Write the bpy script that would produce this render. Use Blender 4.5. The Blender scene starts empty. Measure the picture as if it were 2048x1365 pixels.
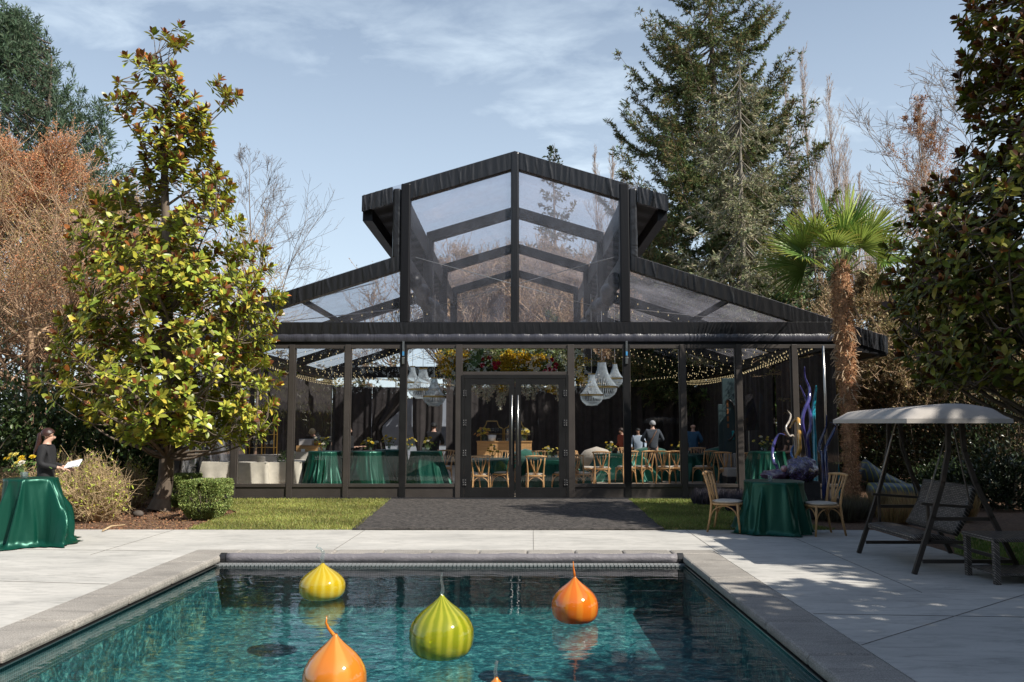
import bpy, bmesh, math, random
import numpy as np
from mathutils import Vector, Matrix
random.seed(7)
RNG = np.random.default_rng(11)
S = bpy.context.scene
COL = S.collection
PI = math.pi
# ---------------------------------------------------------------- camera
H = 1.66
PITCH = math.radians(5.54); YAW = math.radians(0.27)
FPX = 1700.0
cam_d = bpy.data.cameras.new('camera'); cam = bpy.data.objects.new('camera', cam_d); COL.objects.link(cam)
cam.location = (0, 0, H); cam.rotation_euler = (PI/2 + PITCH, 0, YAW)
cam_d.sensor_width = 36; cam_d.lens = FPX/2048*36; cam_d.clip_end = 2000; cam_d.clip_start = 0.05
S.camera = cam
_f = Vector((-math.sin(YAW)*math.cos(PITCH), math.cos(YAW)*math.cos(PITCH), math.sin(PITCH)))
_r = Vector((math.cos(YAW), math.sin(YAW), 0)); _u = _r.cross(_f)
def ray(px, py): return _f + _r*((px-1024)/FPX) + _u*((682.5-py)/FPX)
def P(px, py, Y):
    d = ray(px, py); t = Y/d.y
    return Vector((d.x*t, Y, H+d.z*t))
def G(px, py, z=0.0):
    d = ray(px, py); t = (z-H)/d.z
    return Vector((d.x*t, d.y*t, z))
def X(px, Y, py=847): return P(px, py, Y).x
def Z(py, Y): return P(1032, py, Y).z
# ---------------------------------------------------------------- tagging
def tag(o, label=None, cat=None, group=None, kind=None):
    if label: o['label'] = label
    if cat: o['category'] = cat
    if group: o['group'] = group
    if kind: o['kind'] = kind
    return o
def empty(name, loc=(0,0,0), rz=0, label=None, cat=None, group=None, kind=None):
    o = bpy.data.objects.new(name, None); COL.objects.link(o)
    o.location = loc; o.rotation_euler = (0,0,rz); o.empty_display_size = .1
    return tag(o, label, cat, group, kind)
KIDS = {}
def link(name, me, mat, parent=None):
    o = bpy.data.objects.new(name, me); COL.objects.link(o)
    if mat is not None:
        for m in (mat if isinstance(mat, (list, tuple)) else [mat]): me.materials.append(m)
    if parent is not None:
        o.parent = parent; KIDS.setdefault(parent.name, []).append(o)
    return o
def dup(root, loc=None, rz=None, label=None, group=None, parent=None, scale=None):
    c = root.copy(); COL.objects.link(c)
    if parent is not None:
        c.parent = parent; KIDS.setdefault(parent.name, []).append(c)
    if loc is not None: c.location = loc
    if rz is not None: c.rotation_euler = (0,0,rz)
    if scale is not None: c.scale = (scale,)*3 if not isinstance(scale, tuple) else scale
    if label: c['label'] = label
    if group: c['group'] = group
    for k in KIDS.get(root.name, []): dup(k, parent=c)
    return c
# ---------------------------------------------------------------- mesh builder
class MB:
    def __init__(s, o=None):
        s.v = []; s.f = []; s.o = Vector(o.location) if o is not None else Vector((0,0,0))
    def add(s, vs, fs):
        n = len(s.v); s.v += [tuple(v) for v in vs]; s.f += [tuple(i+n for i in f) for f in fs]; return s
    def box(s, x0, x1, y0, y1, z0, z1):
        v = [(x0,y0,z0),(x1,y0,z0),(x1,y1,z0),(x0,y1,z0),(x0,y0,z1),(x1,y0,z1),(x1,y1,z1),(x0,y1,z1)]
        return s.add(v, [(0,3,2,1),(4,5,6,7),(0,1,5,4),(1,2,6,5),(2,3,7,6),(3,0,4,7)])
    def bar(s, p0, p1, w, h, up=(0,0,1)):
        p0 = Vector(p0); p1 = Vector(p1); d = (p1-p0).normalized(); up = Vector(up)
        a = d.cross(up)
        if a.length < 1e-4: a = d.cross(Vector((0,1,0)))
        a.normalize(); b = a.cross(d)
        v = []
        for p in (p0, p1):
            for sx, sz in ((-1,-1),(1,-1),(1,1),(-1,1)): v.append(p + a*(sx*w/2) + b*(sz*h/2))
        return s.add(v, [(0,1,2,3),(7,6,5,4),(0,4,5,1),(1,5,6,2),(2,6,7,3),(3,7,4,0)])
    def tube(s, pts, r, n=8, cap=True, flat=1.0):
        pts = [Vector(p) for p in pts]; m = len(pts)
        if not hasattr(r, '__len__'): r = [r]*m
        v = []; f = []; a = None
        for i, p in enumerate(pts):
            d = (pts[min(i+1,m-1)] - pts[max(i-1,0)])
            if d.length < 1e-9: d = Vector((0,0,1))
            d.normalize()
            if a is None:
                a = d.orthogonal().normalized()
            a = (a - d*a.dot(d))
            if a.length < 1e-6: a = d.orthogonal()
            a.normalize(); b = d.cross(a)
            for k in range(n):
                t = 2*PI*k/n; v.append(p + a*(math.cos(t)*r[i]) + b*(math.sin(t)*r[i]*flat))
        for i in range(m-1):
            for k in range(n):
                f.append((i*n+k, i*n+(k+1)%n, (i+1)*n+(k+1)%n, (i+1)*n+k))
        if cap: f.append(tuple(range(n-1,-1,-1))); f.append(tuple((m-1)*n+k for k in range(n)))
        return s.add(v, f)
    def lathe(s, prof, n=24, c=(0,0,0), wave=None, cap=False, sx=1, sy=1):
        v = []; f = []
        for i, (r, z) in enumerate(prof):
            for k in range(n):
                t = 2*PI*k/n; rr = r*(wave(t, i/(len(prof)-1)) if wave else 1)
                v.append((c[0]+rr*math.cos(t)*sx, c[1]+rr*math.sin(t)*sy, c[2]+z))
        m = len(prof)
        for i in range(m-1):
            for k in range(n): f.append((i*n+k, i*n+(k+1)%n, (i+1)*n+(k+1)%n, (i+1)*n+k))
        if cap: f.append(tuple(range(n-1,-1,-1))); f.append(tuple((m-1)*n+k for k in range(n)))
        return s.add(v, f)
    def grid(s, fn, nu, nv):
        v = [fn(i/nu, j/nv) for j in range(nv+1) for i in range(nu+1)]
        f = [(j*(nu+1)+i, j*(nu+1)+i+1, (j+1)*(nu+1)+i+1, (j+1)*(nu+1)+i) for j in range(nv) for i in range(nu)]
        return s.add(v, f)
    def ball(s, c, r, n=10, sx=1, sy=1, sz=1):
        pr = [(max(1e-4, r*math.sin(PI*i/n)), -r*math.cos(PI*i/n)*sz) for i in range(n+1)]
        return s.lathe(pr, n+4, c, sx=sx, sy=sy)
    def prism(s, poly, y0, y1):      # polygon in XZ extruded along Y
        n = len(poly)
        v = [(x,y0,z) for x,z in poly] + [(x,y1,z) for x,z in poly]
        f = [tuple(range(n)), tuple(range(2*n-1,n-1,-1))] + [(i,i+n,(i+1)%n+n,(i+1)%n) for i in range(n)]
        return s.add(v, f)
    def build(s, name, mat, parent=None, smooth=False, bevel=0):
        me = bpy.data.meshes.new(name)
        me.from_pydata([(x-s.o.x, y-s.o.y, z-s.o.z) for x,y,z in s.v], [], s.f)
        if smooth: me.polygons.foreach_set('use_smooth', [True]*len(me.polygons))
        me.update()
        o = link(name, me, mat, parent)
        if bevel:
            b = o.modifiers.new('b', 'BEVEL'); b.width = bevel; b.segments = 2; b.limit_method = 'ANGLE'
        if parent is None and s.o.length > 0: o.location = s.o
        return o
# fast numpy mesh of quads
def qmesh(name, V, F, mat, parent=None, col=None, smooth=False, matidx=None, k=4):
    me = bpy.data.meshes.new(name)
    V = np.asarray(V, dtype=np.float32); F = np.asarray(F, dtype=np.int32)
    me.vertices.add(len(V)); me.vertices.foreach_set('co', V.ravel())
    me.loops.add(F.size); me.loops.foreach_set('vertex_index', F.ravel())
    me.polygons.add(len(F)); me.polygons.foreach_set('loop_start', np.arange(len(F), dtype=np.int32)*k)
    if smooth: me.polygons.foreach_set('use_smooth', np.ones(len(F), dtype=bool))
    if matidx is not None: me.polygons.foreach_set('material_index', np.asarray(matidx, dtype=np.int32))
    me.update(calc_edges=True)
    if col is not None:
        a = me.color_attributes.new('tint', 'FLOAT_COLOR', 'POINT')
        c = np.ones((len(V),4), dtype=np.float32); c[:, :3] = col
        a.data.foreach_set('color', c.ravel())
    return link(name, me, mat, parent)
def norm(a): return a/np.maximum(np.linalg.norm(a, axis=-1, keepdims=True), 1e-9)
# leaf templates: x width, y length, z up ; three quads
LEAF_V = np.array([(0,0,0),(.5,.36,.05),(.46,.74,.05),(0,1,-.06),(-.46,.74,.05),(-.5,.36,.05),(0,.55,-.06)])
LEAF_F = np.array([(0,1,2,6),(6,2,3,4),(0,6,4,5)])
KITE_V = np.array([(0,0,0),(.5,.45,.0),(0,1,0),(-.5,.45,0)]); KITE_F = np.array([(0,1,2,3)])
def leafset(pos, d, up, L, W, col, tmpl=(LEAF_V, LEAF_F)):
    """returns V,F,C for n leaves; pos (n,3), d direction, up approx normal"""
    tv, tf = tmpl; n = len(pos)
    d = norm(d); s = norm(np.cross(d, up)); u = np.cross(s, d)
    L = np.broadcast_to(L, (n,))[:,None,None]; W = np.broadcast_to(W, (n,))[:,None,None]
    V = pos[:,None,:] + s[:,None,:]*tv[None,:,0:1]*W + d[:,None,:]*tv[None,:,1:2]*L + u[:,None,:]*tv[None,:,2:3]*L
    k = len(tv)
    F = (tf[None,:,:] + (np.arange(n)*k)[:,None,None]).reshape(-1,4)
    C = np.repeat(col, k, axis=0)
    return V.reshape(-1,3), F, C
def segset(p0, p1, r0, r1, n=3):
    """prisms for branch segments"""
    p0 = np.asarray(p0, float); p1 = np.asarray(p1, float); m = len(p0)
    d = norm(p1-p0); ref = np.where(np.abs(d[:,2:3]) > .9, np.array([[1.,0,0]]), np.array([[0,0,1.]]))
    a = norm(np.cross(d, ref)); b = np.cross(d, a)
    t = np.arange(n)*2*PI/n
    ring = a[:,None,:]*np.cos(t)[None,:,None] + b[:,None,:]*np.sin(t)[None,:,None]
    V0 = p0[:,None,:] + ring*np.asarray(r0)[:,None,None]; V1 = p1[:,None,:] + ring*np.asarray(r1)[:,None,None]
    V = np.concatenate([V0, V1], axis=1).reshape(-1,3)
    k = np.arange(n); q = np.stack([k, (k+1)%n, (k+1)%n+n, k+n], axis=1)
    F = (q[None] + (np.arange(m)*2*n)[:,None,None]).reshape(-1,4)
    return V, F
def join(*sets):
    Vs=[];Fs=[];Cs=[];o=0
    for V,F,C in sets:
        Vs.append(V); Fs.append(F+o); Cs.append(C); o += len(V)
    return np.concatenate(Vs), np.concatenate(Fs), np.concatenate(Cs)
def rnd_dirs(n, rng=RNG): return norm(rng.normal(size=(n,3)))
def tints(base, n, var=.25, rng=RNG, hue=.12):
    base = np.asarray(base, float)
    b = 1 + rng.uniform(-var, var, size=(n,1)); h = 1 + rng.uniform(-hue, hue, size=(n,3))
    return base*b*h
# ---------------------------------------------------------------- materials
def newmat(name):
    m = bpy.data.materials.new(name); m.use_nodes = True; nt = m.node_tree; nt.nodes.clear()
    out = nt.nodes.new('ShaderNodeOutputMaterial'); return m, nt, out
def bsdf(nt, **kw):
    b = nt.nodes.new('ShaderNodeBsdfPrincipled')
    for k, v in kw.items():
        k2 = {'base':'Base Color','rough':'Roughness','metal':'Metallic','spec':'Specular IOR Level','coat':'Coat Weight','sheen':'Sheen Weight','trans':'Transmission Weight','ior':'IOR','aniso':'Anisotropic','emis':'Emission Color','estr':'Emission Strength','coatr':'Coat Roughness','sheenr':'Sheen Roughness'}[k]
        if isinstance(v, tuple) and len(v) == 3: v = (*v, 1)
        b.inputs[k2].default_value = v
    return b
def noise(nt, scale=5, detail=4, rough=.5, vec=None, stretch=None, coord='Object', dist=0):
    n = nt.nodes.new('ShaderNodeTexNoise'); n.inputs['Scale'].default_value = scale
    n.inputs['Detail'].default_value = detail; n.inputs['Roughness'].default_value = rough; n.inputs['Distortion'].default_value = dist
    tc = nt.nodes.new('ShaderNodeTexCoord'); src = tc.outputs[coord]
    if stretch:
        mp = nt.nodes.new('ShaderNodeMapping'); mp.inputs['Scale'].default_value = stretch
        nt.links.new(src, mp.inputs['Vector']); src = mp.outputs[0]
    nt.links.new(src, n.inputs['Vector']); return n
def ramp(nt, fac, stops):
    r = nt.nodes.new('ShaderNodeValToRGB'); e = r.color_ramp.elements
    while len(e) > 1: e.remove(e[0])
    for i, (p, c) in enumerate(stops):
        x = e[0] if i == 0 else e.new(p)
        x.position = p; x.color = (*c, 1) if len(c) == 3 else c
    nt.links.new(fac, r.inputs[0]); return r
def bump(nt, h, strength=.3, dist=.02):
    b = nt.nodes.new('ShaderNodeBump'); b.inputs['Strength'].default_value = strength; b.inputs['Distance'].default_value = dist
    nt.links.new(h, b.inputs['Height']); return b
def mat(name, base, rough=.6, var=.15, scale=6, bmp=0, bscale=None, stretch=None, bdist=.01, **kw):
    """noise-mottled principled material"""
    m, nt, out = newmat(name); b = bsdf(nt, rough=rough, **kw)
    n = noise(nt, scale, 5, .6, stretch=stretch)
    lo = tuple(max(0, c*(1-var)) for c in base); hi = tuple(min(1, c*(1+var)) for c in base)
    r = ramp(nt, n.outputs['Fac'], [(.3, lo), (.7, hi)]); nt.links.new(r.outputs[0], b.inputs['Base Color'])
    if bmp:
        n2 = noise(nt, bscale or scale*4, 5, .6, stretch=stretch)
        bb = bump(nt, n2.outputs['Fac'], bmp, bdist); nt.links.new(bb.outputs[0], b.inputs['Normal'])
    nt.links.new(b.outputs[0], out.inputs[0]); return m
def leafmat(name, rough=.45, spec=.5, transl=.3, mul=1.0):
    """colour from the per-leaf tint attribute, some light coming through the blade"""
    m, nt, out = newmat(name); b = bsdf(nt, rough=rough, spec=spec)
    a = nt.nodes.new('ShaderNodeAttribute'); a.attribute_name = 'tint'
    nt.links.new(a.outputs['Color'], b.inputs['Base Color'])
    t = nt.nodes.new('ShaderNodeBsdfTranslucent')
    nt.links.new(a.outputs['Color'], t.inputs['Color'])
    mx = nt.nodes.new('ShaderNodeMixShader'); mx.inputs[0].default_value = transl
    nt.links.new(b.outputs[0], mx.inputs[1]); nt.links.new(t.outputs[0], mx.inputs[2]); nt.links.new(mx.outputs[0], out.inputs[0]); return m
M = {}
M['black_metal'] = mat('black_metal', (.012,.012,.0125), .42, .25, 3, .05, 40, spec=.25)
M['brown_metal'] = mat('dark_bronze_metal', (.045,.037,.031), .38, .2, 3, .05, 40)
def satin(name, base, rough, stretch, strength, scale=7, sheen=0.0, spec=.5, bd=.04, det=6, dist=.6):
    m, nt, out = newmat(name); b = bsdf(nt, base=base, rough=rough, sheen=sheen, spec=spec)
    n = noise(nt, scale, det, .5 if det < 4 else .62, stretch=stretch, dist=dist); bb = bump(nt, n.outputs['Fac'], strength, bd)
    nt.links.new(bb.outputs[0], b.inputs['Normal']); nt.links.new(b.outputs[0], out.inputs[0]); return m
M['wrap_v'] = satin('black_satin_wrap', (.014,.014,.016), .27, (2.2,2.2,.4), .3, 3, bd=.05, spec=.45)
M['wrap_soft'] = satin('black_taut_wrap', (.007,.007,.0085), .42, (2.5,2.5,.3), .3, 3, bd=.02, spec=.25)
M['wrap_h'] = satin('black_gathered_wrap', (.014,.014,.016), .3, (1.6,1.6,1.0), .35, 2.0, bd=.10, spec=.45, det=2, dist=1.0)
M['wrap_grey'] = satin('dark_grey_satin_valance', (.045,.045,.058), .3, (3,3,.2), .45, 7, bd=.03)
M['curtain'] = mat('black_velvet', (.038,.032,.031), .9, .3, 4, .2, 60)
def schlick(nt, normal, f0=.045, pw=5):
    lw = nt.nodes.new('ShaderNodeLayerWeight'); lw.inputs[0].default_value = .45
    if normal is not None: nt.links.new(normal, lw.inputs['Normal'])
    p = nt.nodes.new('ShaderNodeMath'); p.operation = 'POWER'; p.inputs[1].default_value = pw; nt.links.new(lw.outputs['Facing'], p.inputs[0])
    q = nt.nodes.new('ShaderNodeMath'); q.operation = 'MULTIPLY_ADD'; q.inputs[1].default_value = 1-f0; q.inputs[2].default_value = f0; q.use_clamp = True
    nt.links.new(p.outputs[0], q.inputs[0]); return q.outputs[0]
def film(name, tint, dust, rough=.03, dustcol=(.6,.6,.66), bstr=.25, scale=4, stretch=None, glossfac=1.0):
    m, nt, out = newmat(name)
    t = nt.nodes.new('ShaderNodeBsdfTransparent'); t.inputs[0].default_value = (*tint, 1)
    g = nt.nodes.new('ShaderNodeBsdfGlossy'); g.inputs['Roughness'].default_value = rough; g.inputs['Color'].default_value = (glossfac,)*3+(1,)
    n = noise(nt, scale, 5, .6, stretch=stretch, dist=.3); bb = bump(nt, n.outputs['Fac'], bstr, .01); nt.links.new(bb.outputs[0], g.inputs['Normal'])
    fr = schlick(nt, bb.outputs[0])
    mx = nt.nodes.new('ShaderNodeMixShader'); nt.links.new(fr, mx.inputs[0]); nt.links.new(t.outputs[0], mx.inputs[1]); nt.links.new(g.outputs[0], mx.inputs[2])
    if dust > 0:
        d = nt.nodes.new('ShaderNodeBsdfTranslucent'); d.inputs[0].default_value = (*dustcol, 1)
        d2 = nt.nodes.new('ShaderNodeBsdfDiffuse'); d2.inputs[0].default_value = (*dustcol, 1)
        dm = nt.nodes.new('ShaderNodeMixShader'); nt.links.new(d.outputs[0], dm.inputs[1]); nt.links.new(d2.outputs[0], dm.inputs[2])
        n2 = noise(nt, 1.3, 6, .65, stretch=stretch)
        mm = nt.nodes.new('ShaderNodeMapRange'); mm.inputs[1].default_value=.3; mm.inputs[2].default_value=.75; mm.inputs[3].default_value=dust*.4; mm.inputs[4].default_value=dust*1.5
        nt.links.new(n2.outputs['Fac'], mm.inputs[0])
        mx2 = nt.nodes.new('ShaderNodeMixShader'); nt.links.new(mm.outputs[0], mx2.inputs[0])
        nt.links.new(mx.outputs[0], mx2.inputs[1]); nt.links.new(dm.outputs[0], mx2.inputs[2]); mx = mx2
    nt.links.new(mx.outputs[0], out.inputs[0]); return m
M['film_front'] = film('clear_vinyl_film', (.93,.94,.97), .13, .05, (.55,.56,.66), bstr=1.0, scale=3, stretch=(2.2,2.2,.9))
M['film_roof'] = film('dusty_clear_roof_vinyl', (.86,.87,.91), .2, .06, (.62,.6,.68), bstr=.5, scale=2)
M['film_side'] = film('milky_sidewall_vinyl', (.7,.72,.75), .45, .1, (.7,.7,.75), bstr=.8, scale=3, stretch=(3,3,.6))
M['glass'] = film('window_glass', (.95,.96,.96), 0, .0, bstr=.02, scale=.7)
M['clearglass'] = film('clear_glassware', (.85,.9,.9), .12, .02, (.8,.85,.85), bstr=.1)
M['crystal'] = film('crystal_beads', (.8,.84,.86), .45, .08, (.85,.9,.93), bstr=1, scale=60)
M['steel'] = mat('brushed_steel', (.55,.54,.52), .28, .1, 10, metal=1.0)
M['brass'] = mat('brass', (.6,.42,.16), .3, .12, 10, metal=1.0)
M['gold'] = mat('gold_painted_frame', (.65,.38,.08), .35, .1, 10, metal=.7)
M['green_satin'] = satin('emerald_satin', (.003,.066,.043), .38, (1.2,1.2,.25), .3, 3, spec=.5, bd=.05, det=3, dist=1.0)
for _n in M['green_satin'].node_tree.nodes:
    if _n.type == 'BSDF_PRINCIPLED': _n.inputs['Metallic'].default_value = .45
M['wood'] = mat('natural_chair_wood', (.50,.29,.125), .5, .25, 12, .1, 60, stretch=(1,1,.2))
M['cushion'] = mat('beige_cushion', (.52,.46,.38), .85, .12, 20, .2, 120)
M['counter_wood'] = mat('honey_wood_counter', (.5,.29,.12), .45, .25, 8, .05, 40, stretch=(.2,1,4))
M['linen'] = mat('grey_beige_linen', (.55,.51,.44), .9, .12, 6, .25, 120)
M['grey_fabric'] = mat('grey_upholstery', (.36,.34,.32), .9, .1, 8, .2, 80)
M['skin'] = mat('skin', (.55,.33,.24), .5, .08, 20)
M['skin2'] = mat('warm_skin', (.42,.24,.16), .5, .08, 20)
M['white'] = mat('white_china', (.75,.75,.73), .3, .05, 10)
M['paper'] = mat('white_paper', (.85,.87,.9), .7, .03, 10)
M['dark'] = mat('dark_plastic', (.02,.02,.022), .4, .2, 8)
# ---------------------------------------------------------------- sun and sky
SAZ = math.radians(35); SEL = math.radians(44.5)
SUN = Vector((math.cos(SAZ)*math.cos(SEL), -math.sin(SAZ)*math.cos(SEL), math.sin(SEL)))
w = bpy.data.worlds.new('World'); S.world = w; w.use_nodes = True
nt = w.node_tree; nt.nodes.clear()
sky = nt.nodes.new('ShaderNodeTexSky'); sky.sky_type = 'NISHITA'; sky.sun_disc = False
sky.sun_elevation = SEL; sky.sun_rotation = math.atan2(SUN.x, SUN.y)
sky.air_density = 1.0; sky.dust_density = 1.0; sky.ozone_density = 1.2; sky.altitude = 50
bg = nt.nodes.new('ShaderNodeBackground'); bg.inputs[1].default_value = .092
outw = nt.nodes.new('ShaderNodeOutputWorld')
tc = nt.nodes.new('ShaderNodeTexCoord')
# thin cirrus laid on a plane high above: direction divided by its height
sep = nt.nodes.new('ShaderNodeSeparateXYZ'); nt.links.new(tc.outputs['Generated'], sep.inputs[0])
zz = nt.nodes.new('ShaderNodeMath'); zz.operation = 'MAXIMUM'; zz.inputs[1].default_value = .03; nt.links.new(sep.outputs[2], zz.inputs[0])
za = nt.nodes.new('ShaderNodeMath'); za.operation = 'ADD'; za.inputs[1].default_value = .12; nt.links.new(zz.outputs[0], za.inputs[0])
dv = nt.nodes.new('ShaderNodeVectorMath'); dv.operation = 'DIVIDE'
cb = nt.nodes.new('ShaderNodeCombineXYZ')
for i in range(3): nt.links.new(za.outputs[0], cb.inputs[i])
nt.links.new(tc.outputs['Generated'], dv.inputs[0]); nt.links.new(cb.outputs[0], dv.inputs[1])
def wnoise(scale, stretch, detail, rough, dist, off=(0,0,0), rot=0):
    mp = nt.nodes.new('ShaderNodeMapping'); mp.inputs['Scale'].default_value = stretch; mp.inputs['Location'].default_value = off; mp.inputs['Rotation'].default_value = (0,0,rot)
    nt.links.new(dv.outputs[0], mp.inputs[0])
    n = nt.nodes.new('ShaderNodeTexNoise'); n.inputs['Scale'].default_value = scale; n.inputs['Detail'].default_value = detail
    n.inputs['Roughness'].default_value = rough; n.inputs['Distortion'].default_value = dist
    nt.links.new(mp.outputs[0], n.inputs['Vector']); return n
n1 = wnoise(.8, (1,1.4,1), 5, .55, .3, (2.3,.7,0), .3)
n2 = wnoise(4.5, (1,1.3,1), 6, .58, .3, (0,3,0), .5)
mulc = nt.nodes.new('ShaderNodeMath'); mulc.operation = 'MULTIPLY'
r1 = nt.nodes.new('ShaderNodeMapRange'); r1.inputs[1].default_value = .34; r1.inputs[2].default_value = .62; nt.links.new(n1.outputs['Fac'], r1.inputs[0])
r2 = nt.nodes.new('ShaderNodeMapRange'); r2.inputs[1].default_value = .3; r2.inputs[2].default_value = .72; r2.inputs[3].default_value=.25; nt.links.new(n2.outputs['Fac'], r2.inputs[0])
zf_ = nt.nodes.new('ShaderNodeMapRange'); zf_.inputs[1].default_value=.9; zf_.inputs[2].default_value=.5; nt.links.new(sep.outputs[2], zf_.inputs[0])
ml_ = nt.nodes.new('ShaderNodeMath'); ml_.operation='MULTIPLY'; nt.links.new(r1.outputs[0], ml_.inputs[0]); nt.links.new(zf_.outputs[0], ml_.inputs[1])
nt.links.new(ml_.outputs[0], mulc.inputs[0]); nt.links.new(r2.outputs[0], mulc.inputs[1])
# paler air and a low cloud bank close to the horizon
hz = nt.nodes.new('ShaderNodeMapRange'); hz.inputs[1].default_value = .68; hz.inputs[2].default_value = .0; hz.inputs[3].default_value = 0; hz.inputs[4].default_value = 1.0
nt.links.new(sep.outputs[2], hz.inputs[0])
mxm = nt.nodes.new('ShaderNodeMath'); mxm.operation = 'MAXIMUM'; nt.links.new(mulc.outputs[0], mxm.inputs[0]); nt.links.new(hz.outputs[0], mxm.inputs[1])
sc = nt.nodes.new('ShaderNodeMath'); sc.operation = 'MULTIPLY'; sc.inputs[1].default_value = .72; nt.links.new(mxm.outputs[0], sc.inputs[0])
mixc = nt.nodes.new('ShaderNodeMix'); mixc.data_type = 'RGBA'
nt.links.new(sc.outputs[0], mixc.inputs[0]); nt.links.new(sky.outputs[0], mixc.inputs[6]); mixc.inputs[7].default_value = (7.3,8.5,9.5,1)
nt.links.new(mixc.outputs[2], bg.inputs[0]); nt.links.new(bg.outputs[0], outw.inputs[0])
sd = bpy.data.lights.new('sun', 'SUN'); sd.energy = 5.0; sd.angle = math.radians(.53); sd.color = (1,.94,.84)
so = bpy.data.objects.new('sun', sd); COL.objects.link(so); so.rotation_euler = SUN.to_track_quat('Z','Y').to_euler(); so.location = SUN*60
S.view_settings.view_transform = 'Standard'; S.view_settings.look = 'None'; S.view_settings.exposure = 0.48; S.view_settings.gamma = 1
S.render.engine = 'CYCLES'
S.cycles.use_denoising = True
try: S.cycles.denoiser = 'OPENIMAGEDENOISE'
except Exception: pass
S.cycles.max_bounces = 10; S.cycles.transparent_max_bounces = 40; S.cycles.glossy_bounces = 4; S.cycles.diffuse_bounces = 3
S.cycles.transmission_bounces = 8; S.cycles.caustics_reflective = False; S.cycles.caustics_refractive = False; S.cycles.sample_clamp_indirect = 4
# ---------------------------------------------------------------- ground
def structure(name, mb, m, **kw):
    o = mb.build(name, m, **kw); o['kind'] = 'structure'; return o
def concrete(name, lo, hi, speck=.0, joints=()):
    m, nt, out = newmat(name); b = bsdf(nt, rough=.8)
    n = noise(nt, .7, 8, .65, stretch=(1,2.2,1), dist=.4); r = ramp(nt, n.outputs['Fac'], [(.3, lo), (.7, hi)])
    src = r.outputs[0]
    if speck:
        v = noise(nt, 90, 3, .7); rr = ramp(nt, v.outputs['Fac'], [(.38, (1-speck,)*3), (.6, (1+speck*.3,)*3)])
        mx = nt.nodes.new('ShaderNodeMix'); mx.data_type='RGBA'; mx.blend_type='MULTIPLY'; mx.inputs[0].default_value = 1
        nt.links.new(src, mx.inputs[6]); nt.links.new(rr.outputs[0], mx.inputs[7]); src = mx.outputs[2]
    # weather streaks and fine cracks
    st = noise(nt, 2.2, 8, .75, stretch=(1,4,1), dist=1.2); sr = ramp(nt, st.outputs['Fac'], [(.33,(.62,)*3),(.52,(1,)*3)])
    mx = nt.nodes.new('ShaderNodeMix'); mx.data_type='RGBA'; mx.blend_type='MULTIPLY'; mx.inputs[0].default_value = .8
    nt.links.new(src, mx.inputs[6]); nt.links.new(sr.outputs[0], mx.inputs[7]); src = mx.outputs[2]
    nt.links.new(src, b.inputs['Base Color'])
    bn = noise(nt, 45, 6, .7); bb = bump(nt, bn.outputs['Fac'], .35, .006); nt.links.new(bb.outputs[0], b.inputs['Normal'])
    nt.links.new(b.outputs[0], out.inputs[0]); return m
M['deck'] = concrete('weathered_concrete', (.38,.37,.345), (.55,.53,.49))
M['coping'] = concrete('pebbled_concrete', (.27,.25,.225), (.40,.37,.33), speck=.4)
M['groove'] = mat('joint_dirt', (.2,.19,.17), .9, .3, 10)
M['soil'] = mat('bark_mulch', (.17,.095,.055), .95, .55, 22, 1.0, 55, bdist=.04)
M['turf'] = mat('lawn_turf', (.17,.20,.055), .9, .3, 6, .8, 60, bdist=.03)
M['forest_floor'] = mat('forest_floor', (.07,.065,.04), .95, .4, 3, .6, 30)
g = MB()
PX0, PX1, PY0, PY1 = -3.74, 2.12, 1.2, 11.05      # pool inside edges
DXL, DXR, DY0, DY1 = -14.0, 5.6, -6.0, 13.55       # deck
CW = .46                                            # coping width
g = MB()
gz = -.03
# soil sheet around the deck, the pavilion and beyond
for (x0,x1,y0,y1) in ((-400,DXL,-10,13.55),(DXR,400,-10,13.55),(-400,400,13.55,700),(-400,400,-60,-10)): g.box(x0,x1,y0,y1,-2.1,gz)
structure('ground', g, M['soil'])
g = MB()
cx0, cx1, cy0, cy1 = PX0-CW, PX1+CW, PY0-CW, PY1+.33
for (x0,x1,y0,y1) in ((DXL,cx0-.008,DY0,DY1),(cx1+.008,DXR,DY0,DY1),(cx0-.008,cx1+.008,DY0,cy0),(cx0-.008,cx1+.008,cy1+.008,DY1)): g.box(x0,x1,y0,y1,-.16,0)
structure('pool_deck', g, M['deck'])
# joints cut in the deck
g = MB()
def groove(p, q, w=.007):
    g.bar(Vector((*p, .0022)), Vector((*q, .0022)), w, .003)
for a, b_ in (((1560,1082),(1390,1058)),):
    pass
for yj in (12.2,):
    pass
for xj, ya, yb in ((1.78-1.55,cy1+.02,DY1),(-2.4,cy1+.02,DY1),(-5.4,cy1-.4,DY1),(2.62,cy1-.2,DY1)): groove((xj,ya),(xj+.04,yb))
for yj in (9.0,6.75,4.5): groove((DXL,yj+1.3),(cx0-.02,yj)); 
for yj in (7.65,5.6,3.6): groove((cx1+.02,yj),(DXR,yj-.2))
groove((cx1+.02,6.6),(5.5,8.95)); groove((cx1+.1,4.9),(5.5,4.3))
groove((DXL,11.9),(cx0-.3,11.3)); groove((4.0,8.6),(4.06,DY1))
structure('deck_joints', g, M['groove'])
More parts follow.
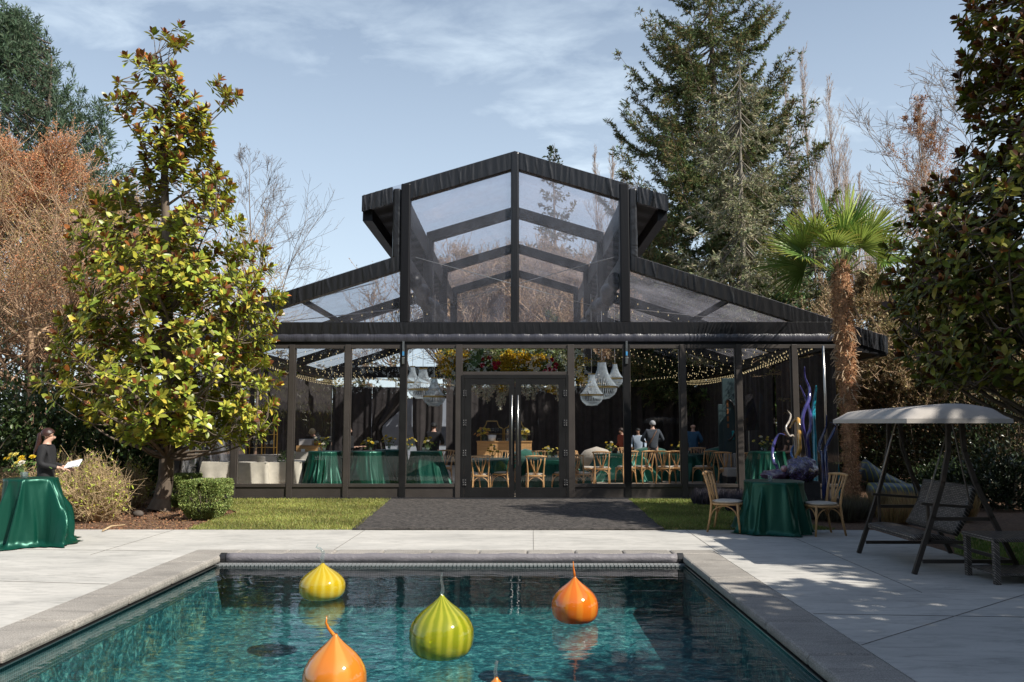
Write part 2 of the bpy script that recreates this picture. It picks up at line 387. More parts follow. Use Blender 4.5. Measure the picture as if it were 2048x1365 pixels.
# coping stones: one rounded slab per stretch, joints between
g = MB()
def cop(x0,x1,y0,y1,side):
    g.box(x0,x1,y0,y1,-.075,.012)
yy = PY0
L = 1.02
while yy < PY1-.02:
    y2 = min(yy+L, PY1); 
    g.box(cx0, PX0+.035, yy+.004, y2-.004, -.075, .012); g.box(PX1-.035, cx1, yy+.004, y2-.004, -.075, .012)
    yy = y2
xx = cx0
while xx < cx1-.02:
    x2 = min(xx+.62, cx1)
    g.box(xx+.004, x2-.004, PY1+.003, cy1, -.075, .012); g.box(xx+.004, x2-.004, cy0, PY0-.004, -.075, .012); xx = x2
structure('pool_coping', g, M['coping'], bevel=.028)
# pool shell
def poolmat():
    m, nt, out = newmat('pool_plaster_caustic_aqua'); b = bsdf(nt, rough=.6)
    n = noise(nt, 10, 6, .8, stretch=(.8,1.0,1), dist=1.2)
    r = ramp(nt, n.outputs['Fac'], [(.36,(.005,.036,.05)),(.47,(.02,.10,.118)),(.55,(.065,.215,.225)),(.67,(.38,.58,.50))])  # caustic light mottling painted into the floor colour
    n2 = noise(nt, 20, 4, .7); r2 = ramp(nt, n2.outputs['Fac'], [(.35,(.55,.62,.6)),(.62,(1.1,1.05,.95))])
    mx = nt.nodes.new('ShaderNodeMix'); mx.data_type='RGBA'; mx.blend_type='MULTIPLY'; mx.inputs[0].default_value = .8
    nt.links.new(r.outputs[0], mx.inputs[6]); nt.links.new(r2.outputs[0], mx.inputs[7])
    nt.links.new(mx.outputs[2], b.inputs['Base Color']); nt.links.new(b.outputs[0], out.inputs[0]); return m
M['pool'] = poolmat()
m, nt, out = newmat('dark_teal_mosaic_tile'); b = bsdf(nt, rough=.2)
br = nt.nodes.new('ShaderNodeTexBrick'); br.offset = 0; br.inputs['Scale'].default_value = 1
br.inputs['Brick Width'].default_value = .028; br.inputs['Row Height'].default_value = .028; br.inputs['Mortar Size'].default_value = .002
br.inputs['Color1'].default_value = (.03,.07,.07,1); br.inputs['Color2'].default_value = (.045,.09,.085,1); br.inputs['Mortar'].default_value = (.22,.25,.24,1)
tcn = nt.nodes.new('ShaderNodeTexCoord'); sx = nt.nodes.new('ShaderNodeSeparateXYZ'); ad = nt.nodes.new('ShaderNodeMath'); cbn = nt.nodes.new('ShaderNodeCombineXYZ')
nt.links.new(tcn.outputs['Object'], sx.inputs[0]); nt.links.new(sx.outputs[0], ad.inputs[0]); nt.links.new(sx.outputs[1], ad.inputs[1])
nt.links.new(ad.outputs[0], cbn.inputs[0]); nt.links.new(sx.outputs[2], cbn.inputs[1]); nt.links.new(cbn.outputs[0], br.inputs['Vector'])
nt.links.new(br.outputs[0], b.inputs['Base Color']); nt.links.new(b.outputs[0], out.inputs[0]); M['tile'] = m
WZ = -.105
D = -.74
g = MB()
g.box(PX0-.2, PX1+.2, PY0-.2, PY1+.2, D-.2, D)
g.box(PX0-.2, PX0, PY0, PY1, D, -.30); g.box(PX1, PX1+.2, PY0, PY1, D, -.30)
g.box(PX0-.2, PX1+.2, PY1, PY1+.2, D, -.30); g.box(PX0-.2, PX1+.2, PY0-.2, PY0, D, -.30)
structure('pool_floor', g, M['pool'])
g = MB()
e = .003
g.box(PX0-.2, PX0+e, PY0, PY1, -.30+e, -.078); g.box(PX1-e, PX1+.2, PY0, PY1, -.30+e, -.078)
g.box(PX0-.2, PX1+.2, PY1, PY1+.2, -.30+e, -.078); g.box(PX0-.2, PX1+.2, PY0-.2, PY0, -.30+e, -.078)
structure('pool_wall_tiles', g, M['tile'])
# cover tracks under the coping
for x, s, side in ((PX0+e, 1, 'left'), (PX1-e, -1, 'right')):
    g = MB(); g.box(min(x,x+s*.035), max(x,x+s*.035), PY0, PY1-.02, -.078-.018, -.079)
    o = g.build('cover_track', M['black_metal']); tag(o, f'black cover track under the {side} coping of the pool', 'cover track', 'pool cover tracks')
    x2 = x+s*.036; g = MB(); g.box(min(x2,x2+s*.006), max(x2,x2+s*.006), PY0, PY1-.02, -.092, -.083); g.build('track_lip', M['steel'], o)
# water
m, nt, out = newmat('pool_water')
t = nt.nodes.new('ShaderNodeBsdfTransparent'); t.inputs[0].default_value = (.62,.86,.90,1)
gl = nt.nodes.new('ShaderNodeBsdfGlossy'); gl.inputs['Roughness'].default_value = .015
na = noise(nt, 1.5, 2, .5, stretch=(1,2.4,1), dist=.8); nb = noise(nt, 6, 3, .5, stretch=(1,2,1), dist=.5)
ad = nt.nodes.new('ShaderNodeMath'); ad.operation='MULTIPLY_ADD'; ad.inputs[1].default_value = .16
nt.links.new(nb.outputs['Fac'], ad.inputs[0]); nt.links.new(na.outputs['Fac'], ad.inputs[2])
bb = bump(nt, ad.outputs[0], .075, .09)
fr_ = schlick(nt, bb.outputs[0], .02, 4.2)
nt.links.new(bb.outputs[0], gl.inputs['Normal'])
mx = nt.nodes.new('ShaderNodeMixShader'); nt.links.new(fr_, mx.inputs[0]); nt.links.new(t.outputs[0], mx.inputs[1]); nt.links.new(gl.outputs[0], mx.inputs[2])
nt.links.new(mx.outputs[0], out.inputs[0]); M['water'] = m
g = MB(); g.add([(PX0+.004,PY0+.004,WZ),(PX1-.004,PY0+.004,WZ),(PX1-.004,PY1-.004,WZ),(PX0+.004,PY1-.004,WZ)], [(0,1,2,3)])
structure('water', g, M['water'])
# lawns: turf sheet + blades
def turf(poly, name, z=-.004):
    poly = [(x, max(y, 13.552) if y > 13.4 and y < 13.56 else y) for x, y in poly]
    g = MB(); n = len(poly); g.add([(x,y,z) for x,y in poly], [tuple(range(n))]); return structure(name, g, M['turf'])
M['grass'] = leafmat('grass_blades', .5, .3, .35)
def inpoly(x, y, poly):
    c = np.zeros(len(x), bool); n = len(poly)
    for i in range(n):
        x1,y1 = poly[i]; x2,y2 = poly[(i+1)%n]
        cond = ((y1>y)!=(y2>y)) & (x < (x2-x1)*(y-y1)/((y2-y1) or 1e-9)+x1); c ^= cond
    return c
def blades(poly, n, name, base=(.17,.25,.05), h=.05, label=None):
    xs = [p[0] for p in poly]; ys = [p[1] for p in poly]
    x = RNG.uniform(min(xs), max(xs), n); y = RNG.uniform(min(ys), max(ys), n); k = inpoly(x, y, poly); x = x[k]; y = y[k]; n = len(x)
    pos = np.stack([x, y, np.full(n, -.002)], 1)
    d = norm(np.stack([RNG.normal(0,.45,n), RNG.normal(0,.45,n), np.ones(n)], 1)); up = rnd_dirs(n)
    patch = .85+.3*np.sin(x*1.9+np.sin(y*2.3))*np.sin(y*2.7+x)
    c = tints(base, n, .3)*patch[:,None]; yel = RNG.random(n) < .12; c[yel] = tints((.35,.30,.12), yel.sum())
    V,F,C = leafset(pos, d, up, RNG.uniform(.6,1.3,n)*h, .012, c, (KITE_V, KITE_F))
    o = qmesh(name, V, F, M['grass'], None, C); tag(o, label, 'grass', kind='stuff'); return o
LL = [(-5.15,13.52),(-2.5,13.52),(-2.75,18.85),(-7.0,18.85),(-5.2,16.2)]
LR = [(2.3,13.52),(5.0,13.52),(4.2,15.6),(5.2,18.85),(2.45,18.85)]
turf(LL, 'lawn'); turf(LR, 'lawn')
RL = [(5.65,1.0),(16,1.0),(16,13.2),(6.6,13.0),(5.65,11.2)]
turf(RL, 'lawn')
blades(LL, 60000, 'grass', (.34,.36,.10), .05, 'short mown sunny grass between the mulch bed and the black mat')  # sun and shade put into the blade colours of the three lawns
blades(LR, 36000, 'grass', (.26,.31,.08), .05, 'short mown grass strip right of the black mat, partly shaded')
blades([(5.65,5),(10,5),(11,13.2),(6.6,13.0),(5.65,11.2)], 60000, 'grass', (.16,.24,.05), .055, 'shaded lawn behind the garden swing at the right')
# black outdoor mat
M['mat'] = mat('black_loop_matting', (.075,.066,.06), .8, .95, 14, 1.0, 30, bdist=.08)  # sun sparkle on the loops painted as light and dark speckle
g = MB()
def fm(u, v):
    x0 = -2.56+(-2.86+2.56)*v; x1 = 2.32+(2.46-2.32)*v
    return (x0+(x1-x0)*u, 13.5+v*5.4, .022+.006*math.sin(u*9+v*7)+.004*math.sin(v*31))
g.grid(fm, 40, 40)
o = g.build('door_mat', M['mat'], smooth=True); tag(o, 'large black loop mat laid in front of the double doors', 'mat')
so_ = o.modifiers.new('s','SOLIDIFY'); so_.thickness = .02
# mulch chips
n = 26000
x = RNG.uniform(-16,-4.6,n); y = RNG.uniform(13.58,19,n); k = ~inpoly(x,y,LL); x=x[k]; y=y[k]; n=len(x)
pos = np.stack([x,y,RNG.uniform(-.03,.0,n)],1); d = rnd_dirs(n)*[1,1,.35]
V,F,C = leafset(pos, d, rnd_dirs(n)*[.4,.4,1]+[0,0,.8], RNG.uniform(.02,.06,n), RNG.uniform(.01,.03,n), tints((.24,.13,.07), n, .5), (KITE_V,KITE_F))
M['chips'] = leafmat('bark_chips', .9, .2, 0)
o = qmesh('mulch_chips', V, F, M['chips'], None, C); tag(o, 'reddish brown bark chips scattered over the planting bed', 'mulch', kind='stuff')
# ---------------------------------------------------------------- pavilion
YF = 19.09; BAY = 5.0; YS = [YF + BAY*i for i in range(4)]; YR = YS[3]
XC = X(1030, YF)
def zf(py): return Z(py, YF)
pav = empty('pavilion', (XC, YF, 0), 0, 'large black framed event pavilion with clear vinyl gables, raised centre roof and glass front wall', 'pavilion')
APEX = zf(303); SL = .30          # raised roof
RX = 3.5; PXH = 2.5               # raised half width at the eave, post half spacing
LTOP = zf(507); LSL = .325; HW = 7.5; EV = 8.37
EB1, EB0 = zf(645), zf(684)       # eave beam
def up_z(x): return APEX - SL*abs(x-XC)
def lo_z(x): return LTOP - LSL*(abs(x-XC)-PXH)
def part(mb, name, mat_, parent=None, **kw): return mb.build(name, M[mat_], parent or pav, **kw)
def mb(): return MB(pav)
def band(name, a, b_, h, y0, y1, m_):      # sloping band between two XZ points, height h below them
    g = mb(); (xa,za),(xb,zb) = a, b_
    n = 40
    def fn(u, v):
        x = xa+(xb-xa)*u; z = za+(zb-za)*u
        return None
    g.prism([(xa,za),(xb,zb),(xb,zb-h),(xa,za-h)], y0, y1); return part(g, name, m_)
# upper gable frames at each bay line
for i, y in enumerate(YS):
    h = .40 if i in (0,) else .30; t = .22
    for s in (-1, 1):
        xe = XC+s*RX if i in (0,3) else XC+s*(PXH+.0)
        band('rafter', (XC+s*.001, APEX), (XC+s*(PXH+.05), up_z(XC+s*(PXH+.05))), h, y-.02, y+t, 'wrap_v' if i == 0 else 'wrap_soft')
        # raised posts
        g = mb(); x = XC+s*PXH
        if i == 0:
            g.box(x-.11, x+.11, y-.06, y+.2, EB1-.02, up_z(x)-.02)
            part(g, 'upper_post', 'wrap_soft', bevel=.03)
            g = mb(); g.box(x+s*.112, x+s*.30, y-.03, y+.18, LTOP-.12, up_z(x+s*.3)-.03)
            part(g, 'post_wrap', 'wrap_h', bevel=.05)
        else:
            g.box(x-.14, x+.14, y, y+.22, EB1-.1, up_z(x)-.2); part(g, 'upper_post', 'wrap_soft')
    # lower rafters
    for s in (-1, 1):
        xa = XC+s*(PXH+.12); xb = XC+s*EV if i in (0,3) else XC+s*HW
        band('rafter', (xa, lo_z(xa)), (xb, lo_z(xb)), .34 if i == 0 else .3, y-.01, y+.22, 'wrap_v' if i == 0 else 'wrap_soft')
    if i in (1,2):
        pass
# gathered satin over the front rakes and the eave beam, with real creases
def gathered(name, a, b_, h, y, m_, amp=.016, seed=1, nf=9.0):
    rg = random.Random(seed); (xa,za),(xb,zb) = a, b_; Lb = abs(xb-xa); n = max(20, int(Lb*60)); cr = [(rg.random(), rg.uniform(.004,.012)/Lb*1.5, rg.uniform(.4,1.6), rg.uniform(-.6,.6)) for _ in range(int(Lb*nf))]
    g = mb()
    def fn(u, v):
        o = .35*amp*math.sin(u*Lb*38+2*math.sin(u*Lb*5))
        for c, w_, s_, sl in cr:
            q = (u-c-sl*(v-.5)*h/Lb*.5)/w_
            if abs(q) < 3: o += amp*s_*math.exp(-q*q)
        return (xa+(xb-xa)*u, y-.006-amp*.8-o*(.55+.45*math.sin(PI*v)), za+(zb-za)*u-.01-(h-.005)*v)
    g.grid(fn, n, 5); return part(g, name, m_, smooth=True)
for s in (-1, 1):
    gathered('rake_cloth', (XC+s*.1, APEX-SL*.1), (XC+s*(PXH-.1), up_z(XC+s*(PXH-.1))), .40, YF-.02, 'wrap_v', seed=3+s)
    gathered('rake_cloth', (XC+s*(PXH+.14), lo_z(XC+s*(PXH+.14))), (XC+s*(HW-.1), lo_z(XC+s*(HW-.1))), .34, YF-.01, 'wrap_v', seed=13+s, nf=6)
    gathered('rake_cloth', (XC+s*(PXH+.32), up_z(XC+s*(PXH+.32))), (XC+s*RX, up_z(XC+s*RX)), .38, YF-.035, 'wrap_v', .03, seed=23+s, nf=12)
    gathered('rake_cloth', (XC+s*(HW+.06), lo_z(XC+s*(HW+.06))), (XC+s*EV, lo_z(XC+s*EV)), .38, YF-.035, 'wrap_v', .03, seed=33+s, nf=12)
gathered('beam_cloth', (XC-HW, EB1), (XC+HW, EB1), EB1-zf(668.5), YF-.07, 'wrap_v', .008, seed=50, nf=6)
# raised roof overhangs : fascia, soffit, eave beam along the depth
for s in (-1, 1):
    xa, xb = XC+s*(PXH+.31), XC+s*RX
    band('fascia', (xa, up_z(xa)+.0), (xb, up_z(xb)), .36, YF-.03, YF+.12, 'wrap_h')
    g = mb()
    zz_ = up_z(xb)-.40
    g.bar((xb-s*.1, YF+.13, zz_), (xb-s*.1, YR+.3, zz_), .22, .30); part(g, 'eave_beam', 'wrap_soft')
    g = mb(); # pleated soffit
    def fs(u, v, s=s):
        x = XC+s*(PXH+.1+(RX-PXH-.25)*u); y = YF+.14+(YR-YF)*v
        return (x, y, up_z(XC+s*PXH)-.38-.18*u+.02*math.sin(v*700))
    g.grid(fs, 3, 240); part(g, 'soffit', 'wrap_soft', smooth=True)
    # clerestory side wall, black
    g = mb(); x = XC+s*(PXH+.02)
    g.box(x-.012, x+.012, YF+.25, YR, up_z(x)-.75, up_z(x)-.2); part(g, 'valance', 'wrap_soft')
    # valley beam where the lower roof meets the raised part
    g = mb(); x = XC+s*PXH
    g.bar((x, YF+.24, LTOP-.22), (x, YR, LTOP-.22), .16, .34); part(g, 'purlin', 'wrap_soft')
    # gathered drape wound along that beam
    g = mb()
    pts = []; 
    for k in range(61):
        v = k/60; y = YF+.4+(YR-YF-.6)*v; sag = .16*abs(math.sin(v*PI*3))
        pts.append((x-s*.18+s*.05*math.sin(v*60), y, LTOP-.52-sag*1.4))
    g.tube(pts, [.16+.035*math.sin(k*1.9) for k in range(61)], 10); part(g, 'roof_drape', 'wrap_soft', smooth=True)
    # mid purlin of side roof and eave
    xm = XC+s*5.05; g = mb(); g.bar((xm, YF+.22, lo_z(xm)-.12), (xm, YR, lo_z(xm)-.12), .09, .12); part(g, 'purlin', 'wrap_soft')
    xe = XC+s*(HW-.05); g = mb(); g.bar((xe, YF+.2, 3.55), (xe, YR, 3.55), .22, .30); part(g, 'eave_beam', 'wrap_soft')
    # outer eave overhang (underside + wrapped fascia)
    g = mb(); xo = XC+s*EV
    g.bar((xo-s*.09, YF+.0, lo_z(xo)-.24), (xo-s*.09, YR+.2, lo_z(xo)-.24), .16, .42); part(g, 'fascia', 'wrap_h')
    g = mb(); g.add([(XC+s*(HW+.06), YF+.02, 3.3), (xo-s*.18, YF+.02, lo_z(xo)-.42), (xo-s*.18, YR, lo_z(xo)-.42), (XC+s*(HW+.06), YR, 3.3)], [(0,1,2,3)]); part(g, 'soffit', 'wrap_soft')
    g = mb(); g.prism([(XC+s*(HW+.0), lo_z(XC+s*HW)-.03), (xo, lo_z(xo)-.03), (xo, lo_z(xo)-.42), (XC+s*(HW), 3.28)], YF-.03, YF+.0); part(g, 'gable_end_wrap', 'wrap_h')
    # tie cables
    for (q0, q1) in (((5.4,.1,4.0),(2.7,4.8,5.0)), ((7.2,.1,3.9),(3.2,.25,4.95))):
        g = mb(); g.tube([(XC+s*q0[0], YF+.3+q0[1], q0[2]), (XC+s*q1[0], YF+.3+q1[1], q1[2])], .011, 5); part(g, 'brace_cable', 'steel')
    g = mb(); g.tube([(XC-s*2.3, YF+.35, 5.5), (XC+s*2.2, YF+4.9, 5.0)], .009, 5); part(g, 'brace_cable', 'steel')
# ridge and horizontals
g = mb(); g.bar((XC, YF+.21, APEX-.14), (XC, YR, APEX-.14), .14, .16); part(g, 'purlin', 'wrap_soft')
# roof films
def sheet(name, m_, a, b_, y0, y1, nu=10, nv=30, sag=.04):
    g = mb(); (xa,za),(xb,zb) = a, b_
    g.grid(lambda u,v: (xa+(xb-xa)*u, y0+(y1-y0)*v, za+(zb-za)*u-sag*math.sin(PI*u)*abs(math.sin(v*PI*3))), nu, nv); return part(g, name, m_, smooth=True)
for s in (-1, 1):
    sheet('roof_film', 'film_roof', (XC, APEX+.012), (XC+s*RX, up_z(XC+s*RX)+.012), YF+.0, YR+.2)
    sheet('roof_film', 'film_roof', (XC+s*(PXH+.14), lo_z(XC+s*(PXH+.14))+.012), (XC+s*EV, lo_z(XC+s*EV)+.012), YF, YR+.2)
# gable films front and rear
def gfilm(name, m_, poly, y):
    g = mb(); g.add([(x,y,z) for x,z in poly], [tuple(range(len(poly)))]); return part(g, name, m_)
for (y, m_) in ((YF+.06,'film_front'), (YR+.1,'film_front')):
    for s in (-1, 1):
        x1, x2 = XC+s*.1, XC+s*(PXH-.1)
        gfilm('gable_film', m_, [(x1,EB1-.02),(x2,EB1-.02),(x2,up_z(x2)-.3),(x1,up_z(x1)-.3)], y)
        x1, x2 = XC+s*(PXH+.1), XC+s*(HW-.05); zc = LTOP-.3
        x3 = XC+s*(PXH+(LTOP-.3-EB1)/LSL+.2)
        gfilm('gable_film', m_, [(x1,EB1-.02),(x3,EB1-.02),(x1,lo_z(x1)-.25)], y)
# centre mullions
g = mb(); g.box(XC-.095, XC+.095, YF-.05, YF+.16, EB1-.18, APEX-.02); part(g, 'mullion', 'wrap_v', bevel=.04)
g = mb(); g.box(XC-.06, XC+.06, YR, YR+.1, EB1, APEX-.2); part(g, 'mullion', 'wrap_soft')
# front eave beam with satin valance
g = mb(); g.box(XC-HW-.05, XC+HW+.05, YF-.07, YF+.2, zf(669), EB1); part(g, 'eave_beam', 'wrap_soft', bevel=.02)
g = mb()
g.grid(lambda u,v: (XC-HW-.05+(2*HW+.1)*u, YF-.078-.02*math.sin(v*PI)-.007*math.sin(u*260+1.5*math.sin(u*37))*(.4+.6*math.sin(u*21)**2), zf(669)+(zf(684)-zf(669))*v), 700, 6)
part(g, 'valance', 'wrap_grey', smooth=True)
g = mb(); g.box(XC-HW-.05, XC+HW+.05, YF-.03, YF+.18, zf(690), zf(669)-.002); part(g, 'eave_beam', 'black_metal')
g = mb(); g.box(XC-HW, XC+HW, YR-.02, YR+.2, EB0, EB1); part(g, 'eave_beam', 'wrap_soft')
# ---- glass front: posts, windows, doors
PXS = [350,455,570,688,802,916,1144,1256,1370,1482,1594,1710]
PXS = [XC+(i-6)*1.253 for i in range(0,6)]+[XC+(i)*1.253 for i in range(1,7)]
ZH1, ZH0 = zf(690), zf(697.5)      # head rail
ZS1, ZS0 = zf(968), zf(974.5); ZK0 = zf(994)
M['post_metal'] = mat('bronze_black_metal', (.048,.041,.037), .42, .18, 2, .04, 30)
for k, x in enumerate(PXS):
    big = k in (4, 7)
    g = mb(); w_ = .062 if not big else .075; ww = .075 if k in (5,6) else w_
    g.box(x-ww, x+ww, YF-.075 if not big else YF-.06, YF+.09, 0.0, ZH1); o = part(g, 'post', 'post_metal' if not big else 'black_metal', bevel=.006)
    if big:
        g = mb(); g.box(x-.022, x+.022, YF-.085, YF-.062, zf(713), zf(683)); 
        sp = part(g, 'strap', 'steel', o) if False else g.build('strap', M['steel'], o)
        sp.matrix_parent_inverse = Matrix.Identity(4)
        g = mb(); g.box(x-.028, x+.028, YF-.10, YF-.062, zf(729), zf(715)); r_ = g.build('ratchet_buckle', M['steel'], o, bevel=.006)
        g = mb(); g.box(x-.021, x+.021, YF-.0875, YF-.0855, zf(712), zf(704)); g.build('strap_label', mat('blue_tape',(.05,.25,.5),.5,.05), o)
for k in range(len(PXS)-1):
    xa, xb = PXS[k]+.064, PXS[k+1]-.064
    isdoor = (k == 5)
    if isdoor: continue
    fr = mb()
    fr.box(xa, xb, YF-.045, YF+.05, ZH0, ZH1-.003)                       # head
    fr.box(xa, xb, YF-.06, YF+.05, ZS0, ZS1)                             # sill rail
    fr.box(xa, xb, YF-.05, YF+.05, zf(998), ZK0)                         # bottom rail
    fr.box(xa, xa+.02, YF-.035, YF+.04, ZS1+.002, ZH0-.002); fr.box(xb-.02, xb, YF-.035, YF+.04, ZS1+.002, ZH0-.002)
    wn = part(fr, 'window', 'post_metal', bevel=.004)
    g = mb(); g.add([(xa+.021,YF,ZS1-.01),(xb-.021,YF,ZS1-.01),(xb-.021,YF,ZH0+.01),(xa+.021,YF,ZH0+.01)],[(0,1,2,3)]); g.build('window_pane', M['glass'], wn)
    g = mb(); g.box(xa, xb, YF-.035, YF+.02, ZK0+.002, ZS0-.002); g.build('kick_panel', M['post_metal'], wn)
# transom above the doors
xa, xb = PXS[5]+.077, PXS[6]-.077
ZT1, ZT0 = zf(744), zf(750.5)
g = mb(); g.box(xa, xb, YF-.045, YF+.05, ZH0, ZH1-.003); g.box(xa, xb, YF-.055, YF+.05, ZT0, ZT1)
tr = part(g, 'window', 'post_metal', bevel=.004)
g = mb(); g.add([(xa,YF,ZT1-.01),(xb,YF,ZT1-.01),(xb,YF,ZH0+.01),(xa,YF,ZH0+.01)],[(0,1,2,3)]); g.build('window_pane', M['glass'], tr)
g = mb(); g.box(xa-.02, xa+.045, YF-.09, YF+.06, .01, ZT0-.004); g.box(xb-.045, xb+.02, YF-.09, YF+.06, .01, ZT0-.004); g.box(xa+.046, xb-.046, YF-.09, YF+.06, ZT0-.085, ZT0-.004)
part(g, 'door_frame', 'black_metal', bevel=.004)
for s in (-1, 1):
    x_in, x_out = XC+s*.006, (XC+s*((xb-xa)/2-.05))
    lo, hi = min(x_in,x_out), max(x_in,x_out)
    z0, z1 = .02, ZT0-.09; gz0, gz1 = zf(975), zf(770)
    st_in, st_out = .13, .15
    a_, b2 = (lo+st_out, hi-st_in) if s < 0 else (lo+st_in, hi-st_out)
    g = mb(); g.box(lo, a_, YF-.085, YF-.03, z0, z1); g.box(b2, hi, YF-.085, YF-.03, z0, z1)
    g.box(a_+.0005, b2-.0005, YF-.083, YF-.032, z0, gz0); g.box(a_+.0005, b2-.0005, YF-.083, YF-.032, gz1, z1)
    d = part(g, 'door', 'black_metal')
    g = mb(); g.add([(a_,YF-.058,gz0-.01),(b2,YF-.058,gz0-.01),(b2,YF-.058,gz1+.01),(a_,YF-.058,gz1+.01)],[(0,1,2,3)]); g.build('door_pane', M['glass'], d)
    g = mb(); hx = XC+s*.068; g.tube([(hx, YF-.15, zf(930)), (hx, YF-.15, zf(791))], .016, 10)
    for pz in (905, 815): g.tube([(hx, YF-.15, zf(pz)), (hx, YF-.08, zf(pz))], .009, 6)
    g.build('door_handle', M['steel'], d, smooth=True)
    hx = XC+s*((xb-xa)/2-.055)
    for pz in (787, 846, 906, 965):
        g = mb(); zc = zf(pz); g.box(hx-.045, hx+.045, YF-.098, YF-.0855, zc-.075, zc+.075)
        hg = g.build('hinge', M['dark'], d)
        g = mb()
        for ix in (-1,1):
            for iz in (-1,0,1): g.ball((hx+ix*.026, YF-.1, zc+iz*.052), .009, 5)
        g.build('rivets', M['steel'], hg)
# base skirt
g = mb(); g.box(XC-HW-.2, XC+HW+.2, YF-.28, YF+.12, -.02, .035)
part(g, 'base_skirt', 'wrap_h', bevel=.02)
# rear and side wall frames
for x in (XC-7.45, XC-2.5, XC+2.5, XC+7.45):
    g = mb(); g.box(x-.08, x+.08, YR-.05, YR+.15, 0, EB0); part(g, 'post', 'black_metal')
for x in (XC-7.5, XC+7.5):
    for y in YS[1:3]:
        g = mb(); g.box(x-.08, x+.08, y-.08, y+.12, 0, 3.45); part(g, 'post', 'black_metal')
g = mb(); x = XC-7.52; g.grid(lambda u,v: (x+.02*math.sin(u*40)*v, YF+.15+4.8*u, .02+3.35*v), 30, 8); part(g, 'sidewall_film', 'film_side', smooth=True)
g = mb(); x = XC-7.4
g.tube([(x,YF+.6,.1),(x+.05,YF+2.2,2.9)], .05, 6); g.tube([(x,YF+3.6,.1),(x+.05,YF+2.3,2.9)], .05, 6); part(g, 'side_brace', 'black_metal')
# rear window strip
g = mb(); g.add([(XC-HW,YR+.04,2.9),(XC+HW,YR+.04,2.9),(XC+HW,YR+.04,EB0),(XC-HW,YR+.04,EB0)],[(0,1,2,3)]); part(g, 'window_pane', 'glass')
# interior floor
M['plyfloor'] = mat('pale_vinyl_plank_floor', (.42,.35,.27), .6, .15, 4, .05, 30, stretch=(.4,3,1))
g = MB(); g.box(XC-HW, XC+HW, YF+.1, YR, -.02, .012); structure('floor', g, M['plyfloor'])
# black matting beside chairs? curtains -------------------------------------------------
def curtain(p0, p1, z0, z1, label, amp=.075, tie=None, n=None):
    p0 = Vector(p0); p1 = Vector(p1); L_ = (p1-p0).length; dx = (p1-p0).normalized(); nn = Vector((-dx.y, dx.x, 0))
    base = (p0+p1)/2; r = empty('curtain', (base.x, base.y, z0)); rr = random.Random(int(L_*100+p0.x*7))
    ph = rr.uniform(0,6); g = MB(r)
    def fn(u, v):
        q = u
        if tie:
            k = math.exp(-((v-tie[1])/.22)**2) if v > tie[1] else 1.0*(1-.35*(1-v/max(tie[1],.01)))*1.0
            q = tie[0]+(u-tie[0])*(1-.72*k)
        t = u*L_*11+ph
        off = amp*(math.sin(t+1.3*math.sin(u*L_*2.1+ph))+.4*math.sin(2.3*t))*(.7+.3*(1-v))
        p = p0 + dx*(q*L_) + nn*off
        return (p.x, p.y, z0+(z1-z0)*v)
    g.grid(fn, max(30, int(L_*46)), 14)
    bpy.data.objects.remove(r); o = g.build('curtain', M['curtain'], smooth=True)
    o.location = base.to_2d().to_3d()+Vector((0,0,z0))
    return tag(o, label, 'curtain', 'black drapes lining the pavilion walls')
yr = YR-.2
curtain((XC-7.3,yr,0),(XC-5.7,yr,0),.02,3.12,'black velvet drape in the far left corner of the back wall')
curtain((XC-5.7,yr,0),(XC-4.3,yr,0),.02,3.1,'black drape pulled back to the left showing a grey gap beside it', tie=(0.0,.45))
curtain((XC-4.1,yr,0),(XC-2.9,yr,0),.02,3.1,'black drape gathered between two bright gaps in the back wall', tie=(.25,.1))
curtain((XC-2.75,yr,0),(XC-1.3,yr,0),.02,3.1,'black drape on the back wall left of the double door view')
curtain((XC-1.3,yr-.03,0),(XC+.9,yr-.03,0),.02,3.1,'black drape hanging behind the gold bar shelves')
curtain((XC+.9,yr,0),(XC+2.7,yr,0),.02,3.1,'black pleated drape seen through the right door leaf')
curtain((XC+2.7,yr,0),(XC+4.6,yr,0),.02,3.1,'black sunlit pleated drape behind the right chandeliers')
curtain((XC+4.6,yr,0),(XC+7.3,yr,0),.02,3.1,'black drape at the right end of the back wall behind the grey blazer')
for i, (a, b_) in enumerate(((24.2,29.0),(29.05,33.8))):
    curtain((XC-7.3,b_,0),(XC-7.3,a,0),.02,3.2,('black drape on the left side wall nearer the glass front','black drape on the left side wall towards the back corner')[i])
for i, (a, b_) in enumerate(((19.5,24.0),(24.05,29.0),(29.05,33.8))):
    curtain((XC+7.3,a,0),(XC+7.3,b_,0),.02,3.3,('black drape on the right side wall behind the blue glass reeds','black drape in the middle of the right side wall','black drape on the right side wall next to the back corner')[i])
# pale service wall outside the gap
g = MB(); g.box(XC-6.2, XC-2.6, YR+1.6, YR+1.7, 0, 2.7); o = g.build('partition_screen', mat('pale_grey_screen',(.5,.54,.6),.8,.1,1)); tag(o,'pale grey screen showing through the gap between the left drapes','screen')
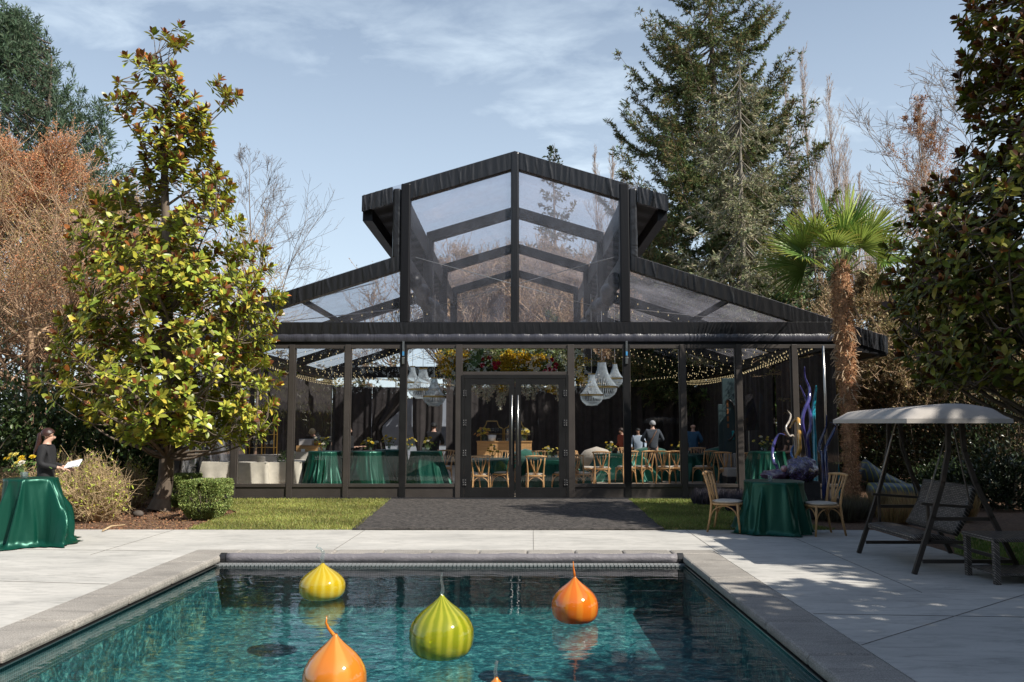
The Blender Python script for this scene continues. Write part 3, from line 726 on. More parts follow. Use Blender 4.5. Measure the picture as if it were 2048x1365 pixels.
# ---- string lights
bm_ = bpy.data.meshes.new('bulb')
_b = MB(); _b.ball((0,0,-.016), .009, 6); _b.tube([(0,0,-.004),(0,0,.012)], .006, 5)
m, nt, out = newmat('warm_bulb_glow'); e = nt.nodes.new('ShaderNodeEmission'); e.inputs[0].default_value = (1,.78,.42,1); e.inputs[1].default_value = .9
nt.links.new(e.outputs[0], out.inputs[0]); M['bulb'] = m
bulb_me = None
def strand(p0, p1, sag, label, nb=20, phase=0):
    global bulb_me
    p0 = Vector(p0); p1 = Vector(p1); r = empty('string_lights', tuple((p0+p1)/2), 0, label, 'string lights', 'strings of warm bulbs under the pavilion roof')
    g = MB(r); f = lambda t: p0.lerp(p1, t)+Vector((0,0,-sag*4*t*(1-t)))
    g.tube([f(k/24) for k in range(25)], .0055, 4); g.build('wire', M['dark'], r)
    for k in range(nb):
        q = f((k+.5+phase*.4)/nb)
        if bulb_me is None:
            o = _b.build('bulb', M['bulb'], r); bulb_me = o.data
        else:
            o = bpy.data.objects.new('bulb', bulb_me); COL.objects.link(o); o.parent = r; KIDS.setdefault(r.name, []).append(o)
        o.location = q - r.location
# across each side aisle: from the valley beam down to the side eave, and swags near the side walls
k = 0
for s, side in ((-1,'left'),(1,'right')):
    for j in range(13):
        y = YF+1.2+j*1.12
        order = 'nearest the glass front' if j == 0 else ('farthest back' if j == 12 else f'row {j+1} counted back from the glass front')
        strand((XC+s*2.35, y, LTOP-.75), (XC+s*7.2, y+.25*math.sin(j), 3.42), .18+.06*math.sin(j*2), f'warm bulb string across the {side} aisle, {order}', 20, (j%3)*.3)
for j in range(5):
    z = 3.35
    order = ['nearest the back wall','second from the back wall','third from the back wall','fourth from the back wall','nearest the middle'][j]
    y = YR-.6-j*1.1
    strand((XC-7.1, y, 3.55), (XC+7.1, y, 3.55), .42+.05*j, f'long warm bulb string swagging across the whole hall, {order}', 44, j*.2)
for s, side in ((-1,'left'),(1,'right')):
    for j in range(3):
        strand((XC+s*(6.9-.25*j), YF+.5, 3.4), (XC+s*(6.9-.3*j), YR-.5, 3.35-.02*j), .18+.1*j, f'warm bulb string running back along the {side} wall, '+['closest to the wall','middle one of three','furthest from the wall'][j], 60, j*.3)
# ---------------------------------------------------------------- vegetation
M['bark'] = mat('grey_brown_bark', (.13,.10,.075), .9, .35, 9, .6, 40, stretch=(1,1,.3))
M['bark_pale'] = mat('pale_lichen_bark', (.30,.27,.22), .9, .3, 9, .5, 40, stretch=(1,1,.3))
M['bark_mid'] = mat('lichen_grey_bark', (.20,.18,.145), .9, .3, 9, .5, 40, stretch=(1,1,.3))
M['twig_tan'] = mat('tan_twigs', (.40,.27,.17), .9, .3, 3)
M['twig_grey'] = mat('grey_twigs', (.18,.15,.13), .9, .3, 3)
M['twig_pale'] = mat('pale_poplar_twigs', (.36,.29,.24), .9, .2, 3)
M['glossy_leaf'] = leafmat('glossy_leaves', .34, .45, .16)
M['leaf'] = leafmat('matt_leaves', .55, .4, .3)
M['needle'] = leafmat('needles', .6, .3, .25)
M['palm_leaf'] = leafmat('palm_blades', .38, .5, .3)
def curve_pts(p0, p1, n, wob, rng, rise=0.0):
    p0 = np.asarray(p0, float); p1 = np.asarray(p1, float); L = np.linalg.norm(p1-p0)
    t = np.linspace(0, 1, n+1)[:,None]; w1, w2 = rng.normal(size=(2,3))*wob*L
    return p0+(p1-p0)*t + w1*np.sin(PI*t) + w2*np.sin(2*PI*t)*.5 + np.array([0,0,rise*L])*(t**2-t)
class Segs:
    def __init__(s): s.a=[]; s.b=[]; s.r0=[]; s.r1=[]
    def line(s, pts, ra, rb):
        n = len(pts)-1; r = np.linspace(ra, rb, n+1)
        s.a.append(pts[:-1]); s.b.append(pts[1:]); s.r0.append(r[:-1]); s.r1.append(r[1:])
    def build(s, name, m_, parent, n=4, off=(0,0,0)):
        off = np.array(off)
        V,F = segset(np.concatenate(s.a)-off, np.concatenate(s.b)-off, np.concatenate(s.r0), np.concatenate(s.r1), n)
        return qmesh(name, V, F, m_, parent, smooth=True)
# ---- magnolia: rosettes of big leaves at the twig ends
def magnolia(base, label, env, ztop, z0, n_tip, rng, dens_pow=.55, leafL=.17, lean=(0,0), seed_az=None, trunk_r=.14, gap=None, dark=1.0, trunkpts=None, brown=.45, depth=1.0, name='magnolia_tree'):
    base = np.array([base[0], base[1], 0.0]); root = empty(name, tuple(base), 0, label, 'tree')
    zs = [e[0] for e in env]; xl = [e[1] for e in env]; xr = [e[2] for e in env]
    tx = lambda z: lean[0]*z/ztop
    tips = []
    tries = 0
    while len(tips) < n_tip and tries < n_tip*60:
        tries += 1
        z = z0+(ztop-z0)*rng.random()**1.05; a = rng.uniform(0, 2*PI); rr = rng.random()**dens_pow
        L_ = np.interp(z, zs, xl); R_ = np.interp(z, zs, xr)
        cx = (L_+R_)/2; hw = (R_-L_)/2; q = hw*rr
        if rng.random() > (hw/max(.5,max(x2-x1 for x1,x2 in zip(xl,xr))/2))**1.2+.12: continue
        p = np.array([cx+q*math.cos(a), q*math.sin(a)*depth, z])
        if gap is not None and gap(p): continue
        if any(abs(p[0]-t[0])<.13 and abs(p[1]-t[1])<.13 and abs(p[2]-t[2])<.11 for t in tips[-260:]): continue
        tips.append(p)
    tips = np.array(tips)
    sg = Segs(); tw = Segs()
    tp = np.array(trunkpts) if trunkpts is not None else np.array([[tx(z)+.05*math.sin(z*2.1), .04*math.sin(z*1.7+1), z] for z in np.linspace(0, ztop*.985, 26)])
    nT = len(tp); rad = trunk_r*(1-np.linspace(0,1,nT))**.8+.012; rad[0]*=1.5; rad[1]*=1.1
    for i in range(nT-1): sg.line(tp[i:i+2], rad[i], rad[i+1])
    # limbs
    limbs = []; m = max(30, n_tip//14)
    sel = tips[rng.choice(len(tips), min(m, len(tips)), replace=False)]
    for e_ in sel:
        d = math.hypot(e_[0]-np.interp(e_[2], tp[:,2], tp[:,0]), e_[1]); zs_ = max(z0*.75, e_[2]-d*rng.uniform(.45,1.0)-.15)
        s0 = np.array([np.interp(zs_, tp[:,2], tp[:,0]), np.interp(zs_, tp[:,2], tp[:,1]), zs_])
        pts = curve_pts(s0, e_, 8, .05, rng, .25); r0 = min(.05, .016+.012*d); sg.line(pts, r0, .008); limbs.append(pts)
    lp = np.concatenate(limbs)
    for t in tips:
        dd = np.linalg.norm(lp-t, axis=1)+np.where(lp[:,2] > t[2]+.05, 1.2, 0)
        q = lp[np.argmin(dd)]; tw.line(curve_pts(q, t, 4, .07, rng, .3), .011, .005)
    so2 = -base*0
    sg.build('trunk', M['bark'], root, 7); tw.build('branches', M['bark'], root, 4)
    # rosettes
    pos=[];dr=[];up=[];LL_=[];WW=[];cc=[]
    for t in tips:
        cx = np.interp(t[2], tp[:,2], tp[:,0]); ax = np.array([t[0]-cx, t[1], 1.0+.6*rng.random()]); ax /= np.linalg.norm(ax)
        s1 = np.cross(ax, [0.3,.2,1]); s1/=np.linalg.norm(s1); s2 = np.cross(ax, s1)
        k = rng.integers(10, 17); hi_ = (t[2]-z0)/(ztop-z0)
        for j in range(k):
            f = j/k; th = j*2.4+rng.uniform(-.3,.3); tilt = .35+1.35*f+rng.uniform(-.15,.2)   # angle from the axis
            d = ax*math.cos(tilt)+(s1*math.cos(th)+s2*math.sin(th))*math.sin(tilt); d = d+np.array([0,0,-.1*f])
            n_ = ax*math.sin(tilt)-(s1*math.cos(th)+s2*math.sin(th))*math.cos(tilt)
            pos.append(t-ax*.12*f); dr.append(d); up.append(n_); sc_ = rng.uniform(.75,1.2)
            LL_.append(leafL*sc_*(.75+.35*f)); WW.append(leafL*.38*sc_*rng.uniform(.8,1.15))
            if tilt < .95 and rng.random() < brown*(.35+1.2*hi_): c = (np.array([.16,.055,.022]) if rng.random()<.7 else np.array([.42,.15,.04]))*rng.uniform(.6,1.3)
            else:
                c = np.array([.30,.34,.045])*rng.uniform(.55,1.25) if rng.random()<.65 else np.array([.50,.47,.07])*rng.uniform(.7,1.1)
                c = c*np.array([rng.uniform(.8,1.2),1,1])
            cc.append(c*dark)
    V,F,C = leafset(np.array(pos), np.array(dr), np.array(up), np.array(LL_), np.array(WW), np.array(cc))
    qmesh('crown', V, F, M['glossy_leaf'], root, C); return root
YM = 16.6; bx = X(325, YM)
def envpx(rows, Y, bx_): return [(Z(py, Y), X(l, Y, py)-bx_, X(r, Y, py)-bx_) for (py, l, r) in rows][::-1]
rowsL = [(55,262,398),(90,262,402),(130,240,420),(190,212,492),(215,215,470),(250,225,440),(300,185,430),(345,160,482),(400,170,480),(440,150,490),(500,132,535),(560,140,540),(600,165,575),(650,135,585),(700,110,560),(740,82,558),(800,110,555),(840,170,548),(880,230,520),(900,300,420)]
envL = envpx(rowsL, YM, bx)
def gapL(p):
    z = p[2]
    a = math.atan2(p[1], p[0]); q = math.hypot(p[0]-.2, p[1])
    n_ = math.sin(p[0]*2.9+1.3)*math.sin(z*2.3+.5)+.8*math.sin(p[1]*2.5+z*1.6)+.5*math.sin(z*4.1+a*3)
    edge = q > (1.25+.5*math.sin(z*3.7+a*2)+.35*math.sin(z*6.1))*max(.35,(10.5-z)/4.2)
    return n_ > (.12 if z > 5.2 else .7) or (edge and z > 3.5 and math.sin(z*5+a*4) > -.2)
zt = Z(55, YM)
tpL = []
for k_, (py, px_) in enumerate([(1022,318),(1000,322),(960,330),(900,334),(840,336),(760,338),(680,336),(600,334),(520,333),(440,331),(360,330),(290,334),(240,338),(190,336),(140,325),(100,318)]):
    tpL.append((X(px_, YM, py)-bx, .05*math.sin(k_), max(0, Z(py, YM))))
tpL[0] = (tpL[0][0], 0, -.02)
magnolia((bx, YM), 'tall sunlit magnolia with green and bronze leaves in the mulch bed at left', envL, zt, Z(880, YM), 1250, np.random.default_rng(3), gap=gapL, trunkpts=tpL, trunk_r=.15, leafL=.195, dens_pow=.5, brown=.5)
# right magnolia, shade put into its leaf colours by darkening them
YM2 = 12.0; bx2 = X(2150, YM2)
rowsR = [(-90,1960,2400),(0,1932,2460),(60,1928,2480),(110,1922,2500),(150,1930,2500),(200,1950,2500),(260,1945,2500),(310,1930,2500),(340,1900,2500),(370,1850,2520),(410,1812,2520),(460,1790,2540),(560,1785,2560),(640,1785,2560),(720,1815,2560),(770,1850,2540)]
magnolia((bx2, YM2), 'tall shaded magnolia with glossy green and rusty leaves at the right edge', envpx(rowsR, YM2, bx2), Z(-90, YM2), Z(770, YM2), 2100, np.random.default_rng(5), leafL=.18, dens_pow=.35, brown=.7, dark=.5, depth=.8, trunk_r=.16, name='magnolia_tree')
# ---- conifers
def conifer(base, h, rad, label, rng, n_wh=46, col=(.045,.07,.03), col2=None, droop=.35, upturn=.5, spray=.34, zbare=.12, dens=1.0, name='conifer_tree', trunkm='bark', cone=1.0, ragged=.35, w=.05, tr=None, bushy=1.0):
    root = empty(name, (base[0], base[1], 0), 0, label, 'tree')
    sg = Segs(); tz = np.linspace(0, h, 14); tpts = np.stack([.05*np.sin(tz*.5), .05*np.cos(tz*.4)-.05, tz], 1); rt = tr or h*.012
    for i in range(13): sg.line(tpts[i:i+2], rt*(1-i/13)+.015, rt*(1-(i+1)/13)+.012)
    sg.build('trunk', M[trunkm], root, 7)
    br = Segs(); P_=[];D_=[];C_=[];L_=[]
    for wi in range(n_wh):
        f = (wi+rng.random())/n_wh; z = h*(zbare+(1-zbare)*f)
        R = rad*((1-f)**cone)*(1+rng.uniform(-ragged, ragged*.6))+.12*rad*.5
        for b_ in range(rng.integers(3,6)):
            if rng.random() < .08: continue
            a = rng.uniform(0,2*PI); Rb = R*rng.uniform(.55,1.08)
            dirh = np.array([math.cos(a), math.sin(a), 0]); n = 9; t = np.linspace(0,1,n+1)
            pts = np.array([0,0,z])+dirh*(Rb*t)[:,None]; pts[:,2] += Rb*(-droop*np.sin(t*PI*.75)+upturn*t**2.5*.6+rng.uniform(-.08,.08)*t)
            side = np.array([-dirh[1], dirh[0], 0]); pts += side*(rng.normal()*.08*Rb*t**2)[:,None]
            br.line(pts, .012+.010*Rb, .006)
            # side twigs carrying foliage
            m_ = max(3, int(Rb*7*dens*bushy))
            for k in range(m_):
                tt = rng.uniform(.18, 1.0)**.8; i = min(n-1, int(tt*n)); q = pts[i]+(pts[i+1]-pts[i])*(tt*n-i); fd = pts[i+1]-pts[i]; fd/=np.linalg.norm(fd)
                s_ = 1 if rng.random()<.5 else -1; tl = Rb*.28*(1.15-tt)*rng.uniform(.6,1.2)+.1
                td = fd*.75+side*s_*rng.uniform(.4,1)+np.array([0,0,rng.uniform(-.45,.1)]); td/=np.linalg.norm(td)
                e_ = q+td*tl; br.line(np.array([q,e_]), .007, .004)
                ns = max(2, int(tl/.075*dens))
                for u in range(ns):
                    x = (u+rng.random())/ns; P_.append(q+td*tl*x); v = td*.7+rng.normal(size=3)*.45; v[2] -= droop*.5; D_.append(v); L_.append(spray*rng.uniform(.6,1.2)*(.6+.4*Rb/rad)); C_.append(1 if (col2 is not None and rng.random()<(.25 if tt<.7 else .45)) else 0)
    n = len(P_); P_=np.array(P_); D_=np.array(D_); c = tints(col, n, .35); k = np.array(C_)==1
    if col2 is not None: c[k] = tints(col2, k.sum(), .35)
    br.build('branches', M[trunkm], root, 3)
    V,F,C = leafset(P_, D_, rnd_dirs(n, rng), np.array(L_), w, c, (KITE_V,KITE_F))
    P2 = P_+norm(D_)*np.array(L_)[:,None]*.3; V2,F2,C2_ = leafset(P2, D_+rnd_dirs(n,rng)*.8*np.linalg.norm(D_,axis=1,keepdims=True), rnd_dirs(n,rng), np.array(L_)*.7, w, c*1.1, (KITE_V,KITE_F))
    V,F,C = join((V,F,C),(V2,F2,C2_))
    qmesh('crown', V, F, M['needle'], root, C); return root
def hz(py, Y): return Z(py, Y)
Y = 36.0
conifer((X(1440,Y), Y), hz(-60,Y)+2.0, 5.9, 'huge dark green spruce with upswept branch tips rising behind the right roof', np.random.default_rng(21), n_wh=74, col=(.10,.14,.05), col2=(.18,.15,.06), droop=.28, upturn=.75, spray=.27, zbare=.16, dens=1.9, w=.042, cone=.6, ragged=.4, name='spruce_tree', tr=.32)
Y = 29.5
conifer((X(1496,Y), Y), hz(120,Y), 3.1, 'pale lichen covered conifer with grey bare trunk in front of the dark spruce', np.random.default_rng(22), n_wh=44, col=(.33,.32,.20), col2=(.16,.18,.08), droop=.55, upturn=.1, spray=.26, zbare=.34, dens=1.5, w=.04, cone=.45, ragged=.5, name='spruce_tree', trunkm='bark_mid', tr=.17)
Y = 70.0
conifer((X(1111,Y), Y), hz(288,Y), 3.0, 'small distant spruce tip just right of the roof ridge', np.random.default_rng(23), n_wh=26, col=(.06,.08,.045), spray=.6, w=.16, zbare=.55, cone=.9, dens=.6, name='spruce_tree')
# green cedars low on the right, behind the palm
for i,(px_,Y,pt,r_,c_,lab) in enumerate(((1560,31,505,2.3,(.10,.16,.05),'rounded bright green cedar left of the palm trunk'),(1640,30,470,2.2,(.075,.13,.055),'blue green cedar directly behind the palm trunk'),(1745,29,560,2.4,(.11,.13,.05),'olive green cedar right of the palm trunk'),(1860,30,520,3.0,(.06,.085,.035),'dark green cedar behind the right magnolia'),(1990,28,480,3.0,(.05,.07,.03),'dark cedar at the far right edge'))):
    conifer((X(px_,Y), Y), hz(pt,Y), r_, lab, np.random.default_rng(40+i), n_wh=34, col=c_, col2=tuple(x*1.4 for x in c_), droop=.1, upturn=.3, spray=.32, zbare=.02, dens=1.15, w=.085, cone=.6, name='cedar_tree')
# ---- pine on the left: upright brushes of long needles
def pine(base, h, rows, label, rng, n=900, col=(.07,.11,.06)):
    root = empty('pine_tree', (base[0], base[1], 0), 0, label, 'tree'); sg = Segs()
    tz = np.linspace(0, h*.93, 12); tp = np.stack([.1*np.sin(tz), 0*tz, tz], 1)
    for i in range(11): sg.line(tp[i:i+2], .3*(1-i/11)+.03, .3*(1-(i+1)/11)+.03)
    zs=[e[0] for e in rows]; xl=[e[1] for e in rows]; xr=[e[2] for e in rows]; tips=[]
    for _ in range(n*3):
        if len(tips) >= n: break
        z = rng.uniform(zs[0], zs[-1]); L_=np.interp(z,zs,xl); R_=np.interp(z,zs,xr); a=rng.uniform(0,2*PI); q=rng.random()**.45
        tips.append([(L_+R_)/2+(R_-L_)/2*q*math.cos(a), (R_-L_)/2*q*math.sin(a)*.8, z])
    tips = np.array(tips)
    for t in tips[::3]:
        z0 = max(1, t[2]-.8*math.hypot(t[0],t[1])*.8); sg.line(curve_pts([0,0,z0], t, 6, .05, rng, .2), .03, .01)
    sg.build('trunk', M['bark'], root, 5)
    P_=[];D_=[]
    for t in tips:
        ax = np.array([t[0]*.25, t[1]*.25, 1.4]); ax/=np.linalg.norm(ax)
        for b_ in range(4):
            o = rng.normal(size=3)*.24; a2 = ax+rng.normal(size=3)*.3; a2/=np.linalg.norm(a2)
            for k in range(19):
                s = rng.random(); P_.append(t+o+a2*s*.42); D_.append(a2*.8+rnd_dirs(1,rng)[0]*.8)
    P_=np.array(P_); D_=np.array(D_); m_=len(P_); c=tints(col,m_,.4)
    V,F,C=leafset(P_,D_,rnd_dirs(m_,rng),rng.uniform(.16,.28,m_),.035,c,(KITE_V,KITE_F)); qmesh('crown',V,F,M['needle'],root,C)
Y=30.0; b_=X(60,Y)
pine((b_,Y), hz(50,Y), envpx([(45,5,40),(70,-10,75),(110,-60,80),(150,-70,112),(190,-80,150),(230,-90,205),(300,-100,225),(380,-110,235),(480,-120,245),(600,-120,250),(720,-120,240)],Y,b_), 'dense blue green pine towering at the top left', np.random.default_rng(31), 1150, (.08,.125,.07))
# ---- bare / twiggy trees
def twiggy(base, h, label, rng, trunk_r=.12, spread=.5, levels=4, n0=9, up=.5, m_='twig_grey', rmin=.006, name='bare_tree', buds=None, budcol=(.4,.17,.06), budn=2, z0=.15, kids=6, ratio=.52, budL=.05, lean=0.0, ends=3, Lk=1.0):
    root = empty(name, (base[0], base[1], 0), 0, label, 'tree'); sg = Segs(); tw = Segs(); tipl = []
    tz = np.linspace(0,1,9); tp = np.stack([lean*h*tz**1.5+.02*h*np.sin(tz*5), .02*h*np.sin(tz*4+1), tz*h],1)
    sg.line(tp, trunk_r, rmin*1.5)
    def grow(p, d, L, r, lv):
        n = 5; pts=[p]; q=p.copy(); dd=d.copy()
        for i in range(n):
            dd = dd+rng.normal(size=3)*.13+np.array([0,0,up*.12]); dd/=np.linalg.norm(dd); q=q+dd*L/n; pts.append(q)
        pts=np.array(pts); (sg if lv < 2 else tw).line(pts, r, max(rmin, r*.35))
        if lv >= levels: tipl.append(pts[2:]); return
        for k in range(kids if lv > 1 else kids+2):
            t = rng.uniform(.25,1); i=min(n-1,int(t*n)); q2=pts[i]+(pts[i+1]-pts[i])*(t*n-i)
            nd = (pts[i+1]-pts[i])/np.linalg.norm(pts[i+1]-pts[i])+rng.normal(size=3)*.55; nd[2]+=up*.3; nd/=np.linalg.norm(nd)
            grow(q2, nd, L*ratio*rng.uniform(.7,1.3), max(rmin, r*.5), lv+1)
    for k in range(n0):
        f = z0+(1-z0)*(k+rng.random())/n0*.97; i=min(7,int(f*8)); p=tp[i]+(tp[i+1]-tp[i])*(f*8-i); a=rng.uniform(0,2*PI)
        d=np.array([math.cos(a)*spread, math.sin(a)*spread, up+rng.uniform(0,.3)]); d/=np.linalg.norm(d)
        grow(p, d, (h*(1-f)*.62+h*.07)*Lk, max(rmin*2, trunk_r*(1-f)*.5), 1)
    sg.build('trunk', M[m_], root, 5); tw.build('twigs', M[m_], root, 3)
    if buds:
        q=np.concatenate(tipl); q=np.repeat(q, budn, axis=0); q=q+rng.normal(size=q.shape)*.03; n=len(q)
        V,F,C=leafset(q, rnd_dirs(n,rng)+[0,0,.3], rnd_dirs(n,rng), rng.uniform(.6,1.3,n)*budL, budL*.45, tints(budcol,n,.4), (KITE_V,KITE_F)); qmesh('leaves',V,F,M['leaf'],root,C)
    return root
Y=22.5
twiggy((X(40,Y),Y), hz(330,Y), 'twiggy orange budded tree filling the left edge below the pine', np.random.default_rng(51), .14, .8, 4, 17, .45, 'twig_tan', .0065, 'budding_tree', True, (.60,.27,.12), 2, .05, 6, .55, .05)
twiggy((X(190,Y+1),Y+1), hz(430,Y+1), 'smaller orange budded tree between the pine and the magnolia', np.random.default_rng(52), .10, .8, 4, 15, .45, 'twig_tan', .006, 'budding_tree', True, (.46,.36,.13), 2, .05, 6, .55, .05)
twiggy((X(-60,Y-1),Y-1), hz(330,Y-1), 'orange budded tree half cut off by the left edge', np.random.default_rng(53), .10, .8, 4, 14, .45, 'twig_tan', .006, 'budding_tree', True, (.58,.26,.12), 2, .05, 6, .55, .05)
Y=34.0
twiggy((X(500,Y),Y), hz(318,Y), 'leafless grey tree with fine arching twigs behind the magnolia', np.random.default_rng(54), .10, .45, 4, 12, .6, 'twig_grey', .005, 'bare_tree', None, z0=.3, kids=4, Lk=.7)
# poplars
for i,(px_,pt,Y) in enumerate(((1638,112,85),(1690,165,85),(1718,285,88),(1602,170,90),(1745,350,92),(1240,312,88),(1205,308,92),(1262,345,90),(1875,200,80),(1770,420,84))):
    labs=['tallest bare poplar right of the spruce','second tallest bare poplar right of the spruce','lower bare poplar beside the two tall ones','bare poplar tip half hidden by the spruce','short bare poplar above the palm crown','faint bare poplar between the roof ridge and the spruce','faint bare poplar leftmost of those beyond the roof','faint bare poplar just left of the spruce branches','bare poplar behind the rusty tree at the right','lowest bare poplar right of the palm crown']
    twiggy((X(px_,Y),Y), hz(pt,Y), labs[i], np.random.default_rng(60+i), .22, .10, 3, 46, 1.6, 'twig_pale', .011, 'poplar_tree', None, z0=.3, kids=4, ratio=.4, Lk=.42)
Y=25.0
twiggy((X(2010,Y),Y), hz(140,Y), 'leafless tree with long thin arching branches behind the right magnolia', np.random.default_rng(75), .12, .9, 4, 20, .25, 'twig_grey', .006, 'bare_tree', None, z0=.3, kids=4, ratio=.5)
Y=36.0
twiggy((X(1872,Y),Y), hz(225,Y), 'narrow tree with rusty orange leaves still on, right background', np.random.default_rng(76), .10, .34, 3, 30, .5, 'twig_tan', .006, 'larch_tree', True, (.36,.16,.06), 2, .3, 6, .42, .085, Lk=.55)
# brown mixed trees right behind the swing
for i,(px_,pt,Y,c_) in enumerate(((1780,560,24,(.26,.19,.09)),(1880,600,22.5,(.20,.17,.07)),(1965,560,23,(.16,.14,.06)))):
    twiggy((X(px_,Y),Y), hz(pt,Y), ['straw and olive leaved bushy tree right of the pavilion eave','olive brown bushy tree behind the swing canopy','olive brown bushy tree near the right edge'][i], np.random.default_rng(80+i), .09, .9, 4, 15, .2, 'twig_tan', .006, 'bushy_tree', True, c_, 4, .05, 6, .55, .085)
# bare trees behind the building (seen through the clear gable and the roof)
for i,(px_,pt,Y) in enumerate(((905,575,52),(950,548,54),(1000,560,50),(1060,550,55),(1110,545,52),(1160,560,54),(1225,590,53),(1290,600,56),(1350,600,54))):
    twiggy((X(px_,Y),Y), hz(pt-18,Y), 'brown leafless tree behind the pavilion, number %s from the left in that row' % ['one','two','three','four','five','six','seven','eight','nine'][i], np.random.default_rng(90+i), .22, .5, 4, 20, .5, 'twig_tan', .013, 'bare_tree', True, (.30,.22,.12), 1, .1, 5, .52, .12)
for i,(px_,pt,Y,r_) in enumerate(((735,722,60,2.2),(790,715,62,1.6),(885,712,58,2.0),(700,735,60,2.0),(640,728,62,2.5),(560,700,60,3),(1180,705,40,2.8),(1260,690,41,3.0),(1340,705,40,3.0),(1420,700,41,3.2),(1500,690,40,3.2),(1100,712,42,2.6),(480,690,55,3.5),(400,680,52,3.5))):
    lab=['olive conifer tip far beyond the back wall, left hand window','small distant conifer tip left of the left chandeliers','brownish distant conifer behind the left chandeliers','low distant conifer, left of the leftmost chandelier window','low far conifer between two left window posts','far conifer showing beside the magnolia crown','yellow green tree behind the right chandeliers','yellow green tree beyond the right chandeliers and strap','green tree behind the back wall right of the strap post','green tree behind the back wall left of the teal panel','green tree behind the right roof slope','green tree behind the floral garland','far dark conifer left of the pavilion behind the magnolia','far dark conifer behind the magnolia trunk'][i]
    conifer((X(px_,Y),Y), hz(pt,Y), r_, lab, np.random.default_rng(110+i), n_wh=22, col=(.12,.13,.045) if i>5 else (.11,.10,.045), col2=(.22,.20,.08), droop=.1, upturn=.3, spray=.45, zbare=.02, dens=.8, w=.14, cone=.6, name='conifer_tree')
# ---- leafy shrubs
def shrub(base, w_, d_, h, label, rng, n=3500, col=(.04,.08,.025), L=.09, name='evergreen_shrub', m_='glossy_leaf', stems=True, shape=.5, hollow=.25, flat=False, tm='bark', sun=None, zmin=.05, cat='shrub'):
    root = empty(name, (base[0], base[1], 0), 0, label, cat)
    u = rnd_dirs(n, rng); u[:,2] = np.abs(u[:,2]) if not flat else u[:,2]
    lump = 1+.18*np.sin(u[:,0:1]*5+w_)*np.sin(u[:,2:3]*6+h)+.12*np.sin(u[:,1:2]*9)
    q = (rng.random((n,1))**hollow)*lump; pos = u*q*[w_/2, d_/2, h*(.95 if not flat else .5)]; 
    if flat: pos[:,2] += h*.5
    pos[:,2] = np.maximum(pos[:,2], zmin); d = norm(u+rng.normal(size=(n,3))*.7+[0,0,.3])
    c = tints(col, n, .4); 
    V,F,C = leafset(pos, d, rnd_dirs(n,rng)+[0,0,.8], rng.uniform(.6,1.2,n)*L, L*.42, c); qmesh('leaves', V, F, M[m_], root, C)
    if stems:
        sg=Segs()
        for k in range(14):
            a=rng.uniform(0,2*PI); r_=rng.uniform(.3,.9); e=np.array([math.cos(a)*r_*w_/2, math.sin(a)*r_*d_/2, h*rng.uniform(.4,.85)]); sg.line(curve_pts([e[0]*.12,e[1]*.12,-.02], e, 6, .06, rng, .1), .025, .006)
        sg.build('stems', M[tm], root, 4)
    return root
rs = np.random.default_rng(200)
sh = [(-60,25.5,8,2.5,3.7,'tall dark evergreen screen at the left edge behind the budding trees'),(190,25.8,8,2.5,3.5,'tall dark evergreen screen left of the pavilion behind the magnolia'),(-20,19.0,4.2,2.8,2.6,'dark laurel at the left edge behind the cocktail table'),(110,19.6,3.8,2.8,2.9,'dark laurel behind the woman in black'),(215,19.9,3.6,2.6,2.5,'dark laurel under the left side of the magnolia'),(-110,18,3.5,2.5,2.2,'laurel cut by the left picture edge'),(330,20.6,2.2,1.6,2.2,'dark laurel behind the magnolia trunk')]
for i,(px_,Y,w_,d_,h_,lab) in enumerate(sh): shrub((X(px_,Y),Y), w_, d_, h_, lab, np.random.default_rng(201+i), 5200, (.06,.095,.03), .13 if i > 1 else .2, 'laurel_shrub')
# dark planting on the right
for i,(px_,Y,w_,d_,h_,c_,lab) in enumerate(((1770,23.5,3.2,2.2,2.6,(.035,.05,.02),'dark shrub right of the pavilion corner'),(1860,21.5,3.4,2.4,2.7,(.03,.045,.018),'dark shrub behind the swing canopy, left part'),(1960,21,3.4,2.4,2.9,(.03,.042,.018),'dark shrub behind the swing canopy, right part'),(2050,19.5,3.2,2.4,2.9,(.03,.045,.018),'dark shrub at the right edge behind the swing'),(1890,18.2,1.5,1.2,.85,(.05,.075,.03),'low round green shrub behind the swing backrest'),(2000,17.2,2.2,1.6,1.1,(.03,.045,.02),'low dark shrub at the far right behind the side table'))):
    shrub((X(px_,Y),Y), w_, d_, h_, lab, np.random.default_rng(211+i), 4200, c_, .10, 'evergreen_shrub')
# dry twiggy shrub with fresh yellow green leaves (left)
def dry_shrub(base, w_, h, label, seed, n=420, leafn=900, tm='twig_dry'):
    rng=np.random.default_rng(seed); root=empty('dry_shrub', (base[0],base[1],0), 0, label, 'shrub'); sg=Segs(); tips=[]
    for k in range(n):
        a=rng.uniform(0,2*PI); r_=rng.random()**.6; e=np.array([math.cos(a)*r_*w_/2, math.sin(a)*r_*w_/2.6, h*(1-.55*r_**2)*rng.uniform(.45,1.0)]); p=curve_pts([e[0]*.3+rng.normal()*.05,e[1]*.3,-.02], e, 5, .09, rng, .1); sg.line(p, .007, .003); tips.append(p[3:])
        for j in range(4):
            q=p[rng.integers(2,6)]; sg.line(np.array([q, q+rng.normal(size=3)*.13+[0,0,.04]]), .004, .002)
    sg.build('stems', M[tm], root, 3); t=np.concatenate(tips); t=t[rng.integers(0,len(t),leafn)]+rng.normal(size=(leafn,3))*.05
    V,F,C=leafset(t, rnd_dirs(leafn,rng)+[0,0,.4], rnd_dirs(leafn,rng), rng.uniform(.04,.09,leafn), .025, tints((.45,.48,.08),leafn,.4)); qmesh('leaves',V,F,M['leaf'],root,C)
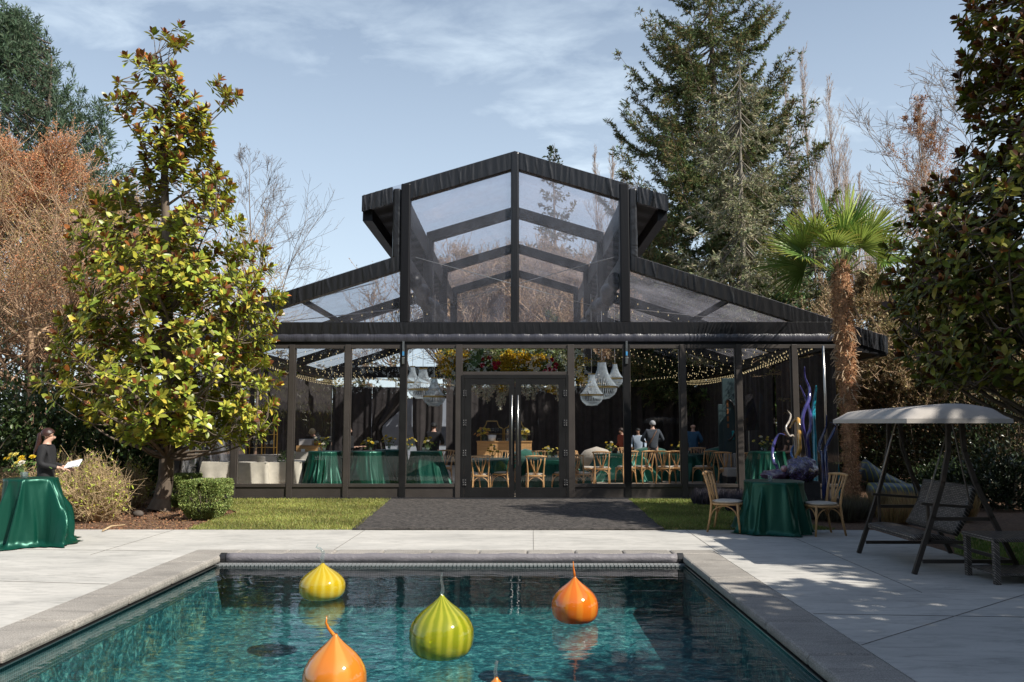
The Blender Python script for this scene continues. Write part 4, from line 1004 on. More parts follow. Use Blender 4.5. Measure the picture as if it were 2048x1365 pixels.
M['twig_dry'] = mat('dry_straw_twigs', (.48,.35,.20), .9, .3, 3)
dry_shrub((X(195,14.9),14.9), 1.25, 1.2, 'dry twiggy shrub with fresh yellow leaves beside the woman', 301)
dry_shrub((X(130,15.5),15.5), 1.4, 1.25, 'dry twiggy shrub behind the woman holding papers', 302, 300, 700)
dry_shrub((X(268,17.4),17.4), .9, .9, 'darker dry twigs left of the magnolia trunk', 303, 260, 260)
dry_shrub((X(40,16.8),16.8), 1.3, .9, 'low dry shrub behind the cocktail table', 304, 240, 300)
# clipped box hedges
def boxhedge(x0,x1,y0,y1,h,label,seed,n=26000):
    rng=np.random.default_rng(seed); cx,cy=(x0+x1)/2,(y0+y1)/2; root=empty('box_hedge',(cx,cy,0),0,label,'hedge'); a,b=(x1-x0)/2,(y1-y0)/2
    u=rnd_dirs(n,rng); p=np.sign(u)*np.abs(u)**.45; p=p/np.max(np.abs(p),axis=1,keepdims=True)**.75; p=p*(.86+.14*rng.random((n,1)))
    pos=p*[a,b,h*.5]; pos[:,2]+=h*.5; low=pos[:,2]<h*.35; pos[low,:2]*=(.62+.38*(pos[low,2:3]/(h*.35))); pos[:,2]=np.maximum(pos[:,2],.02)
    V,F,C=leafset(pos, u+rng.normal(size=(n,3))*.6, rnd_dirs(n,rng), .032, .02, tints((.24,.30,.09),n,.45)); qmesh('leaves',V,F,M['leaf'],root,C)
    sg=Segs()
    for k in range(60):
        e=pos[rng.integers(n)]*[.85,.85,.8]; sg.line(curve_pts([e[0]*.2,e[1]*.2,-.02],e,4,.05,rng),.008,.003)
    sg.build('stems',M['bark'],root,4)
boxhedge(X(378,15.2),X(452,15.2),14.85,15.75,.66,'clipped box hedge at the left corner of the lawn',401)
boxhedge(X(345,17.6),X(392,17.6),16.9,18.1,.62,'shaded clipped box hedge behind the magnolia trunk',402,14000)
# rock, fallen branch
g=MB(); g.ball((0,0,.03),.085,7,1.2,.8,.75); o=g.build('rock',mat('grey_rock',(.09,.075,.065),.9,.3,12,.6,30),smooth=True); o.location=(X(284,15.6),15.6,0); tag(o,'small grey rock in the mulch left of the magnolia trunk','rock')
g=MB(); g.tube([G(205,1062,.02),G(222,1053,.05),G(250,1050,.04)],[.012,.014,.006],6); o=g.build('fallen_branch',M['twig_dry']); tag(o,'pale broken branch lying at the edge of the mulch','branch')
# ornamental grasses and low bedding on the right
def tuft(base, w_, h, label, seed, n=1500, col=(.42,.30,.15), name='ornamental_grass', cat='grass clump'):
    rng=np.random.default_rng(seed); a=rng.uniform(0,2*PI,n); r_=rng.random(n)**.6*w_*.35
    pos=np.stack([r_*np.cos(a),r_*np.sin(a)*.7,np.zeros(n)],1); d=norm(np.stack([np.cos(a)*rng.uniform(.05,.5,n),np.sin(a)*rng.uniform(.05,.5,n),np.ones(n)],1))
    V,F,C=leafset(pos,d,rnd_dirs(n,rng),rng.uniform(.5,1.1,n)*h,.012,tints(col,n,.35),(KITE_V,KITE_F)); o=qmesh(name,V,F,M['leaf'],None,C); o.location=(base[0],base[1],-.02); return tag(o,label,cat)
for i,(px_,Y,w_,h_,c_,lab) in enumerate(((1830,15.2,1.1,.5,(.42,.30,.15),'largest dry golden grass clump behind the swing'),(1765,16.2,.7,.45,(.28,.20,.10),'dry golden grass clump right of the palm base'),(1788,14.7,.9,.35,(.36,.24,.11),'low golden grass clump under the swing seat'),(1895,15.0,1.0,.5,(.40,.28,.13),'dry grass clump hidden behind the swing backrest'),(1718,15.6,.8,.42,(.2,.15,.08),'short brown grass clump at the foot of the palm'))):
    tuft((X(px_,Y),Y),w_,h_,lab,420+i,1700,c_)
for i,(px_,Y,w_,lab) in enumerate(((1435,17.6,1.5,'low purplish heather by the base skirt behind the left cane chair'),(1500,16.2,1.3,'low purplish heather behind the green draped table'),(1620,15.6,1.4,'low purplish heather behind the right outdoor chair'),(1675,15.0,1.2,'low purplish heather right of the right outdoor chair'))):
    tuft((X(px_,Y),Y),w_,.38,lab,440+i,2600,(.055,.05,.065) if i!=3 else (.10,.09,.06),'heather','plant')
# ---- palm
YP=17.0; pb=X(1700,YP)
palm=empty('fan_palm',(pb,YP,0),0,'fan palm with shaggy brown trunk standing at the right corner of the pavilion','palm')
tp=[(X(px_,YP,py)-pb,0,Z(py,YP)) for py,px_ in ((1012,1702),(960,1704),(880,1700),(800,1697),(720,1692),(650,1687),(600,1684),(560,1683),(525,1682))]
tp[0]=(tp[0][0],0,-.02)
rr=[.15,.12,.125,.13,.155,.17,.175,.165,.11]
M['palm_fibre']=mat('shaggy_palm_fibre',(.36,.20,.11),.95,.55,14,1,40,stretch=(1,1,.5))
g=MB(); g.tube(tp,rr,18); g.build('trunk',M['palm_fibre'],palm,smooth=True)
rng=np.random.default_rng(77); n=15000; zz_=rng.uniform(.05,tp[-1][2]+.05,n)**1.0; zt_=[p[2] for p in tp]; xx_=np.interp(zz_,zt_,[p[0] for p in tp]); r2=np.interp(zz_,zt_,rr)
a=rng.uniform(0,2*PI,n); ridge=.02*np.sin(zz_*24+a*1.0)
pos=np.stack([xx_+(r2+ridge)*np.cos(a),(r2+ridge)*np.sin(a),zz_],1); d=np.stack([np.cos(a)*.5,np.sin(a)*.5,np.full(n,-.2)],1)+rng.normal(size=(n,3))*.5
V,F,C=leafset(pos,d,rnd_dirs(n,rng),rng.uniform(.03,.09,n),.012,tints((.50,.29,.16),n,.55),(KITE_V,KITE_F)); qmesh('fibres',V,F,M['chips'],palm,C)
m_=130; zz_=rng.uniform(2.0,tp[-1][2],m_); zz_[:60]=rng.uniform(2.2,3.6,60); a=rng.uniform(0,2*PI,m_); xx_=np.interp(zz_,zt_,[p[0] for p in tp]); r2=np.interp(zz_,zt_,rr); sg=Segs()
for i in range(m_):
    p=np.array([xx_[i]+r2[i]*.9*math.cos(a[i]),r2[i]*.9*math.sin(a[i]),zz_[i]]); e=p+np.array([math.cos(a[i])*.16,math.sin(a[i])*.16,rng.uniform(-.22,.12)]); sg.line(np.array([p,(p+e)/2+[0,0,.04],e]),.016,.007)
sg.build('frond_stubs',mat('dry_leaf_base',(.40,.29,.19),.8,.3,10),palm,4)['kind']='stuff'
top=np.array(tp[-1]); top[2]-=.05
def fan(idx, dirv, petL, R, fold, col, npl=36, droop=.2, arc=3.3):
    rng=np.random.default_rng(500+idx); dirv=np.array(dirv,float); dirv/=np.linalg.norm(dirv)
    hub=top+dirv*petL+np.array([0,0,-.08*petL]); g=MB()
    pts=[tuple(top+np.array([0,0,-.25])), tuple(top+dirv*petL*.5+np.array([0,0,.02])), tuple(hub)]
    g.tube(pts,[.016,.012,.009],5)
    s=np.cross(dirv,[0,0,1]); s/=max(np.linalg.norm(s),1e-6); 
    if abs(dirv[2])>.97: s=np.array([1.,0,0])
    nrm=np.cross(s,dirv)
    tilt=rng.uniform(-.9,.9); s,nrm=s*math.cos(tilt)+nrm*math.sin(tilt),nrm*math.cos(tilt)-s*math.sin(tilt)
    V=[];F=[];C=[]
    for j in range(npl):
        t=(j/(npl-1)-.5)*arc; dd=dirv*math.cos(t)+s*math.sin(t)+nrm*(fold*.6*abs(math.sin(t))+.05*(j%2)+rng.normal()*.03); dd/=np.linalg.norm(dd)
        L=R*(.78+.22*math.cos(t*.9))*rng.uniform(.93,1.06); wv=np.cross(dd,nrm); wv/=np.linalg.norm(wv)
        prev=None; c=np.array(col)*rng.uniform(.8,1.2); tipc=np.array([.42,.34,.08]) if rng.random()<.55 else c
        for q,(f,w_) in enumerate(((0,.003),(.3,.018),(.6,.017),(.85,.009),(1,.001))):
            p=hub+dd*L*f+np.array([0,0,-droop*L*f**2.6]); k=len(V); V+= [p-wv*w_+nrm*.006, p+wv*w_+nrm*.006, p-nrm*.007]; cc=c*(1-f**4)+tipc*f**4; C+=[cc]*3
            if q: F+=[(k-3,k-1,k+2,k),(k-1,k-2,k+1,k+2)]
    pt=g.build('petiole',mat_pet,palm)
    qmesh('fan_leaf',np.array(V),np.array(F),M['palm_leaf'],palm,np.array(C))
mat_pet=mat('palm_petiole',(.22,.27,.08),.5,.2,5)
GRN=(.15,.26,.055); GL=(.33,.42,.09)
fans=[((-.75,-.3,.75),.75,.75,.25,GL,.1),((-.35,-.2,1.0),.8,.75,.3,GRN,.05),((.05,-.3,1.05),.75,.8,.25,GL,.05),((.35,.1,1.1),.8,.75,.2,GRN,.05),((.8,.1,.95),.8,.8,.2,GL,.1),((1.0,-.25,.35),.75,.75,.2,GL,.3),((.9,-.5,.05),.8,.7,.25,GRN,.5),((-1.0,-.1,.45),.75,.85,.3,GL,.15),((-1.0,-.4,.2),.95,.8,.35,GRN,.25),((-.9,.3,.1),.9,.8,.3,GRN,.35),((-.5,-.8,.45),.6,.65,.3,GL,.25),((.3,-.9,.5),.55,.65,.3,GL,.3),((.0,.8,.9),.7,.75,.2,GRN,.1),((-.6,.6,.8),.75,.75,.2,GRN,.1),((.7,.6,.6),.75,.75,.2,GRN,.2),((.75,-.2,-.35),.75,.65,.2,(.09,.13,.04),.6),((-.75,-.1,-.1),.8,.7,.2,GRN,.5),((-.15,-.6,.9),.5,.65,.3,GRN,.1),((.55,-.4,.75),.65,.7,.25,GL,.1)]
for i,(dv_,pl,R,fo,c_,dr) in enumerate(fans): fan(i,dv_,pl*(1.15 if dv_[2]>.4 else 1.0),R*1.06,fo,c_,droop=dr*.45)
fl=[o for o in KIDS[palm.name] if o.name.startswith('fan_leaf')]
# ---- trees beyond the picture: they shade the right hand deck and show in the glass and the pool
def backdrop_tree(x,y,h,r_,label,seed,n=9000,z0=.2,col=(.05,.085,.03),L=.30,dens=.45):
    rng=np.random.default_rng(seed); root=empty('unseen_tree',(x,y,0),0,label,'tree',None); sg=Segs()
    tz=np.linspace(0,h*.9,8); tp=np.stack([.15*np.sin(tz*.6),.1*np.cos(tz*.5),tz],1); sg.line(tp,.22,.04)
    u=rnd_dirs(n,rng); q=rng.random((n,1))**dens; pos=u*q*[r_,r_,h*(1-z0)/2]+[0,0,h*(1+z0)/2]
    k=(np.sin(pos[:,0]*2.1+seed)*np.sin(pos[:,1]*2.3)*np.sin(pos[:,2]*1.9)) > -.28; pos=pos[k]; n=len(pos)
    for i in range(60): sg.line(curve_pts([0,0,rng.uniform(z0*h*.6,h*.7)],pos[rng.integers(n)],6,.06,rng,.1),.05,.01)
    sg.build('trunk',M['bark'],root,5)
    V,F,C=leafset(pos,rnd_dirs(n,rng),rnd_dirs(n,rng),rng.uniform(.6,1.2,n)*L,L*.45,tints(col,n,.4)); qmesh('crown',V,F,M['leaf'],root,C)
SH=[(8.9,2.7,8.2,3.1,'broad garden tree beside the pool shading the right deck'),(9.6,-1.2,9.5,3.4,'garden tree on the right further back than the pool'),(6.4,-3.6,8.0,2.8,'garden tree behind the photographer on the right'),(12.2,6.4,10,3.0,'garden tree on the right lawn shading the swing')]
for i,(x,y,h,r_,lab) in enumerate(SH): backdrop_tree(x,y,h,r_,lab,600+i,14000,.22)
for i in range(9): backdrop_tree(-30+i*7.5+RNG.uniform(-1,1),-17-RNG.uniform(0,4),15+RNG.uniform(0,4),5.0,'added unseen tree %s in the row behind the photographer'%['one','two','three','four','five','six','seven','eight','nine'][i],620+i,5000,.08,(.05,.08,.03),.5)  # unseen row added to darken glass reflections and cut sky fill

SH2=[(13.5,-1.5,12,4.0,'large added unseen tree far right behind the photographer'),(14.5,3.5,11,3.6,'large added unseen tree right of the pool lawn'),(11.2,9.6,9.5,2.6,'added unseen tree on the right lawn beyond the side table'),(10.9,14.0,6.9,1.9,'lower unseen tree right of the palm, added to shade its foot')]  # unseen trees added to cut sky fill, the last to shade the palm foot
for i,(x,y,h,r_,lab) in enumerate(SH2): backdrop_tree(x,y,h,r_,lab,680+i,11000,.1,(.04,.065,.025),.42)
rng=np.random.default_rng(700); r=empty('unseen_hedge',(0,-13,0),0,'long dark unseen hedge added behind the photographer','hedge')  # unseen hedge with solid core, added to darken reflections in the glass
g=MB(r); g.box(-40,40,-13.5,-12.6,0,3.4); g.build('stems',M['forest_floor'],r)
n=30000; pos=np.stack([rng.uniform(-40,40,n),rng.uniform(.3,.6,n),rng.uniform(0,3.7,n)],1); V,F,C=leafset(pos,rnd_dirs(n,rng),rnd_dirs(n,rng),.28,.14,tints((.04,.065,.025),n,.4)); qmesh('leaves',V,F,M['leaf'],r,C)
# ---------------------------------------------------------------- furniture
def chair_proto():
    r = empty('cane_chair', (0,0,0), 0, 'x', 'chair', 'light wood lattice back chairs')
    W = M['wood']
    for s in (-1,1):
        g=MB(); g.tube([(s*.19,-.2,.44),(s*.2,-.21,.25),(s*.205,-.235,0)],[.018,.018,.015],8); g.build('leg',W,r,smooth=True)
        g=MB(); g.tube([(s*.195,.27,0),(s*.185,.22,.25),(s*.18,.2,.45),(s*.195,.235,.66),(s*.215,.30,.885)],[.016,.019,.02,.018,.016],8); g.build('leg',W,r,smooth=True)
    g=MB(); g.tube([(-.25,.30,.885),(-.13,.325,.895),(0,.333,.898),(.13,.325,.895),(.25,.30,.885)],[.02,.024,.025,.024,.02],8,flat=.8); g.build('top_rail',W,r,smooth=True)
    for k,(xb,xt) in enumerate(((-.055,-.15),(-.03,-.055),(.03,.055),(.055,.15))):
        g=MB(); g.tube([(xb*1.0,.205,.44),(xb*.9,.215,.55),(xb*.4+xt*.6,.26,.72),(xt,.315,.89)],[.011,.01,.01,.01],6,flat=.7); g.build('back_slat',W,r,smooth=True)
    for s in (-1,1):
        g=MB(); g.tube([(-s*.02,.205,.44),(s*.05,.235,.6),(s*.11,.27,.74),(s*.105,.315,.89)],[.01]*4,6); g.build('back_slat',W,r,smooth=True)
    g=MB(); g.lathe([(.02,.415),(.235,.415),(.245,.425),(.245,.44),(.23,.448),(.02,.448)],28,(0,0,0),wave=lambda t,v:1+.10*abs(math.sin(2*t))**1.5); g.build('seat_frame',W,r,smooth=True)
    g=MB(); g.lathe([(.01,.449),(.2,.449),(.222,.46),(.215,.478),(.15,.488),(.01,.49)],28,(0,-.005,0),wave=lambda t,v:1+.09*abs(math.sin(2*t))**1.5); g.build('cushion',M['cushion'],r,smooth=True)
    def arch(p0,p1):
        p0=Vector(p0);p1=Vector(p1);g=MB();pts=[]
        for k in range(11):
            t=k/10; pts.append(p0.lerp(p1,t)+Vector((0,0,.155*math.sin(PI*t)**.55)))
        g.tube(pts,.0095,6); g.build('arch_brace',W,r,smooth=True)
    arch((-.198,-.21,.25),(.198,-.21,.25)); arch((-.188,.22,.25),(.188,.22,.25)); arch((-.198,-.2,.25),(-.19,.21,.25)); arch((.198,-.2,.25),(.19,.21,.25))
    return r
CH=chair_proto(); ch_used=[False]
def chair(px_,Y,deg,label,scale=1.0,z=0):
    rz=math.radians(deg); x=X(px_,Y)
    if not ch_used[0]:
        c=CH; c.location=(x,Y,z); c.rotation_euler=(0,0,rz); c['label']=label; ch_used[0]=True
    else: c=dup(CH,(x,Y,z),rz,label)
    c.scale=(scale,)*3; return c
# deg: 0 faces the camera (-Y); 90 faces +X ; 180 faces away
def cloth_table(px_,Y,rt,rb,h,label,seed,nfold=15,name='cocktail_table',group=None,cat='table',puddle=None,amp=.10,x=None,bulge=0):
    rng=random.Random(seed); cx=X(px_,Y) if x is None else x; r=empty(name,(cx,Y,0),0,label,cat,group)
    ph=[rng.uniform(0,6.28) for _ in range(8)]; fr=[nfold, nfold*.62, nfold*1.7, 3, 5]
    fr=[round(f) for f in fr]; ridges=[(rng.uniform(0,2*PI),rng.uniform(.05,.14),rng.uniform(.45,1.5),rng.uniform(-.25,.45),rng.uniform(-.25,.25)) for _ in range(int(nfold*1.9))]
    def wave(t,v):
        w=math.sin(fr[1]*t+ph[1]+.9*math.sin(2*t))*.22+math.sin(fr[2]*t+ph[2]+6*v*math.sin(t*2+ph[6]))*.05
        for tc_,wd,am,v0,tw in ridges:
            q=((t-tc_-tw*v+PI)%(2*PI)-PI)/(wd*(.5+.8*v))
            if abs(q)<2.6: w+=am*math.exp(-q*q)*min(1,max(0,v-v0)/.35)**.7
        return 1+amp*(w-.35)*(v**.35)*1.1
    n=260; prof=24; vs=[];fs=[]
    for i in range(prof+1):
        v=i/prof
        for k in range(n):
            t=2*PI*k/n; rr=(rt+(rb-rt)*(v**1.25)+bulge*math.sin(PI*v)*max(0,math.cos(t-.3)))*wave(t,v); z=h*(1-v)
            tt=t+.10*v*math.sin(4*t+ph[3])
            if v>.93 and puddle:
                pw=puddle(t)*(v-.93)/.07; rr+=pw; z=.012+.02*abs(math.sin(9*t+ph[4]))*(1 if pw>0 else 0)*(1-v)/.07
            vs.append((cx+rr*math.cos(tt),Y+rr*math.sin(tt),max(z,.006+.006*(1+math.sin(23*t)))))
    for i in range(prof):
        for k in range(n): fs.append((i*n+k,(i+1)*n+k,(i+1)*n+(k+1)%n,i*n+(k+1)%n))
    g=MB(r); g.add(vs,fs); k0=len(g.v)
    for q in (.97,.5,.02): g.v+= [(cx+rt*q*math.cos(2*PI*k/n),Y+rt*q*math.sin(2*PI*k/n),h+(.004 if q<.9 else .003)) for k in range(n)]
    for a_,b_ in ((0,k0),(k0,k0+n),(k0+n,k0+2*n)):
        g.f += [(a_+k,a_+(k+1)%n,b_+(k+1)%n,b_+k) for k in range(n)]
    g.build('tablecloth',M['green_satin'],r,smooth=True)
    g=MB(r); g.lathe([(.01,h-.03),(rt-.01,h-.03),(rt-.01,h-.004),(.01,h-.004)],40,(cx,Y,0)); g.tube([(cx,Y,h-.04),(cx,Y,.03)],.03,8); g.build('tabletop',M['dark'],r)
    return r
def flowers(loc,label,seed,n=9,h=.2,spread=.12,cols=((.75,.55,.04),(.8,.7,.2)),vase=True,bl=.035,white=0,group='yellow flower centrepieces',name='flower_arrangement',nleaf=14):
    rng=np.random.default_rng(seed); loc=Vector(loc); r=empty(name,tuple(loc),0,label,'flowers',group); V=[];sg=Segs();P_=[];D_=[];U_=[];L_=[];W_=[];C_=[]
    if vase:
        g=MB(); g.lathe([(.001,.004),(.03,.004),(.038,.03),(.04,.085),(.037,.085),(.034,.03),(.001,.012)],14); g.build('vase',M['clearglass'],r,smooth=True)
    for k in range(n):
        e=np.array([rng.normal()*spread*.6,rng.normal()*spread*.4,h*rng.uniform(.35,1.1)+.05]); sg.line(curve_pts([0,0,.03],e,4,.08,rng),.003,.002)
        c=np.array(cols[rng.integers(len(cols))]) if rng.random()>white else np.array([.75,.7,.6]); b_=bl*rng.uniform(.7,1.25); ax=norm(np.array([e[0]*3,-.6+e[1],1.0])); s1=norm(np.cross(ax,[.2,.9,.1])); s2=np.cross(ax,s1)
        for q in range(3):
            for j in range(6):
                t=j*PI/3+q*.5; ti=.35+q*.45; d=ax*math.cos(ti)+(s1*math.cos(t)+s2*math.sin(t))*math.sin(ti); P_.append(e);D_.append(d);U_.append(ax*math.sin(ti)-(s1*math.cos(t)+s2*math.sin(t))*math.cos(ti));L_.append(b_*(.8+.2*q));W_.append(b_*.7);C_.append(c*rng.uniform(.8,1.15))
    for k in range(nleaf):
        e=np.array([rng.normal()*spread*.6,rng.normal()*spread*.4,h*rng.uniform(.15,.7)+.03]); P_.append(e);D_.append(rnd_dirs(1,rng)[0]+[0,0,.5]);U_.append(rnd_dirs(1,rng)[0]);L_.append(.06);W_.append(.025);C_.append(np.array([.12,.2,.05])*rng.uniform(.6,1.3))
    sg.build('stems',MAT_STEM,r,4)
    V,F,C=leafset(np.array(P_),np.array(D_),np.array(U_),np.array(L_),np.array(W_),np.array(C_)); qmesh('blooms',V,F,M['leaf'],r,C); return r
MAT_STEM=mat('green_stem',(.12,.2,.06),.6,.2,10)
def tumbler(loc,label,h=.09,r=.038):
    g=MB(); g.lathe([(.001,.003),(r*.85,.003),(r,h),(r*.93,h),(r*.8,.012),(.001,.012)],16); o=g.build('glass_tumbler',M['clearglass'],smooth=True); o.location=loc; return tag(o,label,'glass')
# outdoor left cocktail table
YT=11.9; xt=X(68,YT); hT=Z(957,YT)
def pud(t): return .10+.16*max(0,math.cos(t-PI*1.12))**2+.05*math.sin(7*t)+.03*math.sin(17*t)
cloth_table(0,YT,.34,.43,hT,'tall round table draped in emerald satin on the left deck beside the woman',5,11,puddle=pud,amp=.25,x=xt,bulge=.08)
flowers((xt-.08,YT-.05,hT+.005),'yellow and white flowers in a glass on the left outdoor table',31,16,.26,.2,bl=.036,white=.25,nleaf=30)
tumbler((xt+.02,YT-.18,hT+.005),'clear glass beside the flowers on the left outdoor table')
# outdoor right table set
YT2=13.25; hT2=Z(962,YT2)
cloth_table(1544,YT2,.45,.5,hT2,'low round table draped in emerald satin between two chairs on the right deck',8,12,puddle=lambda t:.03+.05*max(0,math.cos(t-PI*1.1))+.012*math.sin(9*t),amp=.17)
tumbler((X(1537,YT2-.2),YT2-.2,hT2+.005),'small clear glass on the right outdoor table')
chair(1451,13.35,62,'cane chair on the deck facing right towards the green draped table')
chair(1637,13.0,-78,'cane chair on the deck right of the green draped table, seen from the side')
# ---- interior: satin tables
cloth_table(652,20.4,.40,.62,1.0,'tall emerald draped table nearest the buffet, leftmost inside',11,14,amp=.13,group='tall emerald draped tables inside')
cloth_table(738,20.5,.40,.60,1.0,'tall emerald draped table in the third window from the left, its left one',12,14,amp=.13,group='tall emerald draped tables inside')
cloth_table(782,21.6,.40,.60,1.0,'tall emerald draped table just left of the strapped post',13,14,amp=.13,group='tall emerald draped tables inside')
cloth_table(853,20.4,.38,.60,1.0,'tall emerald draped table in the window left of the doors',14,13,amp=.13,group='tall emerald draped tables inside')
cloth_table(1532,20.4,.42,.62,1.0,'tall emerald draped table where the man in black leans, behind the glass reeds',15,13,amp=.13,group='tall emerald draped tables inside')
for i,(px_,Y,r_,lab) in enumerate(((985,21.9,.72,'round dining table with emerald cloth behind the left door leaf'),(1105,21.9,.72,'round dining table with emerald cloth behind the right door leaf'),(1240,25.2,.78,'round dining table with emerald cloth in the window right of the doors'),(1365,25.4,.72,'round dining table with emerald cloth behind the two middle right windows'),(1045,27.0,.6,'small emerald covered round table further back in front of the bar'))):
    cloth_table(px_,Y,r_,r_+.16,.76,lab,20+i,20,name='dining_table',amp=.09,group='round emerald dining tables')
def seat_at(lst):
    for a in lst: chair(*a)
seat_at([
 (963,20.35,178,'cane chair behind the left door leaf, its back nearest the glass'),
 (936,20.9,140,'cane chair at the far left of the left door leaf'),
 (1008,21.0,-120,'cane chair turned towards the table, beside the left door handle'),
 (940,22.9,60,'cane chair on the far side of the table behind the left door, left one'),
 (1000,23.2,-20,'cane chair on the far side of the table behind the left door, right one'),
 (1070,20.35,182,'cane chair behind the right door leaf, its back nearest the glass'),
 (1128,20.9,-140,'cane chair at the right edge of the right door leaf'),
 (1085,23.3,10,'cane chair on the far side of the table behind the right door, left one'),
 (1122,23.2,-25,'cane chair on the far side of the table behind the right door, right one'),
 (1160,20.9,150,'cane chair right beside the right door post'),
 (1172,23.6,75,'cane chair seen from the side in the window right of the doors'),
 (1203,23.4,172,'cane chair with its back to us in the window right of the doors'),
 (1250,23.9,-160,'cane chair partly hidden by the right strapped post'),
 (1283,24.0,-150,'cane chair just right of the right strapped post'),
 (1252,26.6,0,'cane chair on the far side of the table right of the doors'),
 (1330,23.8,150,'cane chair with its back to us left of the middle right window post'),
 (1352,23.9,165,'cane chair second from left beside the middle right post'),
 (1405,24.0,-150,'cane chair right of the middle right window post, back to us'),
 (1395,26.6,-10,'cane chair on the far side of the table beside the man in blue'),
 (1455,23.0,140,'cane chair left of the right hand shaded post'),
 (1498,22.6,175,'cane chair right of the right hand shaded post'),
 (1592,21.6,-90,'cane chair behind the blue glass reeds'),
 (735,23.5,0,'cane chair behind the third window table, left one'),
 (775,23.8,10,'cane chair behind the third window table, right one'),
 (812,22.4,100,'cane chair beside the left strapped post'),
 (885,24.0,-20,'cane chair in the window left of the doors behind the tall table'),
 (712,22.2,90,'cane chair with white flowers on its back near the man carrying a tray')])
cf=[(985,21.9,.77,'yellow flowers on the dining table behind the left door'),(1098,21.9,.77,'yellow flowers on the dining table behind the right door'),(1221,25.0,.77,'yellow flowers on the dining table right of the doors'),(1362,25.2,.77,'yellow flowers on the dining table beside the middle right post'),(649,20.4,1.0,'cream and yellow flowers on the leftmost tall table'),(742,20.5,1.0,'yellow flowers on the left tall table in the third window'),(779,21.6,1.0,'yellow flowers on the tall table beside the left strapped post'),(818,24,.9,'yellow flowers just right of the left strapped post'),(856,20.4,1.0,'yellow tulips on the tall table left of the doors'),(1530,20.4,1.0,'yellow flowers on the tall table beside the man in black')]
for i,(px_,Y,z,lab) in enumerate(cf): flowers((X(px_,Y-.1),Y-.1,z+.006),lab,50+i,14,.27,.16,bl=.036,white=.12 if i!=4 else .5,nleaf=18)
for i,(px_,Y,z) in enumerate(((975,21.7,.77),(1112,21.7,.77),(1236,24.9,.77),(1375,25.2,.77),(640,20.3,1.0),(848,20.3,1.0),(1522,20.3,1.0))): tumbler((X(px_,Y),Y,z+.005),['small glass on the dining table behind the left door','small glass on the dining table behind the right door','small glass on the dining table right of the doors','small glass on the table beside the middle right post','small glass on the leftmost tall table','small glass on the tall table left of the doors','small glass beside the yellow flowers at the leaning man'][i])
# ---- buffet with grey linen
def linen_table(x0,x1,y0,y1,h,label,seed):
    cx,cy=(x0+x1)/2,(y0+y1)/2; r=empty('buffet_table',(cx,cy,0),0,label,'table','buffet tables under grey linen'); g=MB(r); rng=random.Random(seed); ph=rng.uniform(0,6)
    per=[(x0,y0),(x1,y0),(x1,y1),(x0,y1),(x0,y0)]; pts=[]
    for (a,b_),(c,d_) in zip(per[:-1],per[1:]):
        L=math.hypot(c-a,d_-b_); m_=max(6,int(L/.05))
        for k in range(m_): t=k/m_; pts.append((a+(c-a)*t,b_+(d_-b_)*t,(d_-b_)/L,-(c-a)/L))
    n=len(pts); rows=8; vs=[]
    for j in range(rows+1):
        v=j/rows
        for k,(x,y,nx,ny) in enumerate(pts):
            o=(.03+.05*math.sin(k*.42+ph)+.035*math.sin(k*.9+ph))*v; vs.append((x+nx*o,y+ny*o,h*(1-v)+.008))
    fs=[(j*n+k,(j+1)*n+k,(j+1)*n+(k+1)%n,j*n+(k+1)%n) for j in range(rows) for k in range(n)]
    g.add(vs,fs); g.build('tablecloth',M['linen'],r,smooth=True); g=MB(r); g.box(x0,x1,y0,y1,h-.02,h+.009); g.build('tabletop',M['linen'],r)
    return r
linen_table(X(366,20.6),X(476,20.6),20.2,20.9,.74,'grey linen covered table behind the box hedge',1)
linen_table(X(478,20.3),X(541,20.3),20.05,20.7,.74,'grey linen buffet table in the second window, front one',2)
linen_table(X(543,20.6),X(612,20.6),20.25,21.7,.74,'grey linen buffet table continuing behind the window post',3)
linen_table(X(585,22.9),X(680,22.9),22.5,23.2,.9,'higher grey linen table carrying the wooden crate',4)
linen_table(X(400,23.4),X(560,23.4),23.0,23.8,.8,'grey linen table further back under the glass rack',5)
def simple(name,build,label,cat,mat_,smooth=True,bevel=0,group=None,loc=None):
    g=MB(); build(g); o=g.build(name,mat_,None,smooth,bevel)
    if loc is not None: o.location=loc
    return tag(o,label,cat,group)
def tray(px_,Y,z,w_,label,m_='steel'):
    x=X(px_,Y); simple('serving_tray',lambda g:g.add([],[]) or g.box(-w_/2,w_/2,-.16,.16,0,.035),label,'tray',M[m_],False,.012,'serving trays on the buffet',(x,Y,z))
for i,(px_,Y,z,w_,m_) in enumerate(((415,20.5,.755,.5,'counter_wood'),(455,20.6,.755,.3,'white'),(492,20.3,.735,.34,'steel'),(520,23.3,.815,.45,'counter_wood'),(560,21.2,.755,.34,'white'),(590,21.3,.755,.3,'counter_wood'),(450,23.3,.815,.5,'white'),(545,23.4,.82,.3,'steel'))):
    tray(px_,Y,z,w_,['wooden serving board on the table behind the box hedge','white tray on the table behind the box hedge','steel tray on the front buffet table','long wooden board on the further buffet table','white tray at the right end of the buffet','small wooden board at the right end of the buffet','white tray on the further buffet table','steel tray under the glass rack'][i],m_)
def plates(g):
    for k in range(9): g.lathe([(.001,k*.016),(.07,k*.016),(.10,k*.016+.010),(.10,k*.016+.013),(.001,k*.016+.004)],20)
simple('plate_stack',plates,'stack of grey plates on the front buffet table','plates',M['grey_fabric'],loc=(X(523,20.2),20.25,.735))
